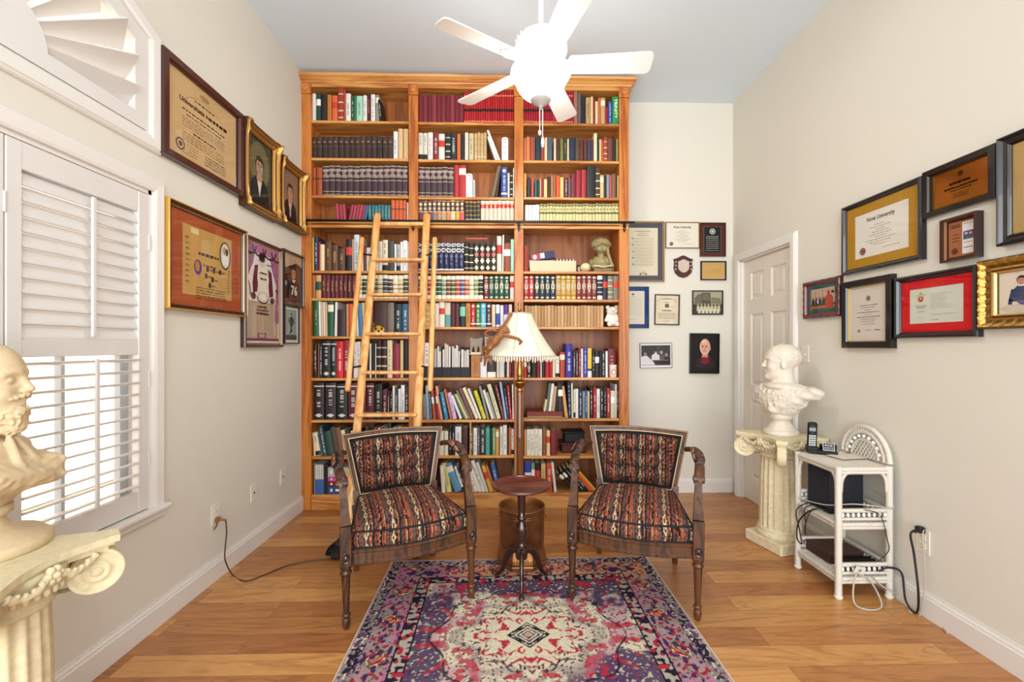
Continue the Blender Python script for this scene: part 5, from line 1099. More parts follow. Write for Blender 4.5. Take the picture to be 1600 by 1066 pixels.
# ================================================================== the rug
def mixc(a, b, k): return a*(1-k[..., None]) + b*k[..., None]
def colv(c): return np.array(lin(c), np.float32)
def sstep(x, a, b): t = np.clip((x-a)/(b-a), 0, 1); return t*t*(3-2*t)
def rug_colour(x, y, hw, y0, y1):
    """x, y in metres from the medallion; the border keeps its distance from the edges"""
    ax, ay = np.abs(x), np.abs(y)
    qx, qy = ax*.8+ay*.6+.012*vnoise(ax*30, ay*30+5), -ax*.6+ay*.8+.012*vnoise(ax*30+9, ay*30)+5
    n1 = vnoise(qx*34+9, qy*34+40); n2 = vnoise(qx*70+3, qy*70+7); n3 = vnoise(x*9+30, y*9+12); n4 = vnoise(x*4.2+8, y*4.2+77); n5 = vnoise(x*260+5, y*260+9); n6 = vnoise(qx*26+60, qy*26+11)
    cream, red, navy, pur, pink, org, grn, grey = [colv(c) for c in ('#ded3b8','#b83040','#272233','#472c5c','#b9809a','#cf8c60','#77855a','#a3958f')]
    C = np.broadcast_to(cream, x.shape+(3,)).copy(); ink = navy*.85
    r = np.sqrt((ax/1.0)**2+(ay/.85)**2); th = np.arctan2(ay, ax)
    m1 = vnoise(qx*55+21, qy*55+3); m2 = vnoise(qx*95+1, qy*95+31); m3 = vnoise(qx*150+9, qy*150+2)
    C = mixc(C, pink*.8+cream*.2, sstep(n3, .50, .70)*.75*sstep(r, .20, .40))
    C = mixc(C, pur, sstep(n4+.22*n1-.10+.16*sstep(y, .25, .5)-.1*sstep(-y, .0, .3), .50, .60)*.92*sstep(r, .24, .40))
    C = mixc(C, grey*1.1, (1-sstep(np.abs(r-.30-.035*np.cos(th*8)), .012, .035))*.75)
    C = mixc(C, ink, (1-sstep(np.abs(m1-.5), .016, .04))*sstep(n6, .36, .5)*.9*sstep(r, .17, .22))
    C = mixc(C, ink, sstep(m2, .70, .76)*sstep(r, .16, .22)*.9); C = mixc(C, cream, sstep(m2, .70, .80)*sstep(n4, .5, .6)*sstep(r, .3, .4)*.8)
    C = mixc(C, red, sstep(n6+.3*m1, .86, .90)*.85*sstep(r, .24, .3))
    star = .150+.038*np.cos(th*8)+.05*(m1-.5)
    C = mixc(C, red, (1-sstep(np.abs(r-star), .010, .020))*sstep(m2, .22, .38)); C = mixc(C, red, (1-sstep(np.abs(r-.215-.025*np.cos(th*12)), .006, .014))*sstep(m1, .42, .5))
    C = mixc(C, red*.6+pink*.4, (1-sstep(np.abs(r-.36-.03*np.cos(th*6)), .01, .03))*sstep(m1, .45, .55)*.8)
    d = ax*.9+ay; C[d < .098] = cream; st = ((d/.020) % 1) < .45; C[(d < .092) & st] = ink; C[(d < .018)] = red*.5+cream*.5; C[(d > .066) & (d < .09) & (m3 > .62)] = ink
    for q0 in (.255, .42): C = mixc(C, ink, (1-sstep(np.abs(r-q0-.022*np.cos(th*10)), .003, .008))*sstep(n1, .3, .45)*.9)
    # borders
    e = np.minimum(np.minimum(hw-ax, y1-y), y-y0)
    band = lambda a, b: (e >= a) & (e < b)
    u = np.where(hw-ax < np.minimum(y1-y, y-y0), y, x)
    m = band(.20, .265); C[m] = navy; k = m & (vnoise(u*60, e*60) > .52); C[k] = grey*.7+cream*.3; C[m & ((e < .208) | (e > .257))] = navy*.8
    k = m & (vnoise(u*40+3, e*40+9) > .70); C[k] = red
    m = band(.065, .20); base = mixc(np.broadcast_to(grey*.75+pink*.25, x.shape+(3,)).copy(), pink, sstep(n3, .4, .7)); base = mixc(base, org*.8+cream*.2, sstep(y-y1+.3, 0, .1)*sstep(n4, .35, .6)); C[m] = base[m]
    uu = np.abs(((u/.26) % 1)-.5)*.26; ee = e-.132; q = np.sqrt(uu**2+ee**2)
    for rr, cc in ((.052, grn), (.040, cream), (.032, red), (.016, org)): k = m & (q+.012*(n2-.5)*2 < rr) & (vnoise(u*90, e*90) > .22); C[k] = cc
    v = np.abs(((u/.26+.5) % 1)-.5)*.26; k = m & (np.abs(ee-.02*np.sin(u*48)) < .0045); C[k] = grn*.6
    k = m & (n2 > .70); C[k] = red*.8; k = m & (np.abs(n1-.5) < .02); C[k] = navy*.5+grey*.5
    k = m & (vnoise(ax*50+70, ay*50+3) > .74); C[k] = pur
    m = band(.012, .065); C[m] = navy*.9+pur*.1; k = m & (vnoise(u*75+20, e*75) > .50); C[k] = grey*.8; k = m & (vnoise(u*48+7, e*48+5) > .66); C[k] = pur*.8+pink*.2; k = m & (vnoise(u*90+2, e*90) > .8); C[k] = cream
    m = e < .012; C[m] = (pink*.4+grey*.6); C[e < .004] = cream
    return np.clip(C*(.72+.42*n5[..., None]), 0, 1)
p0, p1 = at_z(613, 876, .01), at_z(1009, 868, .01); med = at_z(835, 990, .01)
rr = math.atan2(p1.y-p0.y, p1.x-p0.x); rw = (p1-p0).length
rug = thing('area_rug', 'multicoloured oriental rug in cream, purple and red with central diamond medallion', 'rug', (med.x, med.y, 0), rr)
Mi = Matrix.Rotation(-rr, 2); q = Mi @ Vector((p0.x-med.x, p0.y-med.y)); ry1 = q.y; cxr = q.x + rw/2
ry0 = -1.25; hw = rw/2
nx, ny = int(rw/.004), int((ry1+.78)/.004)
X, Y = np.meshgrid(np.linspace(-hw, hw, nx), np.linspace(-.78, ry1, ny), indexing='ij')
# near part under / behind the camera edge in coarser steps
C = rug_colour(X, Y, hw, ry0, ry1); P3 = np.stack([X+cxr, Y, .0052+.0010*vnoise(X*60, Y*60)*np.minimum(1, np.minimum(hw-np.abs(X), ry1-Y)/.01)], -1)
o = grid_mesh('pile', P3, C, M_RUG, rug)
X, Y = np.meshgrid(np.linspace(-hw, hw, nx//2), np.linspace(ry0, -.78, 60), indexing='ij')
C = rug_colour(X, Y, hw, ry0, ry1); P3 = np.stack([X+cxr, Y, np.full_like(X, .0057)], -1); me_o = grid_mesh('pile_end', P3, C, M_RUG, rug)
b = MB(); b.box((cxr-hw-.003, ry0-.003, .0005), (cxr+hw+.003, ry1+.003, .005), '#d8cdb4'); b.build('backing', M_ATTR, rug)

# ================================================================== the two armchairs
def fabric(u, v):
    rep = .118; t = (u/rep) % 1; k = np.floor(u/rep)
    rust, dk, gr, cr, mar, pc = [colv(c) for c in ('#a9583d','#1e1b1c','#5f5855','#d9bf96','#5e302c','#bf8560')]
    n = vnoise(u*420+3, v*120+k*7); m = vnoise(u*160, v*240+9); w_ = vnoise(u*700, v*260)
    tt = t + .012*(vnoise(u*0+k*3+11, v*90)-.5)
    C = np.broadcast_to(dk, u.shape+(3,)).copy()
    def put(a, b, c, prob=0.0, noise=None):
        k_ = (tt >= a) & (tt < b)
        if prob: k_ = k_ & ((noise if noise is not None else n) > prob)
        C[k_] = c
    put(.00, .13, rust, .22); put(.045, .06, dk); put(.10, .115, cr*.7, .4); put(.15, .27, gr, .3); put(.15, .27, rust*.7, .68, m); put(.29, .315, rust, .2)
    for (a, b_, ph) in ((.33, .52, 0), ):
        c0 = (a+b_)/2; z = np.abs(((v/.085+ph+k*.37) % 1)-.5)*2; hlf = (b_-a)/2; kk = np.abs(tt-c0)/hlf
        put(a, b_, gr*.6, .25, m); k1 = (kk+z*.9 < .85+.3*(m-.5)) & (tt > a) & (tt < b_); C[k1] = cr; k2 = (kk+z*.9 < .38) & (tt > a) & (tt < b_); C[k2] = dk; k3 = (kk < .25) & (z > .85); C[k3] = pc
    put(.535, .56, rust, .15); put(.575, .64, pc, .3, m); put(.585, .60, mar); put(.655, .70, dk); put(.70, .84, mar, .3); put(.70, .84, gr, .62, m); put(.76, .775, rust, .2); put(.86, .91, rust, .2); put(.93, .945, cr*.8, .35)
    return C*(.55+.6*w_[..., None])
def make_chair():
    root = thing('armchair', 'x', 'armchair')
    FX, FY, RX, RY = .302, -.235, .225, .245
    ED = '#caa36a'
    for sx in (-1, 1):      # front legs
        b = MB(); b.lathe([(.010,0),(.014,.004),(.017,.018),(.019,.034),(.0165,.050),(.013,.056),(.019,.062),(.020,.068),(.0145,.075)], 16, M=T(sx*FX, FY, 0))
        b.lathe([(.0145,.075),(.0215,.245),(.0215,.252)], 24, M=T(sx*FX, FY, 0), rf=lambda a, r, z: r*(1-.10*abs(math.cos(a*4))**.7))
        b.lathe([(.018,.252),(.026,.258),(.027,.266),(.020,.272),(.020,.278),(.0265,.284),(.0265,.294)], 20, M=T(sx*FX, FY, 0))
        b.box((sx*FX-.0255, FY-.0255, .292), (sx*FX+.0255, FY+.0255, .478), ch=.004)
        lg = b.build('leg', M_WALNUT, root)
        b = MB(); Mq = T(sx*FX, FY-.0255, .335) @ R(math.pi/2, 'X')
        b.lathe([(.017,0),(.018,.003),(.0155,.005),(.013,.002),(.007,.002),(.004,.006),(0,.007)], 20, M=Mq @ Matrix.Diagonal((.95,1.5,1,1)))
        for k in range(8): b.sphere((.0095*math.cos(k*math.pi/4), .0095*1.5*math.sin(k*math.pi/4), .003), .0034, M=Mq, n=8, m=5)
        b.build('rosette', M_MAHOD, lg)
    for sx in (-1, 1):      # rear legs, splayed back
        b = MB(); pts = spline([(sx*RX, RY+.075, 0), (sx*RX, RY+.03, .14), (sx*RX, RY, .30), (sx*(RX+.003), RY+.01, .40)], 5); b.tube(pts, [.0145+.006*i/(len(pts)-1) for i in range(len(pts))], rect=True, up=(0,1,0)); b.build('leg', M_WALNUT, root)
    # seat rails, the front one bowed
    def outline(k):
        o = []; 
        for i in range(13): t = i/12; x = -FX+2*FX*t; o.append((x*k, (FY-.055*math.sin(math.pi*t))*k if True else 0))
        for i in range(5): t = i/4; o.append(((FX+(RX-FX)*t)*k, (FY+(RY-FY)*t)*k))
        for i in range(1, 5): t = i/4; o.append(((RX-2*RX*t)*k, RY*k))
        for i in range(1, 4): t = i/4; o.append((-(RX+(FX-RX)*t)*k, (RY+(FY-RY)*t)*k))
        return o
    O = outline(1.0); n = len(O)
    b = MB(); prof = [(0,.292),(-.004,.296),(-.004,.306),(.002,.312),(.002,.345),(-.003,.350),(-.003,.356),(.006,.362),(.02,.362)]
    cx, cy = 0, 0
    vs = []
    for (d, z) in prof:
        for (x, y) in O: L_ = math.hypot(x, y); vs.append((x*(1-d/L_), y*(1-d/L_), z))
    m_ = len(O); b.add(vs, [(i*m_+k, i*m_+(k+1) % m_, (i+1)*m_+(k+1) % m_, (i+1)*m_+k) for i in range(len(prof)-1) for k in range(m_)], smooth=False)
    b.add(vs[:m_], [tuple(range(m_))[::-1]]); b.add(vs[-m_:], [tuple(range(m_))]); b.build('seat_rail', M_WALNUT, root)
    # cushion: side band + domed top, one woven surface
    nu, nv = 150, 130
    def edge(k): return None
    U, V = np.meshgrid(np.linspace(-1, 1, nu), np.linspace(-1, 1, nv), indexing='ij')
    def sq(u, v, ex):      # square -> chair outline at 'grow' ex
        hwid = np.where(v < 0, FX-.028 + 0*v, FX-.028)*1.0; hwid = (FX-.026) + (RX-FX+.012)*(v+1)/2
        bow = -.055*np.cos(u*math.pi/2)*(1-(v+1)/2)
        return u*(hwid+ex), FY+.012+(RY-FY-.03)*(v+1)/2 + bow + ex*v
    x, y = sq(U, V, .0); rnd = (1-np.abs(U)**5)*(1-np.abs(V)**5); z = .438+.075*np.clip(rnd, 0, 1)**.55*(.55+.45*(1-U**2)*(1-(V*.9)**2))+.012*(V+1)/2
    P3 = np.stack([x, y, z], -1); C = fabric(x+.02, y); cu = grid_mesh('seat_cushion', P3, C, M_FABRIC, root)
    per = np.concatenate([np.stack([np.linspace(-1,1,150), -np.ones(150)], -1), np.stack([np.ones(100), np.linspace(-1,1,100)], -1)[1:], np.stack([np.linspace(1,-1,100), np.ones(100)], -1)[1:], np.stack([-np.ones(100), np.linspace(1,-1,100)], -1)[1:]])
    hs_ = np.linspace(0, 1, 26); PU, HS = np.meshgrid(np.arange(len(per)), hs_, indexing='ij')
    bx_, by_ = sq(per[:, 0][PU], per[:, 1][PU], 0); bul = .012*np.sin(HS*math.pi); L_ = np.sqrt(bx_**2+by_**2)
    P3 = np.stack([bx_*(1+bul/L_), by_*(1+bul/L_), .362+HS*(.076+.012*(per[:, 1][PU]+1)/2)], -1); side = np.abs(per[:, 0][PU]) > .999
    C = fabric(np.where(side, by_, bx_)+.02, P3[..., 2]*1.3+.4); grid_mesh('cushion_band', P3, C, M_FABRIC, cu)
    for zz, nm in ((0, 'piping'), (1, 'piping')):
        b = MB(); pts = []
        for i in range(0, len(per)-1, 3): xx, yy = sq(per[i, 0], per[i, 1], .003); pts.append((float(xx), float(yy), .364 if zz == 0 else .440+.012*(per[i, 1]+1)/2))
        b.tube(pts, .0048, 6, closed=True); b.build(nm, mat('black_piping', '#0f0e10', .8), cu)
    # back: tapered frame with light edge lines, tufted panel
    Bk = Matrix.Translation((0, RY+.005, .40)) @ R(math.radians(-11), 'X')
    hb, ht, z0, z1 = .225, .295, .03, .405
    def trap(d): 
        a = (ht-hb)/(z1-z0); zz0, zz1 = z0+d, z1-d; f = lambda z: hb+(z-z0)*a-d*1.02
        return [(-f(zz0), zz0), (f(zz0), zz0), (f(zz1), zz1), (-f(zz1), zz1)]
    MX = Matrix(((1,0,0,0),(0,0,-1,0),(0,1,0,0),(0,0,0,1)))
    def ringf(b, prof_, seg=10):
        vs = []; n4 = 4*seg
        for (d, out) in prof_:
            q = trap(d)
            for s_ in range(4):
                for k in range(seg):
                    t = k/seg; A, E = q[s_], q[(s_+1) % 4]; x_ = A[0]+(E[0]-A[0])*t; z_ = A[1]+(E[1]-A[1])*t
                    if s_ == 2: z_ += .014*math.sin(math.pi*t)
                    if s_ == 0: z_ += .0
                    vs.append((x_, -out + .03*(1-(x_/ht)**2), z_))
        for i in range(len(prof_)-1): b.add(vs[i*n4:(i+2)*n4], [(k, (k+1) % n4, n4+(k+1) % n4, n4+k) for k in range(n4)], M=Bk)
    b = MB(); ringf(b, [(0,-.016),(0,.013),(.004,.018),(.010,.018),(.012,.012),(.022,.012),(.026,.017),(.031,.017),(.034,.010),(.034,-.016),(0,-.016)]); bf = b.build('back_frame', M_WALNUT, root)
    b = MB(); ringf(b, [(.0255,.0165),(.026,.0180),(.0305,.0180),(.031,.0165)]); b.build('edge_line', mat('cream_edge', '#cdb488', .4), bf)
    b = MB(); ringf(b, [(.0022,.0160),(.003,.0188),(.0058,.0190),(.0065,.0175)]); b.build('edge_line', mat('tan_edge', '#a9824f', .4), bf)
    for sx in (-1, 1):     # uprights joining the seat
        b = MB(); b.tube([Bk @ Vector((sx*(hb-.006), 0, -.03)), Bk @ Vector((sx*hb, 0, z0+.05))], .016, rect=True, up=(0,1,0)); b.build('back_stile', M_WALNUT, root)
    nu, nv = 120, 80; U, V = np.meshgrid(np.linspace(0, 1, nu), np.linspace(0, 1, nv), indexing='ij'); q = trap(.043)
    zz = q[0][1]+(q[2][1]-q[0][1])*V; hwv = q[1][0]+(q[2][0]-q[1][0])*V; xx = (U*2-1)*hwv; zz = zz + .014*np.sin(math.pi*U)*V
    fu, fv = U*4, V*3; du = np.abs(fu-np.round(fu)); dv = np.abs(fv-np.round(fv)); eu = np.minimum(U, 1-U)*4; ev = np.minimum(V, 1-V)*3
    pil = (np.sin(np.clip(fu % 1, 0, 1)*math.pi)**.45)*(np.sin(np.clip(fv % 1, 0, 1)*math.pi)**.45)
    tuft = np.exp(-((du*.085/.75)**2+(dv*.085)**2)/.00028)*((eu > .5) & (ev > .5))
    out = -.008+.058*pil**1.25*np.clip(np.minimum(eu, ev)*2.2, 0, 1)**.5 - .010*tuft
    yy = -out + .03*(1-(xx/ht)**2); P3 = np.stack([xx, yy, zz], -1).reshape(-1, 3)
    P3 = np.array([tuple(Bk @ Vector(p)) for p in P3]).reshape(nu, nv, 3); C = fabric(xx*1.02+.03, zz*.95+.1)
    bp_ = grid_mesh('back_panel', P3, C, M_FABRIC, root)
    for i in range(1, 4):
        for j in range(1, 3):
            k = (int(i/4*(nu-1)), int(j/3*(nv-1))); p = P3[k]; b = MB(); b.sphere(p+np.array((0, .004, 0)), .008, sc=(1,.6,1), n=10, m=6); b.build('button', mat('button_black', '#1a1718', .8), bp_)
    b = MB(); q = trap(.03); b.add([(q[0][0],.026,q[0][1]),(q[1][0],.026,q[1][1]),(q[2][0],.03,q[2][1]),(q[3][0],.03,q[3][1])], [(0,1,2,3)], M=Bk); b.add([(q[0][0],.012,q[0][1]),(q[1][0],.012,q[1][1]),(q[2][0],.012,q[2][1]),(q[3][0],.012,q[3][1])], [(3,2,1,0)], M=Bk) if False else None; b.build('back_lining', mat('lining', '#151314', .9), bp_)
    b = MB(); ringf(b, [(.034,.004),(.050,-.004)]); b.build('black_welt', bpy.data.materials['lining'], bp_)
    for sx in (-1, 1):     # arms
        s0 = Bk @ Vector((sx*(ht-.014), 0, .30))
        path = spline([s0, (sx*.305, .225, .712), (sx*.322, .12, .712), (sx*.326, .02, .700), (sx*.322, -.06, .690), (sx*.316, -.115, .676), (sx*.312, -.145, .655), (sx*.310, -.150, .632)], 5)
        N_ = len(path); wd = [.015+.010*min(1, i/(N_*.6)) for i in range(N_)]; hh = [.017-.004*abs(i/N_-.5) for i in range(N_)]
        b = MB(); b.tube(path, wd, squash=hh, n=12, up=(0,0,1)) if False else b.tube(path, wd, 12, squash=hh)
        b.tube([(sx*.286, -.142, .648), (sx*.336, -.142, .648)], .021, 16); b.tube([(sx*.282, -.142, .648), (sx*.340, -.142, .648)], .010, 12)
        ar = b.build('arm', M_WALNUT, root)
        b = MB(); sp = spline([(sx*.310, -.138, .650), (sx*.306, -.165, .585), (sx*.303, -.200, .52), (sx*.302, -.232, .470)], 6); k = len(sp)
        b.tube(sp, [.0165+.008*(i/(k-1))**2 for i in range(k)], squash=[.013+.0115*(i/(k-1)) for i in range(k)], rect=True, up=(0,-1,0.2)); b.build('arm_support', M_WALNUT, root)
        U, V = np.meshgrid(np.linspace(0, 1, 60), np.linspace(0, 1, 24), indexing='ij')
        cpt = np.array([list(path[min(int(5*1.3+t*5*2.9), N_-1)]) for t in np.linspace(0, 1, 60)])
        cpt = np.stack([np.interp(np.linspace(0, 1, 60), np.linspace(0, 1, 13), np.convolve(np.pad(cpt[:, a][::5][:12].tolist()+[cpt[-1, a]], 1, 'edge'), [.25,.5,.25], 'valid')) for a in range(3)], -1)
        ang = V*2*math.pi; ev = np.sin(np.pi*np.clip(U, .02, .98))**.35; rx, rz = .031*ev, .025*ev
        P3 = np.stack([cpt[:, 0][:, None]+rx*np.cos(ang), cpt[:, 1][:, None]+0*V, cpt[:, 2][:, None]+.010+rz*np.sin(ang)], -1)
        grid_mesh('arm_pad', P3, fabric(P3[..., 0]*1.0+.03+V*.09, P3[..., 1]), M_FABRIC, ar)
    return root
def place(root, fl, fr, label):
    a, c = at_z(*fl, .012), at_z(*fr, .012); d = c-a; an = math.atan2(d.y, d.x); mid = (a+c)/2; n_ = Vector((-math.sin(an), math.cos(an), 0))
    root.location = (mid.x+n_.x*.235, mid.y+n_.y*.235, 0); root.rotation_euler = (0, 0, an); root['label'] = label
def copy_tree(o, par=None):
    c = o.copy(); COL.objects.link(c)
    if par: c.parent = par
    for ch in list(o.children): copy_tree(ch, c)
    return c
ch1 = make_chair(); ch2 = copy_tree(ch1)
place(ch1, (537, 980), (740, 932), 'patterned upholstered walnut armchair standing in front of the ladder'); place(ch2, (890, 932), (1094, 966), 'patterned upholstered walnut armchair standing nearer the door and pedestal')
for c_ in (ch1, ch2): c_['group'] = 'pair of matching armchairs'
for c_, s_ in ((ch1, -1), (ch2, 1)): c_.location.z = .0036; c_.rotation_euler.y = s_*math.radians(.60); c_.rotation_mode = 'XYZ'

# ================================================================== pedestal table, bucket, floor lamp
tc_ = at_z(815, 757, .548)
tb = thing('pedestal_table', 'small round mahogany tripod side table between the two armchairs', 'side table', (tc_.x, tc_.y, .0068))
b = MB(); b.lathe([(0,.524),(.10,.524),(.150,.528),(.161,.533),(.163,.539),(.160,.545),(.152,.548),(.146,.544),(.143,.540),(0,.540)], 64); b.build('table_top', M_MAHOG, tb)
b = MB(); b.lathe([(0,.13),(.030,.135),(.033,.15),(.030,.19),(.022,.20),(.026,.207),(.020,.215),(.018,.225),(.026,.24),(.032,.265),(.034,.29),(.031,.315),(.022,.335),(.018,.345),(.026,.352),(.026,.360),(.018,.366),(.021,.40),(.0225,.44),(.024,.50),(.038,.515),(.045,.5235),(0,.5235)], 28); b.build('column', M_MAHOD, tb)
for a in (-92, 25, 150):
    an = math.radians(a); dx, dy = math.cos(an), math.sin(an); b = MB()
    pts = spline([(.018*dx, .018*dy, .175), (.06*dx, .06*dy, .170), (.098*dx, .098*dy, .115), (.118*dx, .118*dy, .055), (.150*dx, .150*dy, .014), (.172*dx, .172*dy, .013)], 6); k = len(pts)
    b.tube(pts, [.013-.003*i/k for i in range(k)], 12, squash=[.026-.015*min(1, i/(k*.7)) for i in range(k)], up=None); b.sphere((.176*dx, .176*dy, .012), .0125, sc=(1.3,1.2,.9)); b.build('leg', M_MAHOD, tb)

bc = at_z(816, 797, .337); bk = thing('copper_bucket', 'tarnished copper bucket with ring handles on a flared footed base, behind the pedestal table', 'bucket', (bc.x, 2.685, 0.0068))
b = MB(); b.lathe([(.131,.118),(.135,.125),(.136,.322),(.140,.328),(.142,.334),(.140,.340),(.134,.338),(.131,.328),(.129,.15),(.120,.128),(0,.126)], 48); b.lathe([(.1365,.300),(.139,.303),(.1365,.306)], 48); b.lathe([(.1365,.288),(.1385,.291),(.1365,.294)], 48); b.build('drum', M_COPPER, bk)
b = MB(); b.lathe([(.150,0),(.155,.006),(.155,.020),(.150,.030),(.154,.036),(.152,.060),(.146,.085),(.134,.108),(.125,.120),(0,.120)], 8, smooth=False, M=R(math.pi/8, 'Z')); b.lathe([(.157,.018),(.160,.024),(.157,.030)], 8, smooth=False, M=R(math.pi/8, 'Z')); bb_ = b.build('foot', M_COPPER, bk)
b = MB()
for k in range(13): a = math.radians(-90-33+66*k/12); b.tube([(.1475*math.cos(a), .1475*math.sin(a), .044-.02*abs(k-6)/6*0), (.141*math.cos(a), .141*math.sin(a), .078-.0009*(k-6)**2)], .0032, 6)
b.build('fan_ornament', M_BRASS, bb_)
for sx in (-1, 1):
    b = MB(); b.tube([(sx*.146+0, .018*math.cos(t), .285+.018*math.sin(t)) for t in [2*math.pi*k/16 for k in range(16)]], .0028, 6, closed=True); b.sphere((sx*.139, 0, .303), .007); b.build('ring_handle', M_BRASS, bk)

LY = 3.06; lp = at_y(812, 700, LY); lz = lambda py: at_y(812, py, LY).z
fl = thing('floor_lamp', 'brass floor lamp with fringed cream bell shade in front of the bookcase', 'floor lamp', (lp.x, LY, 0))
b = MB(); b.lathe([(.135,0),(.138,.006),(.130,.014),(.10,.022),(.06,.032),(.035,.045),(.024,.07),(.016,.09),(0,.09)], 40); b.build('base', M_BRASS, fl)
b = MB(); zz = lz(608); b.lathe([(.016,.085),(.022,.10),(.016,.12),(.0165,.30),(.0215,.31),(.0225,.34),(.0225,zz-.35),(.024,zz-.345),(.0245,zz-.33),(.0225,zz-.32),(.0225,zz-.02),(.019,zz-.01),(0,zz-.01)], 24); b.build('pole', wood('bronzed_pole', '#5a3420', '#7a4c30', 'z', rough=.25, coat=.5), fl)
z2 = lz(597); z3 = lz(560)
b = MB(); b.lathe([(.018,zz-.02),(.026,zz-.015),(.024,zz-.004),(.018,zz+.004),(.026,zz+.012),(.032,zz+.020),(.046,z2-.006),(.050,z2),(.044,z2+.006),(.026,z2+.012),(.014,z2+.022),(.020,z2+.035),(.022,z2+.07),(.016,z2+.11),(.010,z3),(.008,lz(540)),(0,lz(540))], 32); b.build('collar', M_BRASS, fl)
zt, zb_ = lz(490), lz(556); R0, R1 = .080, .243
def shr(t): return R0+(R1-R0)*(t**1.45*.72+t*.28)
b = MB(); NS = 8; n = 64
def shf(a, r, z):
    seg = 2*math.pi/NS; q = ((a+.2) % seg)/seg-.5; return r*(1+.035*(abs(q)*2)**1.6)
prof = [(shr(i/14), zt+(zb_-zt)*i/14) for i in range(15)]
b.lathe(prof, n, caps=False, rf=shf); b.lathe([(r-.003, z) for r, z in prof][::-1], n, caps=False, rf=shf)
m_sh, nt_, bs_ = new_mat('cream_silk_shade'); bs_.inputs['Base Color'].default_value = (*lin('#ece4cd'), 1); bs_.inputs['Roughness'].default_value = .8; bs_.inputs['Transmission Weight'].default_value = 0.0; bs_.inputs['Subsurface Weight'].default_value = .15
sh = b.build('lamp_shade', m_sh, fl)
b = MB()
for k in range(NS):
    a = 2*math.pi*(k+.5)/NS-.2+math.pi/NS*0; a = 2*math.pi*k/NS-.2
    b.tube([(shf(a, r, z)*math.cos(a)*1.004, shf(a, r, z)*math.sin(a)*1.004, z) for r, z in prof], .0022, 6)
for (r, z) in (prof[0], prof[-1]): b.tube([(shf(t, r, z)*math.cos(t), shf(t, r, z)*math.sin(t), z) for t in [2*math.pi*k/64 for k in range(64)]], .004, 6, closed=True)
b.build('trim_piping', mat('shade_piping', '#b9b09c', .7), sh)
b = MB(); rgf = random.Random(5)
for k in range(90):
    t = 2*math.pi*k/90; r = shf(t, R1, 0); l = .034+.012*math.sin(k*2.1)*rgf.random(); b.tube([(r*math.cos(t), r*math.sin(t), zb_), ((r+.002)*math.cos(t+.01), (r+.002)*math.sin(t+.01), zb_-l*.6), (r*math.cos(t), r*math.sin(t), zb_-l)], [.0045, .006, .003], 5)
b.build('fringe', mat('fringe', '#e6ddc8', .8), sh)
b = MB(); b.lathe([(.004,lz(540)),(.004,lz(487)),(.012,lz(486)),(.010,lz(482)),(.006,lz(480)),(.013,lz(477)),(.014,lz(475)),(.006,lz(473)),(0,lz(473))], 16); b.build('finial', M_BRASS, fl)
for k in range(3):
    a = k*2.1; b = MB(); b.tube([(0, 0, zt-.004), (R0*math.cos(a), R0*math.sin(a), zt-.002)], .002, 5); b.build('spider_arm', M_BRASS, fl)

# ================================================================== the rolling library ladder
ld = thing('library_ladder', 'oak rolling library ladder with two handrails leaning on the bookcase rail', 'ladder', (0, 0, 0))
YT, YBt = YF-.052, 2.80
def rail_pt(pt, pb, zt_=None):
    return None
def plane_pt(px, py):   # point on the ladder's leaning plane
    r = ray(px, py); ztp = 2.33; s = (YT-YBt)/(ztp-.04)      # Y = YBt + s*(Z-.04)
    t = (YBt + s*(H-.04))/(r[1]-s*r[2]); return Vector((r[0]*t, r[1]*t, H+r[2]*t))
def ladder_rail(top, px_b, name):
    A = plane_pt(*top); Bp = plane_pt(*px_b); d = (Bp-A).normalized(); t = (A.z-.045)/-d.z; E = A+d*t; b = MB()
    b.tube([A, A+d*.02, E], [.014, .0185, .0185], squash=[.02, .030, .030], n=12, up=(0,0,1)) if False else b.tube([A-d*0, A+d*.006, A+d*.02, E], [.010, .016, .0175, .0175], 14, squash=[.014, .024, .029, .029])
    b.build(name, M_OAKL, ld); return A, E
A1, E1 = ladder_rail((590, 334), (558, 672), 'side_rail'); A2, E2 = ladder_rail((667, 334), (652, 668), 'side_rail')
def on(A, E, z): t = (A.z-z)/(A.z-E.z); return A+(E-A)*t
for py in (407, 461, 522, 582, 648, 724, 812):
    za = plane_pt(612, py).z; a, c = on(A1, E1, za), on(A2, E2, za); b = MB(); b.box((0, -.045, -.011), ((c-a).length, .045, .011), ch=.007, M=T(*a) @ R(math.atan2(c.y-a.y, c.x-a.x), 'Z')); b.build('tread', M_OAKL, ld)
za = plane_pt(628, 350).z; a, c = on(A1, E1, za), on(A2, E2, za); b = MB(); b.tube([a, c], .0165, 14)
for k in (.22, .30, .72, .80): p = a+(c-a)*k; b.tube([p-(c-a)*.006, p+(c-a)*.006], .019, 14)
b.build('top_rod', M_OAKL, ld)
for (top, bot) in (((566, 371), (543, 612)), ((679.5, 371), (672, 612))):
    off = .085; A = plane_pt(*top); Bp = plane_pt(*bot); n_ = Vector((0, -1, .33)).normalized()
    def sh_(p, px, py):   # handrail plane lies in front of the side rails
        r = ray(px, py); s = (YT-YBt)/(2.33-.04); t = (YBt-off + s*(H-.04))/(r[1]-s*r[2]); return Vector((r[0]*t, r[1]*t, H+r[2]*t))
    A, Bp = sh_(A, *top), sh_(Bp, *bot); d = (Bp-A).normalized(); b = MB(); b.tube([A, A+d*.004, A+d*.015, Bp-d*.015, Bp-d*.003, Bp], [.008, .015, .0185, .0185, .015, .008], 14); b.build('handrail', M_OAKL, ld)
    rA, rE = (A1, E1) if top[0] < 600 else (A2, E2)
    for k in (.12, .86):
        p = A+(Bp-A)*k; q = on(rA, rE, p.z+.01); b = MB(); b.tube([p, q], .006, 8); b.build('handrail_bracket', M_BLACKM, ld)
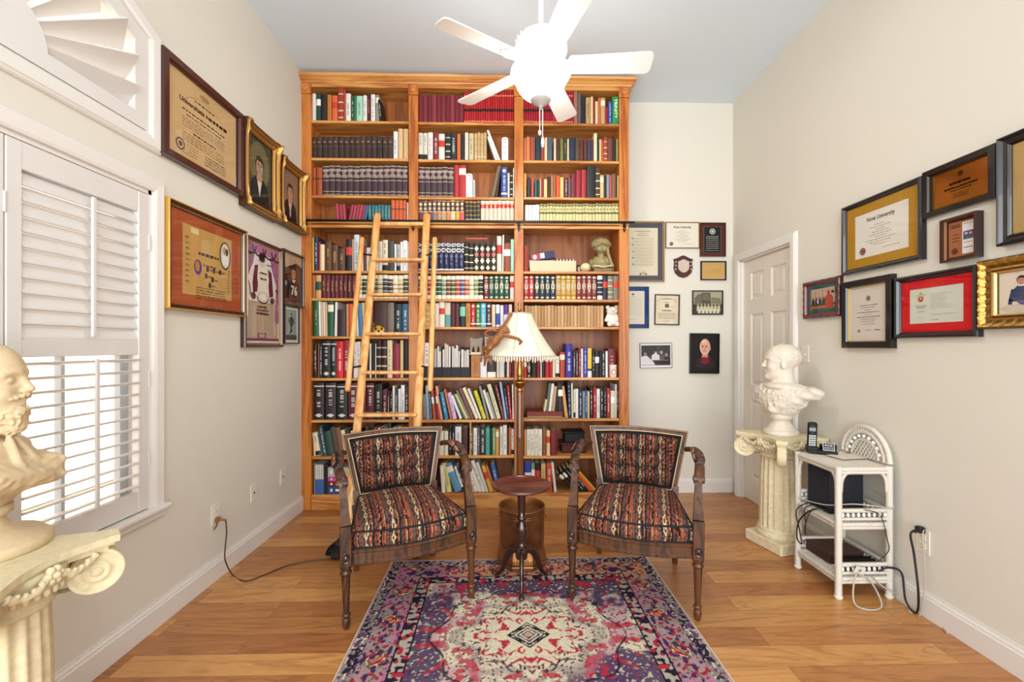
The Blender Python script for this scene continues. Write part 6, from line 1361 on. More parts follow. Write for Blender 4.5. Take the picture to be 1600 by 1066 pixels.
for (A, E) in ((A1, E1), (A2, E2)):
    sx = -1 if A is A1 else 1
    b = MB(); zz = zl+.0; q = on(A, E, zz+.02); b.tube([q, (q.x+sx*.0, YF-.028, zz+.03), (q.x, YF-.017, zz+.014)], .006, 8); b.tube([(q.x-.008, YF-.017, zz+.024), (q.x+.008, YF-.017, zz+.024)], .016, 14); b.box((q.x-.004, YF-.035, zz-.10), (q.x+.004, YF-.028, zz+.03)); b.build('top_roller', M_BLACKM, ld)
    wc = Vector((E.x+sx*.035, E.y-.01, .052)); b = MB(); b.tube([wc+Vector((-.012, 0, 0)), wc+Vector((.012, 0, 0))], .0515, 28)
    wl = b.build('wheel', mat('black_rubber', '#17130f', .6), ld)
    b = MB(); hd = [(.078*math.cos(t), .078*math.sin(t)) for t in [math.pi*k/20 for k in range(21)]]; MH = T(wc.x-sx*.0, wc.y-.005, .012)
    b.prism([(x_, z_) for x_, z_ in hd], -.022, .022, M=MH @ Matrix(((0,0,1,0),(1,0,0,0),(0,1,0,0),(0,0,0,1)))); b.prism([(x_, z_) for x_, z_ in hd], -.022, .022, M=MH @ Matrix(((1,0,0,0),(0,0,-1,0),(0,1,0,0),(0,0,0,1)))); hb_ = b.build('wheel_housing', M_BLACKM, ld)
    b = MB()
    for k in range(9):
        t = math.pi*(k+.5)/9; b.tube([(.020*math.cos(t), .022, .020*math.sin(t)+0), (.066*math.cos(t), .022, .066*math.sin(t))], .0035, 6, M=MH)
        b.tube([(.020*math.cos(t), -.0225, .020*math.sin(t)), (.068*math.cos(t), -.0225, .068*math.sin(t))], .0035, 6, M=MH)
    b.build('spoke', M_BLACKM, wl)

# ================================================================== the ceiling fan
fc = at_y(845, 103, 2.47); FZ = fc.z
fan = thing('ceiling_fan', 'white five-blade ceiling fan with lit glass bowl light', 'ceiling fan', (fc.x, fc.y, 0))
b = MB(); b.lathe([(.016,FZ+.20),(.016,ZC-.05)], 16); b.build('downrod', M_WHITE, fan)
b = MB(); b.lathe([(.02,ZC-.075),(.05,ZC-.06),(.075,ZC-.02),(.078,ZC-.001),(0,ZC-.001)], 32); b.build('canopy', M_WHITE, fan)
b = MB(); b.lathe([(0,FZ-.005),(.07,FZ-.005),(.10,FZ+.02),(.138,FZ+.055),(.148,FZ+.075),(.150,FZ+.105),(.140,FZ+.125),(.115,FZ+.155),(.09,FZ+.175),(.05,FZ+.195),(.028,FZ+.21),(.022,FZ+.235),(0,FZ+.235)], 48); mh = b.build('motor_housing', M_WHITE, fan)
b = MB()
for k in range(24): a = 2*math.pi*k/24; b.sphere((.128*math.cos(a), .128*math.sin(a), FZ+.042), .008, n=8, m=5); b.sphere((.143*math.cos(a+.13), .143*math.sin(a+.13), FZ+.125), .006, n=8, m=5)
b.build('beading', M_WHITE, mh)
for k in range(5):
    a = math.radians(-4+72*k); Mx = T(0, 0, FZ) @ R(a, 'Z') @ R(math.radians(-14), 'X'); b = MB()
    out = []; L0, L1 = .165, .615
    for i in range(9): t = i/8; out.append((L0+(L1-.03-L0)*t, -(.056+.014*t)))
    out += [(L1-.012, -.064), (L1-.002, -.048), (L1, -.02), (L1, .02), (L1-.002, .048), (L1-.012, .064)]
    for i in range(8, -1, -1): t = i/8; out.append((L0+(L1-.03-L0)*t, (.056+.014*t)))
    out += [(L0-.012, .035), (L0-.016, 0), (L0-.012, -.035)]
    b.prism(out, -.003, .004, M=Mx); bl = b.build('blade', M_WHITE, fan)
    b = MB(); b.prism([(.08,-.018),(.13,-.022),(.16,-.046),(.20,-.052),(.235,-.040),(.245,-.018),(.262,0),(.245,.018),(.235,.040),(.20,.052),(.16,.046),(.13,.022),(.08,.018)], -.009, -.0035, M=Mx)
    for (sx_, sy_) in ((.21, -.03), (.21, .03), (.175, 0)): b.sphere((sx_, sy_, -.009), .006, M=Mx, n=8, m=5)
    b.tube([(.05, 0, .02), (.09, 0, 0), (.13, 0, -.007)], .011, 8, M=Mx); b.build('blade_iron', M_WHITE, bl)
b = MB(); b.lathe([(.075,FZ-.06),(.085,FZ-.045),(.088,FZ-.02),(.075,FZ-.005)], 32); b.build('light_fitter', M_WHITE, fan)
m_bowl = mat('lit_alabaster', '#ffffff', .4, emis='#fff6ea', es=30.0)
b = MB(); b.lathe([(.165,FZ-.030),(.168,FZ-.045),(.155,FZ-.070),(.142,FZ-.085),(.138,FZ-.10),(.128,FZ-.125),(.105,FZ-.155),(.075,FZ-.178),(.045,FZ-.190),(.02,FZ-.195)], 48, caps=False); b.lathe([(.165,FZ-.030),(.085,FZ-.028)], 48, caps=False); b.build('glass_bowl', m_bowl, fan)
m_fin = mat('pewter_white', '#b9b6b2', .35)
b = MB(); b.lathe([(0,FZ-.186),(.062,FZ-.186),(.058,FZ-.196),(.040,FZ-.212),(.020,FZ-.224),(.008,FZ-.232),(.006,FZ-.245),(0,FZ-.246)], 32); b.build('finial', m_fin, fan)
for (dx, z1_, fob) in ((-.006, FZ-.36, 0), (.010, FZ-.40, 1)):
    b = MB(); b.tube([(dx, 0, FZ-.24), (dx, 0, z1_)], .0022, 6); ck = b.build('pull_chain', M_WHITE, fan)
    b = MB(); b.lathe([(.002,0),(.006,-.004),(.0085,-.02),(.0095,-.035),(.007,-.052),(.003,-.058),(0,-.058)][::-1] if fob else [(.003,0),(.008,-.006),(.0095,-.014),(.007,-.026),(0,-.030)][::-1], 14, M=T(dx, 0, z1_)); b.build('pull_fob', M_WHITE, ck)

# ================================================================== plaster pedestals
def pedestal(label, c, diag):
    root = thing('plaster_pedestal', label, 'pedestal', (c[0], c[1], 0), group='fluted plaster pedestals')
    A = R(diag-math.pi/4, 'Z')           # corners of the square at diag + k*90
    b = MB(); b.box((-.146, -.146, 0), (.146, .146, .072), ch=.008, M=A); b.lathe([(.136,.072),(.142,.080),(.143,.092),(.137,.100),(.132,.104),(.130,.112),(.132,.120),(.128,.126),(.122,.132)], 48); b.build('base', M_PLASTER, root)
    b = MB(); fl_ = lambda a, r, z: r*(1-.075*abs(math.cos(a*10))**1.5); b.lathe([(.124,.130),(.123,.20),(.119,.45),(.114,.585),(.117,.592)], 160, rf=fl_); b.build('fluted_shaft', M_PLASTER, root)
    b = MB(); b.lathe([(.112,.585),(.124,.590),(.126,.600),(.120,.606),(.128,.622),(.148,.645),(.160,.655),(.150,.668),(.160,.700),(0,.700)], 48)
    for k in range(40):
        a = 2*math.pi*k/40; b.sphere((.150*math.cos(a), .150*math.sin(a), .644), .010, sc=(.8,.8,1.3), n=8, m=6)
    cp = b.build('capital', M_PLASTER, root)
    ab = []
    for k in range(4):
        a = diag+k*math.pi/2; t = .030; ca, sa = math.cos(a), math.sin(a); rr_ = .260
        ab += [(rr_*ca+t*sa, rr_*sa-t*ca), (rr_*ca-t*sa, rr_*sa+t*ca)]
        e0, e1 = Vector(ab[-1]), Vector((rr_*math.cos(a+math.pi/2)+t*math.sin(a+math.pi/2), rr_*math.sin(a+math.pi/2)-t*math.cos(a+math.pi/2)))
        mid = Vector((math.cos(a+math.pi/4), math.sin(a+math.pi/4)))
        for i in range(1, 12): s_ = i/12; p = e0.lerp(e1, s_); p = p - mid*(.050*math.sin(math.pi*s_)); ab.append((p.x, p.y))
    b = MB(); sc_ = lambda k: [(x*k, y*k) for x, y in ab]
    b.prism(sc_(.90), .692, .704); b.prism(sc_(.95), .704, .712); b.prism(sc_(1.0), .712, .732); b.build('abacus', M_PLASTER, root)
    for k in range(4):
        a = diag+k*math.pi/2; Mv = R(a, 'Z') @ T(.208, 0, .632) @ R(math.pi/2, 'X'); b = MB()
        pr_ = [(0,.030),(.010,.029),(.015,.024),(.018,.020),(.023,.022),(.027,.026),(.031,.022),(.036,.016),(.046,.015),(.054,.020),(.060,.026),(.065,.024),(.067,.012),(.067,-.012),(.065,-.024),(.060,-.026),(.054,-.020),(.046,-.015),(.036,-.016),(.031,-.022),(.027,-.026),(.023,-.022),(.018,-.020),(.015,-.024),(.010,-.029),(0,-.030)]
        b.lathe(pr_, 36, M=Mv, caps=False)
        band = spline([(.085, 0, .672), (.14, 0, .690), (.19, 0, .700), (.235, 0, .697), (.262, 0, .668)], 5); b.tube([R(a, 'Z') @ Vector(p) for p in band], .026, 10, squash=.012)
        b.tube([R(a, 'Z') @ Vector(p) for p in spline([(.10, 0, .60), (.14, 0, .592), (.175, 0, .600), (.195, 0, .612)], 4)], .020, 10, squash=.012)
        b.build('volute', M_PLASTER, cp)
        a2 = a+math.pi/4; b = MB(); Ma = R(a2, 'Z') @ T(.168, 0, .690)
        for j in range(6): t = j*math.pi/3; b.sphere((0, .016*math.cos(t), .016*math.sin(t)), .011, M=Ma, n=9, m=6)
        b.sphere((.008, 0, 0), .010, M=Ma)
        for s_ in (-1, 1):
            sw = spline([(.0, s_*.020, -.004), (.004, s_*.05, -.022), (.0, s_*.085, -.020), (.004, s_*.12, -.002)], 5)
            b.tube([Ma @ Vector(p) for p in sw], .009, 8, squash=[.010+.004*math.sin(i*1.7) for i in range(len(sw))])
            for j in range(5): b.sphere((.004, s_*(.034+.020*j), -.006-.010*math.sin(j)), .0075, M=Ma, n=8, m=5)
        b.build('flower_ornament', M_PLASTER, cp)
    return root
PL = Vector((-1.395, 1.225)); PR_ = Vector((1.80, 2.87))
pedestal('fluted plaster pedestal with scroll capital standing near the shuttered window', PL, math.radians(45))
pedestal('fluted plaster pedestal with scroll capital standing between the door and the wicker stand', PR_, math.radians(150))

# ================================================================== plaster busts (front of the face is local +x)
def head_sdf(X, Y, Z, c, s=1.0, lean=0.0):
    x, y, z = (X-c[0])/s, np.abs(Y-c[1])/s, (Z-c[2])/s
    E = lambda cc, rr: ell3(x, y, z, cc, rr)
    d = sm(E((-.012,0,.150),(.098,.076,.088)), E((.030,0,.105),(.060,.058,.098)), .03)
    d = sm(d, E((.034,0,.046),(.050,.044,.046)), .03)
    d = sm(d, E((.060,.036,.088),(.022,.020,.022)), .02)
    d = sm(d, cap3(x, y, z, (.083,.010,.146), (.070,.046,.141), .011, .008), .012)
    d = ssub(d, E((.096,.031,.126),(.020,.018,.014)), .012)
    d = sm(d, E((.075,.031,.125),(.012,.014,.010)), .004)
    d = sm(d, cap3(x, y, z, (.072,.018,.134), (.072,.044,.132), .004, .004), .004)
    d = sm(d, cap3(x, y, z, (.086,0,.136), (.107,0,.099), .0075, .0095), .010)
    d = sm(d, E((.097,.009,.095),(.010,.008,.007)), .005)
    d = sm(d, cap3(x, y, z, (.091,0,.0700), (.082,.020,.0675), .0065, .004), .005)
    d = sm(d, cap3(x, y, z, (.089,0,.0575), (.082,.016,.0590), .0075, .004), .005)
    d = ssub(d, cap3(x, y, z, (.102,0,.0640), (.088,.020,.0635), .0022, .0015), .003)
    d = sm(d, E((.078,0,.026),(.020,.022,.018)), .015)
    d = sm(d, E((.0,.079,.108),(.018,.008,.030)), .006); d = ssub(d, E((.004,.090,.110),(.009,.006,.018)), .004)
    return d*s
def socle(b, rim=.118, hh=.125):
    b.lathe([(rim,0),(rim+.004,.006),(rim+.004,.022),(rim-.004,.030),(rim-.012,.034),(rim-.016,.040),(.070,.060),(.056,.078),(.053,.092),(.060,.100),(.068,.104),(.068,hh),(0,hh)], 56)
# bearded poet
def poet(X, Y, Z):
    n = noise3(X*55+3, Y*55+5, Z*55); n2 = noise3(X*120, Y*120+4, Z*120+9)
    c = (.005, 0, .355); d = head_sdf(X, Y, Z, c)
    x, y, z = X-c[0], np.abs(Y), Z-c[2]
    hair = ell3(x, y, z, (-.048,.052,.095), (.055,.034,.070)); hair = sm(hair, ell3(x, y, z, (-.052,.034,.035), (.048,.042,.045)), .03) - .010*(n-.4) - .004*np.sin(z*170+n*6); d = sm(d, hair, .010)
    bn = noise3(X*85+7, Y*85+2, Z*60+1); beard = ell3(x, y, z, (.054,0,.026), (.043,.038,.042)); beard = sm(beard, ell3(x, y, z, (.020,.048,.060), (.026,.014,.034)), .015); beard = sm(beard, ell3(x, y, z, (.066,0,-.004), (.024,.022,.022)), .015)
    beard = beard - .010*(1-np.abs(2*bn-1)*1.6) - .003*(n2-.5) + .002; beard = ssub(beard, ell3(x, y, z, (.104,0,.063), (.020,.020,.009)), .004); d = sm(d, beard, .004)
    d = sm(d, cap3(x, y, z, (.100,.003,.083), (.086,.036,.072), .0065, .0035)-.0015*np.sin(y*500), .004)
    d = sm(d, cap3(X, Y, Z, (-.015,0,.40), (-.02,0,.29), .050, .056), .02)
    tor = ell3(X, Y, Z, (-.005,0,.225), (.100,.165,.095)); tor = sm(tor, ell3(X, Y, Z, (-.03,0,.275), (.075,.180,.050)), .04); tor = sm(tor, ell3(X, Y, Z, (.0,0,.160), (.066,.085,.060)), .04)
    Zt = Z+.45*X; col = np.abs(ell3(X, Y, Zt, (.0,0,.312), (.064,.092,.060)))-.0035; col = np.maximum(col, np.abs(Zt-.316)-.018); tor = sm(tor, col, .006)
    tas = sm(cap3(X, Y, Z, (.070,-.010,.315), (.104,-.030,.240), .008, .011), cap3(X, Y, Z, (.070,.012,.315), (.106,.030,.245), .008, .011), .005) - .003*(n2-.5); tor = sm(tor, tas, .006)
    fold = .007*np.sin((Z*1.0+Y*.40-X*.15)*75+n*1.5)
    dr = ell3(X, Y, Z, (.0,.0,.195), (.118,.178,.058)); dr = sm(dr, cap3(X, Y, Z, (.02,-.15,.235), (.132,.070,.205), .052, .018), .05); dr = sm(dr, cap3(X, Y, Z, (-.03,.14,.27), (.118,.08,.215), .045, .020), .04) - fold; tor = sm(tor, dr, .012)
    tor = np.maximum(tor, .118-Z)
    return sm(d, tor, .015)
bl_ = thing('plaster_bust', 'tan plaster bust of a bearded balding man in a draped cloak', 'bust', (PL.x-.085, PL.y+.045, .733), math.radians(20))
b = MB(); socle(b, .145, .125); b.build('socle', M_STONE, bl_)
sdf_obj('figure', poet, (-.16,-.24,.11), (.20,.24,.60), .0034, M_STONE, bl_)
# roman in breastplate
def roman(X, Y, Z):
    n = noise3(X*95+3, Y*95+5, Z*95); n2 = noise3(X*60, Y*60+4, Z*60+9)
    c = (.0, 0, .350); d = head_sdf(X, Y, Z, c); x, y, z = X-c[0], np.abs(Y), Z-c[2]
    hair = ell3(x, y, z, (-.018,0,.158), (.100,.080,.084)); hair = np.maximum(hair, -(z-.130+.0*x)-(-x-.0)*.9); hair = np.maximum(hair, x-.078) - .007*(n-.35); d = sm(d, hair, .005)
    d = sm(d, cap3(X, Y, Z, (-.015,0,.40), (-.025,0,.28), .052, .062), .02)
    q5, q6 = math.cos(math.radians(46)), math.sin(math.radians(46)); X0, Y0 = X, Y; X, Y = X0*q5+Y0*q6, -X0*q6+Y0*q5
    tor = ell3(X, Y, Z, (-.005,0,.235), (.095,.160,.100)); tor = sm(tor, ell3(X, Y, Z, (-.02,0,.285), (.078,.180,.048)), .04); tor = sm(tor, ell3(X, Y, Z, (.0,0,.160), (.062,.075,.060)), .05)
    orn_ = .007*np.clip(n-.5, 0, 1)*2.2*(X > -.02) + .004*np.clip(n2-.5, 0, 1); tor = tor-orn_
    dr = cap3(X, Y, Z, (-.02,.05,.31), (-.03,.215,.275), .040, .030); dr = sm(dr, cap3(X, Y, Z, (.0,.195,.285), (.075,-.01,.165), .033, .026), .03)-.004*np.sin((Z+Y*.6)*90); tor = sm(tor, dr, .012)
    tor = sm(tor, np.abs(ell3(X, Y, Z, (0,0,.315), (.080,.085,.030)))-.006, .006)
    for k in range(6):
        a = -1.1+k*.44; tor = sm(tor, cap3(X, Y, Z, (.085*math.cos(a), .10*math.sin(a), .20), (.070*math.cos(a), .08*math.sin(a), .150), .012, .010), .004)
    return sm(d, np.maximum(tor, .128-Z), .015)
br_ = thing('plaster_bust', 'off-white bust of a short-haired Roman in decorated breastplate, on the pedestal near the door', 'bust', (PR_.x-.0, PR_.y-.01, .733), math.radians(160))
b = MB(); socle(b, .098, .135); b.build('socle', mat('white_plaster', '#ddd3c2', .5, bump=.15, bscale=70, var=.04), br_)
sdf_obj('figure', roman, (-.24,-.24,.12), (.24,.26,.61), .0042, bpy.data.materials['white_plaster'], br_)

# ================================================================== white wicker stand and what stands on it
Bc, Cc, Ac = at_z(1310, 936, 0), at_z(1398, 934, 0), at_z(1245, 884, 0)
Cc.x = min(Cc.x, XR-.045); ex = (Cc-Bc); ex.z = 0; w_s = ex.length; ey = (Ac-Bc); d_s = ey.length*1.0; an = math.atan2(ex.y, ex.x)
ws = thing('wicker_stand', 'white wicker three-tier stand with arched back, against the wall beside the pedestal', 'shelf stand', (Bc.x, Bc.y, 0), 0)
d_s = .318; WX = Cc.x-Bc.x
cor = {'fl': (0, 0), 'fr': (WX, 0), 'bl': (0, d_s), 'br': (WX, d_s)}
def wrap(b, pts, r, amp=.0024, pitch=.011):
    P = [Vector(p) for p in pts]; L_ = [0]
    for i in range(1, len(P)): L_.append(L_[-1]+(P[i]-P[i-1]).length)
    n = max(3, int(L_[-1]/(pitch/2))); out = []; rr_ = []
    for k in range(n+1):
        s_ = L_[-1]*k/n; i = min(max(1, next((j for j in range(1, len(L_)) if L_[j] >= s_-1e-9), len(L_)-1)), len(L_)-1); t = (s_-L_[i-1])/max(1e-9, L_[i]-L_[i-1]); out.append(P[i-1].lerp(P[i], min(1, t))); rr_.append(r+(amp if k % 2 else -amp))
    b.tube(out, rr_, 8)
TZ = [.115, .395, .682]
for k, (x, y) in cor.items():
    b = MB(); wrap(b, [(x, y, 0), (x, y, TZ[2]+.004)], .0165); b.sphere((x, y, .012), .021, sc=(1,1,.6)); b.build('leg', M_WICKER, ws)
def woven(name, x0, x1, y0, y1, z):
    nx_, ny_ = int((x1-x0)/.004), int((y1-y0)/.004); X, Y = np.meshgrid(np.linspace(x0, x1, nx_), np.linspace(y0, y1, ny_), indexing='ij')
    zz = z + .0022*np.sin(X*math.pi/.012)*np.sin(Y*math.pi/.008); cc = np.broadcast_to(colv('#e6ddcc'), X.shape+(3,))*(1-.18*(np.abs(np.sin(X*math.pi/.012)*np.sin(Y*math.pi/.008)) < .12))[..., None]
    o = grid_mesh(name, np.stack([X, Y, zz], -1), cc, M_ATTR, ws); s_ = o.modifiers.new('t', 'SOLIDIFY'); s_.thickness = .006; return o
for i, z in enumerate(TZ): woven('woven_shelf', .004, WX-.004, .004, d_s-.004, z)
for i, z in enumerate(TZ):
    b = MB()
    for (p, q) in (('fl','fr'),('fr','br'),('br','bl'),('bl','fl')):
        wrap(b, [(*cor[p], z-.011), (*cor[q], z-.011)], .0115)
        wrap(b, [(*cor[p], z-.028), (*cor[q], z-.028)], .009)
    b.build('shelf_rim', M_WICKER, ws)
    if i < 2:
        for (p, q, nb_) in (('fl','fr',9),('bl','br',9),('fr','br',11)):
            b = MB(); P0, P1 = Vector((*cor[p], z)), Vector((*cor[q], z)); wrap(b, [P0+Vector((0,0,.062)), P1+Vector((0,0,.062))], .011); wrap(b, [P0+Vector((0,0,.018)), P1+Vector((0,0,.018))], .008); bar = b.build('gallery_rail', M_WICKER, ws)
            b = MB()
            for k in range(nb_): t = (k+.8)/(nb_+.6); p_ = P0.lerp(P1, t); b.sphere((p_.x, p_.y, z+.039), .0095, sc=(.8,.8,1.25), n=10, m=7)
            b.build('bead', M_WHITE, bar)
    if i > 0:   # curved braces below the shelf on the open side and the front
        for (p, q) in (('bl','fl'),('fl','fr') if i == 2 else ('bl','fl')):
            P0, P1 = Vector((*cor[p], z)), Vector((*cor[q], z)); dd = (P1-P0).normalized()
            for (o_, sg) in ((P0, 1), (P1, -1)):
                b = MB(); wrap(b, spline([o_+Vector((0,0,-.13))+dd*sg*.012, o_+dd*sg*.020+Vector((0,0,-.06)), o_+dd*sg*.055+Vector((0,0,-.022)), o_+dd*sg*.10+Vector((0,0,-.012))], 4), .0085); b.build('brace', M_WICKER, ws)
# arched back standing on the top shelf along the wall
b = MB(); AR = [(WX+.004, d_s*.5+(d_s*.5)*math.cos(t), TZ[2]+.015+.165*math.sin(t)) for t in [math.pi*k/28 for k in range(29)]]
wrap(b, AR, .013, .002)
AR2 = [(WX+.002, d_s*.5+(d_s*.5-.030)*math.cos(t), TZ[2]+.015+.135*math.sin(t)) for t in [math.pi*k/28 for k in range(29)]]; wrap(b, AR2, .009, .0016)
for k in range(26): t = math.pi*(k+.5)/26; b.tube([(WX+.003, d_s*.5+(d_s*.5-.006)*math.cos(t), TZ[2]+.015+.158*math.sin(t)), (WX+.003, d_s*.5+(d_s*.5-.026)*math.cos(t+.05), TZ[2]+.015+.139*math.sin(t+.05))], .006, 6)
ab_ = b.build('arched_back', M_WICKER, ws)
b = MB()
for k in range(9): t = math.pi*(k+.9)/9.8; b.sphere((WX-.002, d_s*.5+(d_s*.5-.052)*math.cos(t), TZ[2]+.015+.113*math.sin(t)), .0095, n=10, m=7)
b.build('bead', M_WHITE, ab_)
b = MB()
AR3 = [(WX+.002, d_s*.5+(d_s*.5-.068)*math.cos(t), TZ[2]+.015+.095*math.sin(t)) for t in [math.pi*k/20 for k in range(21)]]; wrap(b, AR3, .006, .001)
def inside(y, z): return ((y-d_s*.5)/(d_s*.5-.068))**2+((z-TZ[2]-.015)/.095)**2 <= 1.02 and z >= TZ[2]+.01
for sg in (-1, 1):
    for k in range(-9, 20):
        pts = [(WX+.002+.002*sg, k*.022+sg*s_*.004+(0 if sg > 0 else .10), TZ[2]+.012+s_*.006) for s_ in range(18)]; seg = [p for p in pts if inside(p[1], p[2])]
        if len(seg) > 1: b.tube([seg[0], seg[-1]], .0024, 5)
b.build('lattice', M_WICKER, ab_)

wz = TZ[2]+.004
def W3(px, py, z): return at_z(px, py, z)
p_ = W3(1283, 708, wz); ph = thing('cordless_phone', 'black cordless phone handset upright in answering-machine base on the wicker stand', 'phone', (p_.x, p_.y, wz+.003), math.radians(-28))
b = MB(); b.box((-.075, -.045, 0), (.075, .045, .018), '#141518', ch=.005); b.box((-.075, -.03, .012), (-.015, .04, .035), '#17181b', ch=.006)
Mt = T(.032, .018, .012) @ R(math.radians(-62), 'X'); b.box((-.04, -.045, -.012), (.043, .030, .006), '#141518', Mt, ch=.005); b.build('base', M_ATTR, ph)
Mp = T(.032, -.003, .045) @ R(math.radians(28), 'X') @ R(math.pi/2, 'X'); Ms = T(.032, .018, .012) @ R(math.radians(-62), 'X')
b = MB(); Mf = T(.032, -.030, .040) @ R(math.radians(62), 'X')
b.box((-.028, -.022, .0), (.028, .024, .002), '#d8d8da', Mf); b.box((-.025, -.019, .002), (.025, .021, .003), '#1c1d20', Mf); b.rect(-.018, .004, .018, .014, .0032, '#b8c0c4', Mf); b.rect(-.012, .006, .012, .012, .0034, '#a02028', Mf)
for i in range(5): b.ell(-.018+.009*i, -.005, .0028, .0028, .0034, '#c8c8ca', 10, Mf); b.ell(-.018+.009*i, -.013, .0028, .0022, .0034, '#c8c8ca', 10, Mf)
b.build('control_panel', M_ATTR, ph)
Mh = T(-.045, .008, .022) @ R(math.radians(12), 'X'); b = MB(); b.box((-.024, -.012, 0), (.024, .014, .158), '#15161a', Mh, ch=.008); hs_o = b.build('handset', M_ATTR, ph)
b = MB(); MK = Mh @ Matrix(((1,0,0,0),(0,0,-1,-.0122),(0,1,0,0),(0,0,0,1)))
b.rect(-.016, .108, .016, .130, .001, '#8f9ca0', MK); b.rect(-.010, .138, .010, .141, .001, '#6a6c70', MK); b.ell(0, .096, .010, .006, .001, '#3a3c42', 14, MK)
for r_ in range(5):
    for c_ in range(3): b.rect(-.017+c_*.012, .018+r_*.014, -.007+c_*.012, .027+r_*.014, .001, '#dcdcde', MK)
b.build('keypad', M_ATTR, hs_o)
p_ = W3(1335, 716, wz); b = MB(); b.box((-.10, -.05, 0), (.085, .055, .0012), '#d8c8ae'); b.box((-.098, -.052, .0012), (.087, .053, .0018), '#e2dccd'); tag(b.build('paper_sheet', M_ATTR, None, (p_.x-.01, p_.y+.02, wz+.004), (0, 0, .15)), 'folded cream paper lying flat beside the cordless phone', 'paper')

mz = TZ[1]+.004
sp_ = thing('speaker_box', 'dark navy-black box speaker on the middle tier of the wicker stand', 'speaker', (Bc.x+.125, Bc.y+.20, mz+.002), math.radians(0))
b = MB(); b.box((-.085, -.085, .008), (.105, .095, .235), '#171a22', ch=.006); b.build('cabinet', M_ATTR, sp_)
b = MB(); b.box((-.0875, -.075, .020), (-.085, .085, .225), '#1e222c'); b.build('grille', mat('speaker_cloth', '#20242e', .9, bump=.6, bscale=700), sp_)
b = MB(); b.box((-.095, -.095, 0), (.110, .10, .008), '#101114', ch=.003); b.build('foot_plate', M_ATTR, sp_)
bz = TZ[0]+.004
bx_ = thing('brown_box', 'flat dark brown box lying on the lowest tier of the wicker stand', 'box', (Bc.x+.115, Bc.y+.215, bz+.003), .03); b = MB(); b.box((-.075, -.09, 0), (.12, .09, .048), '#3a241a', ch=.002); b.build('carton', M_ATTR, bx_); b = MB(); b.box((-.078, -.093, .044), (.123, .093, .056), '#452c20', ch=.002); b.build('lid', M_ATTR, bx_)
ro = thing('router', 'black network router with round knobs on lowest tier of the wicker stand', 'router', (Bc.x+.175, Bc.y+.075, bz+.003), -.05)
b = MB(); b.box((-.105, -.055, 0), (.105, .058, .038), '#121315', ch=.005); b.build('casing', M_ATTR, ro)
b = MB()
for k in (-.07, -.045): b.lathe([(.011,0),(.011,.008),(.008,.010),(0,.010)], 14, '#3a3a38', T(k, -.055, .020) @ R(math.pi/2, 'X'))
b.build('knob', M_ATTR, ro); b = MB(); 
for k in range(4): b.box((-.01+k*.018, -.057, .012), (.002+k*.018, -.055, .022), '#5a5c5e')
b.build('port', M_ATTR, ro)
tg_ = MB(); tg_.box((-.024, -.001, -.020), (.024, .001, .020), '#d8d4c8'); tg_.ell(0, 0, .008, .008, .002, '#8a867c', 14, R(math.pi/2, 'X')); tag(tg_.build('tag_card', M_ATTR, None, (Bc.x+.085, Bc.y-.035, bz+.045), (.25, .25, -.1)), 'small white rectangular tag hanging among the cables in front of the router', 'tag')

def cord(name, label, pts, r, m, n=8): b = MB(); b.tube(spline(pts, n), r, 8); return tag(b.build(name, m), label, 'cable')
S = lambda x, y, z: (Bc.x+x, Bc.y+y, z)
cord('power_cable', 'black power cord looping down beside the pedestal and back onto the middle tier', [S(.06,.10,mz+.012), S(-.03,.13,mz+.02), S(-.07,.20,.33), S(-.065,.23,.22), S(-.03,.24,.18), S(-.03,.26,.25), S(-.04,.27,.36), S(.03,.26,mz+.012)], .0038, M_CORDB)
cord('power_cable', 'thin black cable hanging in a narrow loop at the open side of the stand', [S(.03,.17,mz+.01), S(-.03,.17,.385), S(-.045,.19,.30), S(-.03,.21,.24), S(-.022,.22,.31), S(-.025,.22,.39), S(.05,.23,mz+.01)], .0025, M_CORDB)
cord('network_cable', 'light grey cable stretched across the middle tier of the wicker stand', [S(-.03,.27,mz+.03), S(.02,.12,mz+.045), S(.10,.02,mz+.064+.02), S(.20,-.022,mz+.085), S(.27,-.020,mz+.075), S(WX+.022,.02,mz+.10), S(WX+.02,.12,mz+.12)], .0032, M_CORDG)
cord('network_cable', 'thick grey cable curled on the floor in front of the wicker stand', [S(.10,-.02,bz+.05), S(.05,-.045,bz+.01), S(.03,-.060,.04), S(.035,-.085,.008), S(.09,-.11,.006), S(.155,-.085,.012), S(.165,-.045,.06), S(.13,-.030,.12), S(.085,-.026,.135)], .0042, M_CORDG)
g0 = at_z(1440, 940, .005); g1 = at_z(1481, 990, .005)
cord('network_cable', 'long grey cable running along the floor to the baseboard at the picture edge', [S(.16,-.022,.125), S(.22,-.03,.07), (g0.x-.04, g0.y+.03, .006), (g0.x, g0.y-.02, .005), ((g0.x+g1.x)/2, (g0.y+g1.y)/2, .005), (min(g1.x, XR-.03), g1.y, .005)], .0038, M_CORDG)
ot = at_x(1434, 828, XR-.035); f0 = at_z(1450, 958, .005)
cord('power_cable', 'black power cord from the wall plug down to the floor and up to the router', [(XR-.036, ot.y, ot.z), (XR-.075, ot.y-.005, ot.z-.02), (XR-.062, ot.y-.010, ot.z-.12), (XR-.060, ot.y-.03, .12), (min(f0.x, XR-.03), f0.y, .006), (XR-.055, f0.y+.03, .05), S(WX+.03,-.04,.20-.05), S(.24,-.030,bz+.055), S(.20,-.018,bz+.03)], .0050, M_CORDB)
cord('signal_cable', 'thin white cable running down the wall next to the black power cord', [(XR-.012, ot.y-.012, ot.z+.01), (XR-.03, ot.y-.02, ot.z-.03), (XR-.028, ot.y-.03, .2), (XR-.03, f0.y-.02, .008), (XR-.05, f0.y+.02, .005)], .0028, M_CORDG)
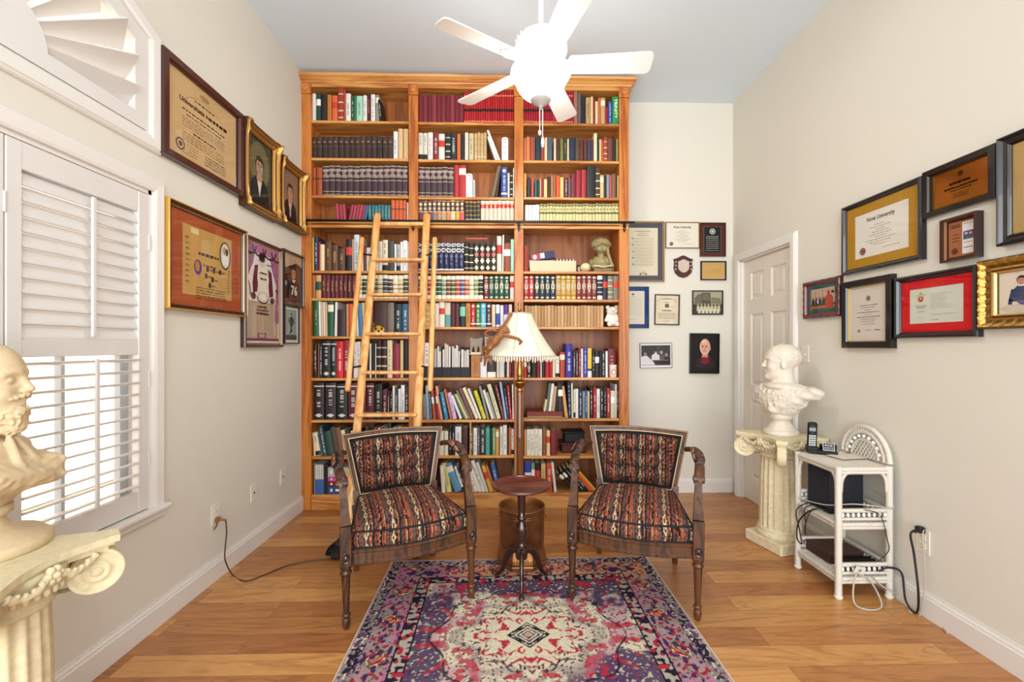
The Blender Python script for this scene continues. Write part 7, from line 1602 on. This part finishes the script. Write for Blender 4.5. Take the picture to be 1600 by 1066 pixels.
cord('signal_cable', 'thin black cable dangling from middle tier in front of the router', [S(.12,-.024,mz+.07), S(.20,-.026,mz+.04), S(.235,-.026,mz-.08), S(.245,-.024,bz+.14), S(.20,-.022,bz+.09)], .0022, M_CORDB)
pg = thing('power_plug', 'black angled power plug in the low outlet beside the wicker stand', 'plug', (XR-.008, ot.y, ot.z)); b = MB(); b.box((-.032, -.016, -.014), (0, .016, .016), ch=.005); b.build('plug_body', M_CORDB, pg); b = MB(); b.tube([(-.028, 0, 0), (-.044, 0, -.012)], .007, 8); b.build('strain_relief', M_CORDB, pg)
pl = at_x(340, 812, XL+.02); pg = thing('power_plug', 'brown plug with a dangling strap in the outlet under the beaded frame', 'plug', (XL+.0095, pl.y, pl.z)); b = MB(); b.box((0, -.014, -.012), (.022, .014, .012), ch=.004); b.tube([(.018, 0, 0), (.034, .006, -.003), (.045, .02, -.012)], .006, 8); b.build('plug_body', mat('brown_plug', '#8a5a28', .5), pg); b = MB(); b.tube([(.012, -.01, -.008), (.014, -.012, -.03), (.010, -.03, -.045)], .003, 6); b.build('strap', M_CORDBR, pg)
pts = [(XL+.052, pl.y+.02, pl.z-.012)] + [tuple(at_x(x, y, XL+.055)) for x, y in ((354, 832), (352, 855), (352, 876))] + [tuple(at_z(x, y, .005)) for x, y in ((364, 899), (384, 908), (412, 899), (450, 884), (500, 875), (560, 873), (640, 868))]
cord('lamp_cable', 'thin brown cord running from the wall plug across the oak floor', pts, .0035, M_CORDBR)

# ================================================================== things among the books
def shelf_thing(name, label, cat, bi, ri, px, back=.03): 
    A = at_y(px, SHELF[bi][ri], YF+back); return thing(name, label, cat, (A.x, YF+back, SZ[bi][ri]+.0008))
KX = YF/F
for (ri, px, h_, w_, nm) in ((1, 789, 38, 10, 'second'), (2, 733, 38.5, 10.5, 'third')):
    t = shelf_thing('bookend', f'white rounded plastic bookend on the {nm} shelf of the middle bay', 'bookend', 1, ri, px); hh, ww = h_*KX, w_*KX; b = MB()
    o_ = [(-ww/2, 0), (ww/2, 0), (ww/2, hh-ww*.3), (ww*.35, hh-ww*.06), (0, hh), (-ww*.35, hh-ww*.06), (-ww/2, hh-ww*.3)]; b.prism(o_, 0, .012, M=Matrix(((1,0,0,0),(0,0,1,0),(0,1,0,0),(0,0,0,1)))); b.build('upright', M_WHITE, t)
    b = MB(); b.box((-ww/2, .0, 0), (ww/2+.035, .10, .004), ch=.002); b.build('foot', M_WHITE, t); b = MB()
    for k in range(4): b.lathe([(.012,0),(.014,.003),(.010,.004),(.006,.002),(0,.002)], 16, M=T(0, 0, hh*(.18+.2*k)) @ R(math.pi/2, 'X'))
    b.build('disc', mat('pale_grey_disc', '#c8ccd0', .4), t); b = MB()
    for s_ in (-1, 1): b.box((s_*.008-.004, -.001, hh*.90), (s_*.008+.004, .0, hh*.935), '#202224')
    b.build('slot', M_ATTR, t)
# black magazine holders with magazines
rgm = random.Random(3)
for k in range(4):
    x0 = 676+14.7*k; A, Bq = at_y(x0, 590, YF+.03), at_y(x0+14.2, 590, YF+.03); w_ = Bq.x-A.x; z0 = SZ[1][7]+.0008
    t = thing('magazine_holder', f'black open magazine file, {ORD[k+1]} of four beside the ladder handrail', 'magazine holder', (A.x, YF+.03, z0), group='black magazine files'); hl, hb = .082, .24
    b = MB(); b.box((0, 0, 0), (w_, .003, hl), '#15181f'); b.box((0, .003, 0), (w_, .215, .003), '#15181f'); b.box((0, .212, .003), (w_, .215, hb), '#121419')
    for xx in (0, w_-.002): b.prism([(.003, .003), (.212, .003), (.212, hb), (.15, hb), (.003, hl)], xx, xx+.002, '#15181f', Matrix(((0,0,1,0),(1,0,0,0),(0,1,0,0),(0,0,0,1))))
    b.build('file_box', M_ATTR, t)
    n_ = 4 if k < 3 else 3; xx = .0035
    for j in range(n_):
        tw = (w_-.009)/n_*.86; hm = .235+rgm.uniform(-.03, .035) if k < 3 else .2+rgm.uniform(-.02, .03); c = rgm.choice(['#dcd9d2','#e6e3dc','#cfcac2','#c8b8ae','#9a8e8c','#e2e0da','#d8d0c4'])
        b = MB(); b.box((0, .0, 0), (tw, .195, hm), c); b.box((-.0004, -.0006, 0), (tw*.25, .196, hm+.001), rgm.choice(['#8a8f96','#e8e6e0','#b0a89c']))
        o = b.build('magazine', M_ATTR, None, (A.x+xx, YF+.035, z0+.0038)); tag(o, f'pale thin magazine, {ORD[j+1]} from the ladder in the {ORD[k+1]} black file', 'magazine', 'magazines in the black files'); xx += (w_-.008)/n_
# cardboard box, animal cut-out, white frame
t = shelf_thing('cardboard_box', 'tall brown cardboard box with white lid between magazine files and lampshade', 'box', 1, 7, 743); b = MB(); w_ = 14*KX; b.box((-w_/2, 0, 0), (w_/2, .20, .185), '#b0763f'); b.box((-.012, -.0006, .03), (-.004, 0, .15), '#8a5628'); b.box((.004, -.0006, .05), (.014, 0, .13), '#9a6634'); b.build('carton', M_ATTR, t); b = MB(); b.box((-w_/2-.014, -.008, .186), (w_/2+.016, .21, .192), '#e6e0d2'); b.box((-w_/2-.004, -.004, .192), (w_/2+.010, .20, .203), '#dcd4c2'); b.build('lid', M_ATTR, t)
zc_ = at_y(745, 546, YF+.05).z; A = at_y(744, 546, YF+.05); bo = t.location.z+.2035
b = MB(); b.prism([(-.052,.0),(-.046,.07),(-.052,.112),(-.040,.120),(-.02,.108),(.02,.112),(.046,.124),(.054,.108),(.048,.07),(.046,.0),(.030,.0),(.026,.040),(.012,.052),(.004,.0),(-.010,.0),(-.016,.048),(-.030,.040),(-.034,.0)], 0, .006, M=Matrix(((1,0,0,0),(0,0,1,0),(0,1,0,0),(0,0,0,1)))); o = b.build('metal_cutout', mat('dull_tin', '#857e6c', .5, .2, bump=.2, bscale=40), None, (A.x, YF+.05, bo), (math.radians(-4), 0, 0)); tag(o, 'grey metal animal cut-out ornament standing on the cardboard box', 'ornament')
A = at_y(767.5, 590, YF+.12); t = thing('picture_frame', 'small white photo frame standing behind the monkey figure', 'picture frame', (A.x-.0, YF+.16, SZ[1][7]+.001)); b = MB(); b.box((-.055, 0, 0), (.055, .010, .335), '#dedcd6', ch=.002); b.build('frame', M_ATTR, t); b = MB(); b.box((-.042, -.001, .06), (.042, 0, .315), '#8f8a84'); b.build('photo', M_ATTR, t)
# painted cat-head ornament, teddy bear, mug
t = shelf_thing('ornament', 'small yellow, white and black painted animal-head ornament behind the ladder', 'ornament', 0, 6, 592, .02); b = MB(); b.sphere((0, .02, .052), .050, '#d8a820', sc=(1.15,.5,.95)); b.build('head', M_ATTR, t); b = MB()
for s_ in (-1, 1): b.sphere((s_*.024, -.003, .060), .009, '#141210', sc=(1,.5,1)); b.sphere((s_*.020, -.002, .030), .016, '#efe9dc', sc=(1,.5,.8)); b.sphere((s_*.046, .018, .094), .012, '#a87818', sc=(1,.6,1.2)); b.tube([(s_*.02, -.004, .080), (s_*.04, .002, .074)], .0035, 6, '#141210')
b.sphere((0, -.008, .040), .008, '#141210'); b.build('face', M_ATTR, t)
def teddy_sdf(X, Y, Z):
    n = .004*noise3(X*160, Y*160, Z*160); x = np.abs(X); d = ell3(x, Y, Z, (0,0,.055), (.040,.032,.050)); d = sm(d, ell3(x, Y, Z, (0,-.004,.125), (.043,.036,.038)), .008); d = sm(d, ell3(x, Y, Z, (.034,0,.158), (.015,.009,.015)), .006)
    d = sm(d, ell3(x, Y, Z, (0,-.038,.116), (.017,.012,.013)), .006); d = sm(d, cap3(x, Y, Z, (.032,-.004,.088), (.050,-.02,.050), .014, .013), .006); d = sm(d, cap3(x, Y, Z, (.022,-.01,.020), (.030,-.050,.018), .019, .018), .006); return d-n
t = shelf_thing('teddy_bear', 'small white teddy bear sitting at the end of the seventh shelf', 'teddy bear', 2, 6, 956, .07); t.location.z += .005; sdf_obj('body', teddy_sdf, (-.08,-.085,-.006), (.08,.05,.19), .004, mat('white_plush', '#eae3d6', .9, bump=.6, bscale=300), t)
b = MB(); 
for s_ in (-1, 1): b.sphere((s_*.015, -.038, .132), .0045, '#1c1612', n=8, m=6)
b.sphere((0, -.050, .121), .005, '#2a1c16', n=8, m=6); b.build('face', M_ATTR, t)
t = shelf_thing('mug', 'small maroon and white mug painted with a pink rabbit', 'mug', 2, 7, 959, .005); t.location.y -= 0; b = MB(); b.lathe([(.026,0),(.030,.004),(.031,.095),(.033,.102),(.030,.102),(.028,.095),(.027,.008),(0,.008)], 28, '#e8dcd0'); b.build('cup', M_ATTR, t); t.location.y = YF-.0+.038; b = MB(); Mm = T(0, -.0315, .045) @ R(math.pi/2, 'X'); b.ell(0, 0, .018, .026, .0, '#d88a8c', 20, Mm); b.ell(0, -.004, .010, .014, .0005, '#f0e6e0', 16, Mm); b.build('rabbit_print', M_ATTR, t)
# shoe box with cards, boxed figure, shell, cherub
t = shelf_thing('shoe_box', 'open cream card box full of colourful boxes and papers, fifth shelf of the door-side bay', 'box', 2, 4, 864, .02); w_ = 72.5*KX; b = MB(); b.box((-w_/2, 0, 0), (w_/2, .002, .088), '#d5c1a2'); b.box((-w_/2, .002, 0), (w_/2, .20, .003), '#c8b494'); b.box((-w_/2, .198, .003), (w_/2, .20, .088), '#d5c1a2'); b.box((-w_/2, .002, .003), (-w_/2+.002, .198, .088), '#cbb795'); b.box((w_/2-.002, .002, .003), (w_/2, .198, .088), '#cbb795'); b.build('tray', M_ATTR, t); sx0, sz0 = t.location.x, t.location.z
b = MB(); b.box((-.08, 0, 0), (.08, .09, .075), '#8a2430', ch=.001)
for k in range(12): b.box((-.078+.013*k, -.0008, .052), (-.070+.013*k, 0, .072), '#e8d8d0' if k % 2 else '#1c1418')
tag(b.build('gift_box', M_ATTR, None, (sx0+.10, YF+.05, sz0+.036)), 'dark red chequered gift box sticking out of the cream card box', 'box')
b = MB(); b.box((-.10, 0, -.03), (.10, .05, .03), '#2a2c52', ch=.001); b.box((-.098, -.001, -.026), (-.02, 0, .026), '#a83a48'); b.box((-.02, -.0012, -.018), (.015, 0, .024), '#dcd4d8'); b.ell(-.065, 0, .016, .02, .0015, '#e0c8c0', 16, R(math.pi/2, 'X')); tag(b.build('toy_box', M_ATTR, None, (at_y(848,394,YF+.03).x, YF+.03, sz0+.128), (0, math.radians(-9), 0)), 'navy and red printed box tilted on top of the papers in the card box', 'box')
b = MB(); b.box((-.10, 0, 0), (.10, .10, .060), '#e2dcd8', ch=.001); b.box((-.09, -.001, .03), (-.02, 0, .055), '#a04a52'); tag(b.build('white_carton', M_ATTR, None, (at_y(846,404,YF+.05).x, YF+.06, sz0+.038)), 'white and pink carton under the tilted navy box', 'box')
A = at_y(914, 423.7, YF+.03); b = MB(); b.lathe([(0,0),(.022,.001),(.040,.012),(.045,.030),(.040,.048),(.026,.062),(.010,.070),(0,.070)], 20, '#e0cfa2', T(0,.02,0) @ R(-.3,'X'), rf=lambda a, r, z: r*(1+.06*math.cos(a*9))); tag(b.build('seashell', M_ATTR, None, (A.x+.012, YF+.05, sz0+.012)), 'ribbed cream seashell leaning beside the cherub figurine', 'seashell')
b = MB(); b.box((-.024, 0, 0), (.024, .006, .072), '#1c1a18'); b.ell(-.002, .036, .014, .020, .001, '#c8bca8', 14, R(math.pi/2, 'X')); tag(b.build('small_photo', M_ATTR, None, (A.x-.030, YF+.11, sz0+.0005)), 'tiny dark photo card standing between the card box and the seashell', 'photo card')
def cherub(X, Y, Z):   # faces -y
    n = noise3(X*110, Y*110, Z*110); d = ell3(X, Y, Z, (0,.02,.205), (.048,.050,.052))
    hair = ell3(X, Y, Z, (.0,.022,.232), (.074,.068,.052)) - .020*(n-.4); hair = np.maximum(hair, -(Z-.200)-(Y+.0)*.6); d = sm(d, hair, .006); d = sm(d, ell3(X, Y, Z, (0,-.026,.198), (.007,.010,.010)), .006)
    for s_ in (-1, 1): d = sm(d, ell3(X, Y, Z, (s_*.024,-.010,.188), (.018,.016,.016)), .01); d = ssub(d, ell3(X, Y, Z, (s_*.017,-.034,.208), (.010,.009,.007)), .004)
    d = sm(d, ell3(X, Y, Z, (0,-.024,.177), (.013,.008,.005)), .004); d = sm(d, cap3(X, Y, Z, (0,.03,.17), (0,.03,.13), .024, .028), .01)
    tor = ell3(X, Y, Z, (0,.04,.085), (.085,.050,.060)); tor = sm(tor, ell3(X, Y, Z, (0,.03,.03), (.072,.045,.035)), .02)-.003*np.sin(X*130+Z*60); d = sm(d, tor, .01)
    d = sm(d, cap3(X, Y, Z, (.082,-.010,.055), (.052,.0,.165), .016, .012), .008); d = sm(d, ell3(X, Y, Z, (.050,-.004,.182), (.014,.012,.022)), .006); d = sm(d, cap3(X, Y, Z, (.070,.04,.11), (.086,-.005,.055), .020, .018), .008)
    d = sm(d, cap3(X, Y, Z, (-.08,.03,.09), (-.075,-.030,.045), .020, .016), .008); d = sm(d, cap3(X, Y, Z, (-.075,-.032,.045), (.02,-.045,.048), .014, .012), .006)
    wing = ell3(X, Y, Z, (.098,.06,.035), (.020,.018,.040)); d = sm(d, wing-.003*np.sin(Z*240), .004); d = sm(d, ell3(X, Y, Z, (-.094,.07,.05), (.020,.016,.045)), .004)
    return np.maximum(d, .012-Z)
t = shelf_thing('cherub_figurine', 'tan plaster curly-haired cherub leaning its cheek on one hand', 'figurine', 2, 4, 940, .06); sdf_obj('figure', cherub, (-.13,-.07,.01), (.13,.11,.295), .0036, mat('tan_plaster', '#94855c', .6, bump=.3, bscale=60, var=.2), t)
b = MB(); b.box((-.072, -.045, 0), (.072, .085, .030), '#7a6644', ch=.003); b.build('base', M_ATTR, t)
b = MB()
for s_ in (-1, 1): b.tube([(0, -.048, .036), (s_*.03, -.050, .043), (s_*.074, -.050, .047)], .005, 6, '#e0d4b4')
b.build('open_pages', M_ATTR, t)
# little red rod hanging from two cords
A = at_y(745, 373, YF+.06); z1_ = SZ[1][3]-TH-.0; t = thing('hanging_rod', 'small coral red rod hanging by two dark cords under the iron rail shelf', 'ornament', (A.x, YF+.06, A.z)); b = MB(); b.tube([(-.088, 0, 0), (.088, 0, 0)], .0065, 10); b.build('rod', mat('coral', '#c8685a', .5), t)
for s_ in (-1, 1): b = MB(); b.tube([(s_*.06, 0, .004), (s_*.066, 0, z1_-A.z)], .0015, 6); b.build('hanging_cord', M_CORDB, t)
# flat things
t = shelf_thing('document_box', 'flat red-brown wooden box carrying leaning books on the ninth shelf', 'box', 2, 8, 851.5, .012); w_ = 57*KX; b = MB(); z0b = at_y(851, 651.2, YF+.012).z-SZ[2][8]; z1b = at_y(851, 643, YF+.02).z-SZ[2][8]; b.box((-w_/2, 0, z0b+.002), (w_/2, .17, z1b-.0015), '#74281c', ch=.002); b.build('case', M_ATTR, t); b = MB(); b.box((-w_/2+.006, .004, z0b-.004), (w_/2-.004, .17, z0b+.002), '#c8a070'); b.build('base_strip', M_ATTR, t)
t = shelf_thing('flat_board', 'thin brown board with gold edge lying under the flat red-brown box', 'board', 2, 8, 851.5, .006); b = MB(); b.box((-.170, 0, 0), (.178, .17, z0b-.0055), '#4c3422', ch=.001); b.box((-.169, -.0006, .004), (.177, 0, .008), '#c8a05a'); b.build('board', M_ATTR, t)
t = shelf_thing('leather_case', 'dark brown flat leather case with brass clasps under the black case', 'case', 2, 9, 897, .10); w_ = 40*KX; b = MB(); b.box((-w_/2, 0, 0), (w_/2, .16, .070), '#4c2018', ch=.006); b.build('body', M_ATTR, t); b = MB(); b.box((-w_/2-.012, -.006, .070), (w_/2, .165, .082), '#5a281c', ch=.003); b.build('lid', M_ATTR, t); lcz = t.location.z+.0825
b = MB(); b.box((-.086, 0, 0), (.08, .15, .078), '#17191b', ch=.006); b.box((-.100, -.004, .078), (.085, .155, .090), '#1d2022', ch=.003); tag(b.build('black_case', M_ATTR, None, (t.location.x+.01, YF+.12, lcz+.0005)), 'black flat case lying on top of the dark brown leather case', 'case')
zs_ = SZ[0][10]+.0008; A = at_y(512, 773, YF+.02)
for (c, h_, l_) in (('#24488c', .060, 'blue'), ('#6c1c24', .040, 'dark red'), ('#c8407a', .036, 'magenta'), ('#b4aea2', .078, 'pale grey')):
    b = MB(); ww = .185; b.box((0, .004, 0), (ww, .17, h_-.002), c, ch=.001); b.box((.002, .008, .003), (ww-.002, .172, h_-.005), '#d9cdb2'); b.box((.02, .0034, h_*.3), (.036, .0042, h_*.7), '#e8e2dc'); b.box((.06, .0034, h_*.35), (.13, .0042, h_*.65), '#e8e2dc')
    tag(b.build('book', M_BOOK, None, (A.x, YF+.02, zs_)), f'{l_} book lying flat in the small stack on the bottom shelf, window-side bay', 'book', 'stack of flat books on the bottom shelf'); zs_ += h_
# the monkey clinging to the lampshade
def mk(u, v, y): p = at_y(730+u/5.925, 470+v/5.925, LY+y); return (p.x, p.y, p.z)
fy = -.10
J = dict(hand=mk(402,128,-.075), sh=mk(318,262,-.16), sh2=mk(312,312,-.185), el=mk(470,352,-.225), h2=mk(500,380,-.215), h3=mk(484,402,-.20), hip=mk(205,440,-.205), head=mk(352,272,-.165), kn=mk(150,440,-.16), ft=mk(128,560,-.155), kn2=mk(168,520,-.19), f2=mk(160,600,-.18), kn3=mk(215,520,-.20), f3=mk(222,590,-.22), t1=mk(190,380,-.15), t2=mk(212,340,-.12), t3=mk(165,318,-.10), t4=mk(172,288,-.09), t5=mk(215,272,-.09), t6=mk(295,284,-.09))
def monkey(X, Y, Z):
    c = lambda a, b_, r0, r1: cap3(X, Y, Z, J[a], J[b_], r0, r1)
    d = c('sh2', 'hip', .026, .021); mid = tuple((a+b_)/2 for a, b_ in zip(J['sh2'], J['hip'])); d = sm(d, np.sqrt((X-mid[0])**2+(Y-mid[1]+.006)**2+(Z-mid[2])**2)-.030, .02)
    h = J['head']; d = sm(d, ell3(X, Y, Z, h, (.026,.026,.024)), .008); d = sm(d, ell3(X, Y, Z, (h[0]+.018,h[1]-.014,h[2]-.012), (.014,.014,.011)), .006)
    for s_ in (-1, 1): d = sm(d, ell3(X, Y, Z, (h[0]+s_*.012-.008,h[1]+s_*.018,h[2]+.016), (.009,.009,.011)), .003)
    d = sm(d, c('sh', 'hand', .011, .008), .006); d = sm(d, c('sh', 'sh2', .018, .020), .01); d = sm(d, np.sqrt((X-J['hand'][0])**2+(Y-J['hand'][1])**2+(Z-J['hand'][2])**2)-.012, .006)
    d = sm(d, c('sh2', 'el', .012, .008), .008); d = sm(d, c('el', 'h2', .009, .009), .004); d = sm(d, c('h2', 'h3', .009, .006), .003)
    d = sm(d, c('hip', 'kn', .014, .010), .008); d = sm(d, c('kn', 'ft', .008, .006), .004); d = sm(d, c('hip', 'kn2', .015, .011), .006); d = sm(d, c('kn2', 'f2', .010, .006), .004); d = sm(d, c('kn2', 'kn3', .008, .008), .004); d = sm(d, c('kn3', 'f3', .009, .005), .003)
    q = ['hip', 't1', 't2', 't3', 't4', 't5', 't6']
    for a, b_ in zip(q[:-1], q[1:]): d = sm(d, c(a, b_, .0065, .0058), .003)
    return d - .002*noise3(X*120, Y*120, Z*120)
t = thing('monkey_figure', 'brown long-limbed monkey figure clinging to the floor lamp shade', 'figurine', (0, 0, 0))
xs = [v[0] for v in J.values()]; ys_ = [v[1] for v in J.values()]; zs2 = [v[2] for v in J.values()]
sdf_obj('body', monkey, (min(xs)-.05, min(ys_)-.05, min(zs2)-.05), (max(xs)+.05, max(ys_)+.05, max(zs2)+.05), .0035, mat('carved_brown', '#8a5426', .4, bump=.3, bscale=120, var=.2), t)
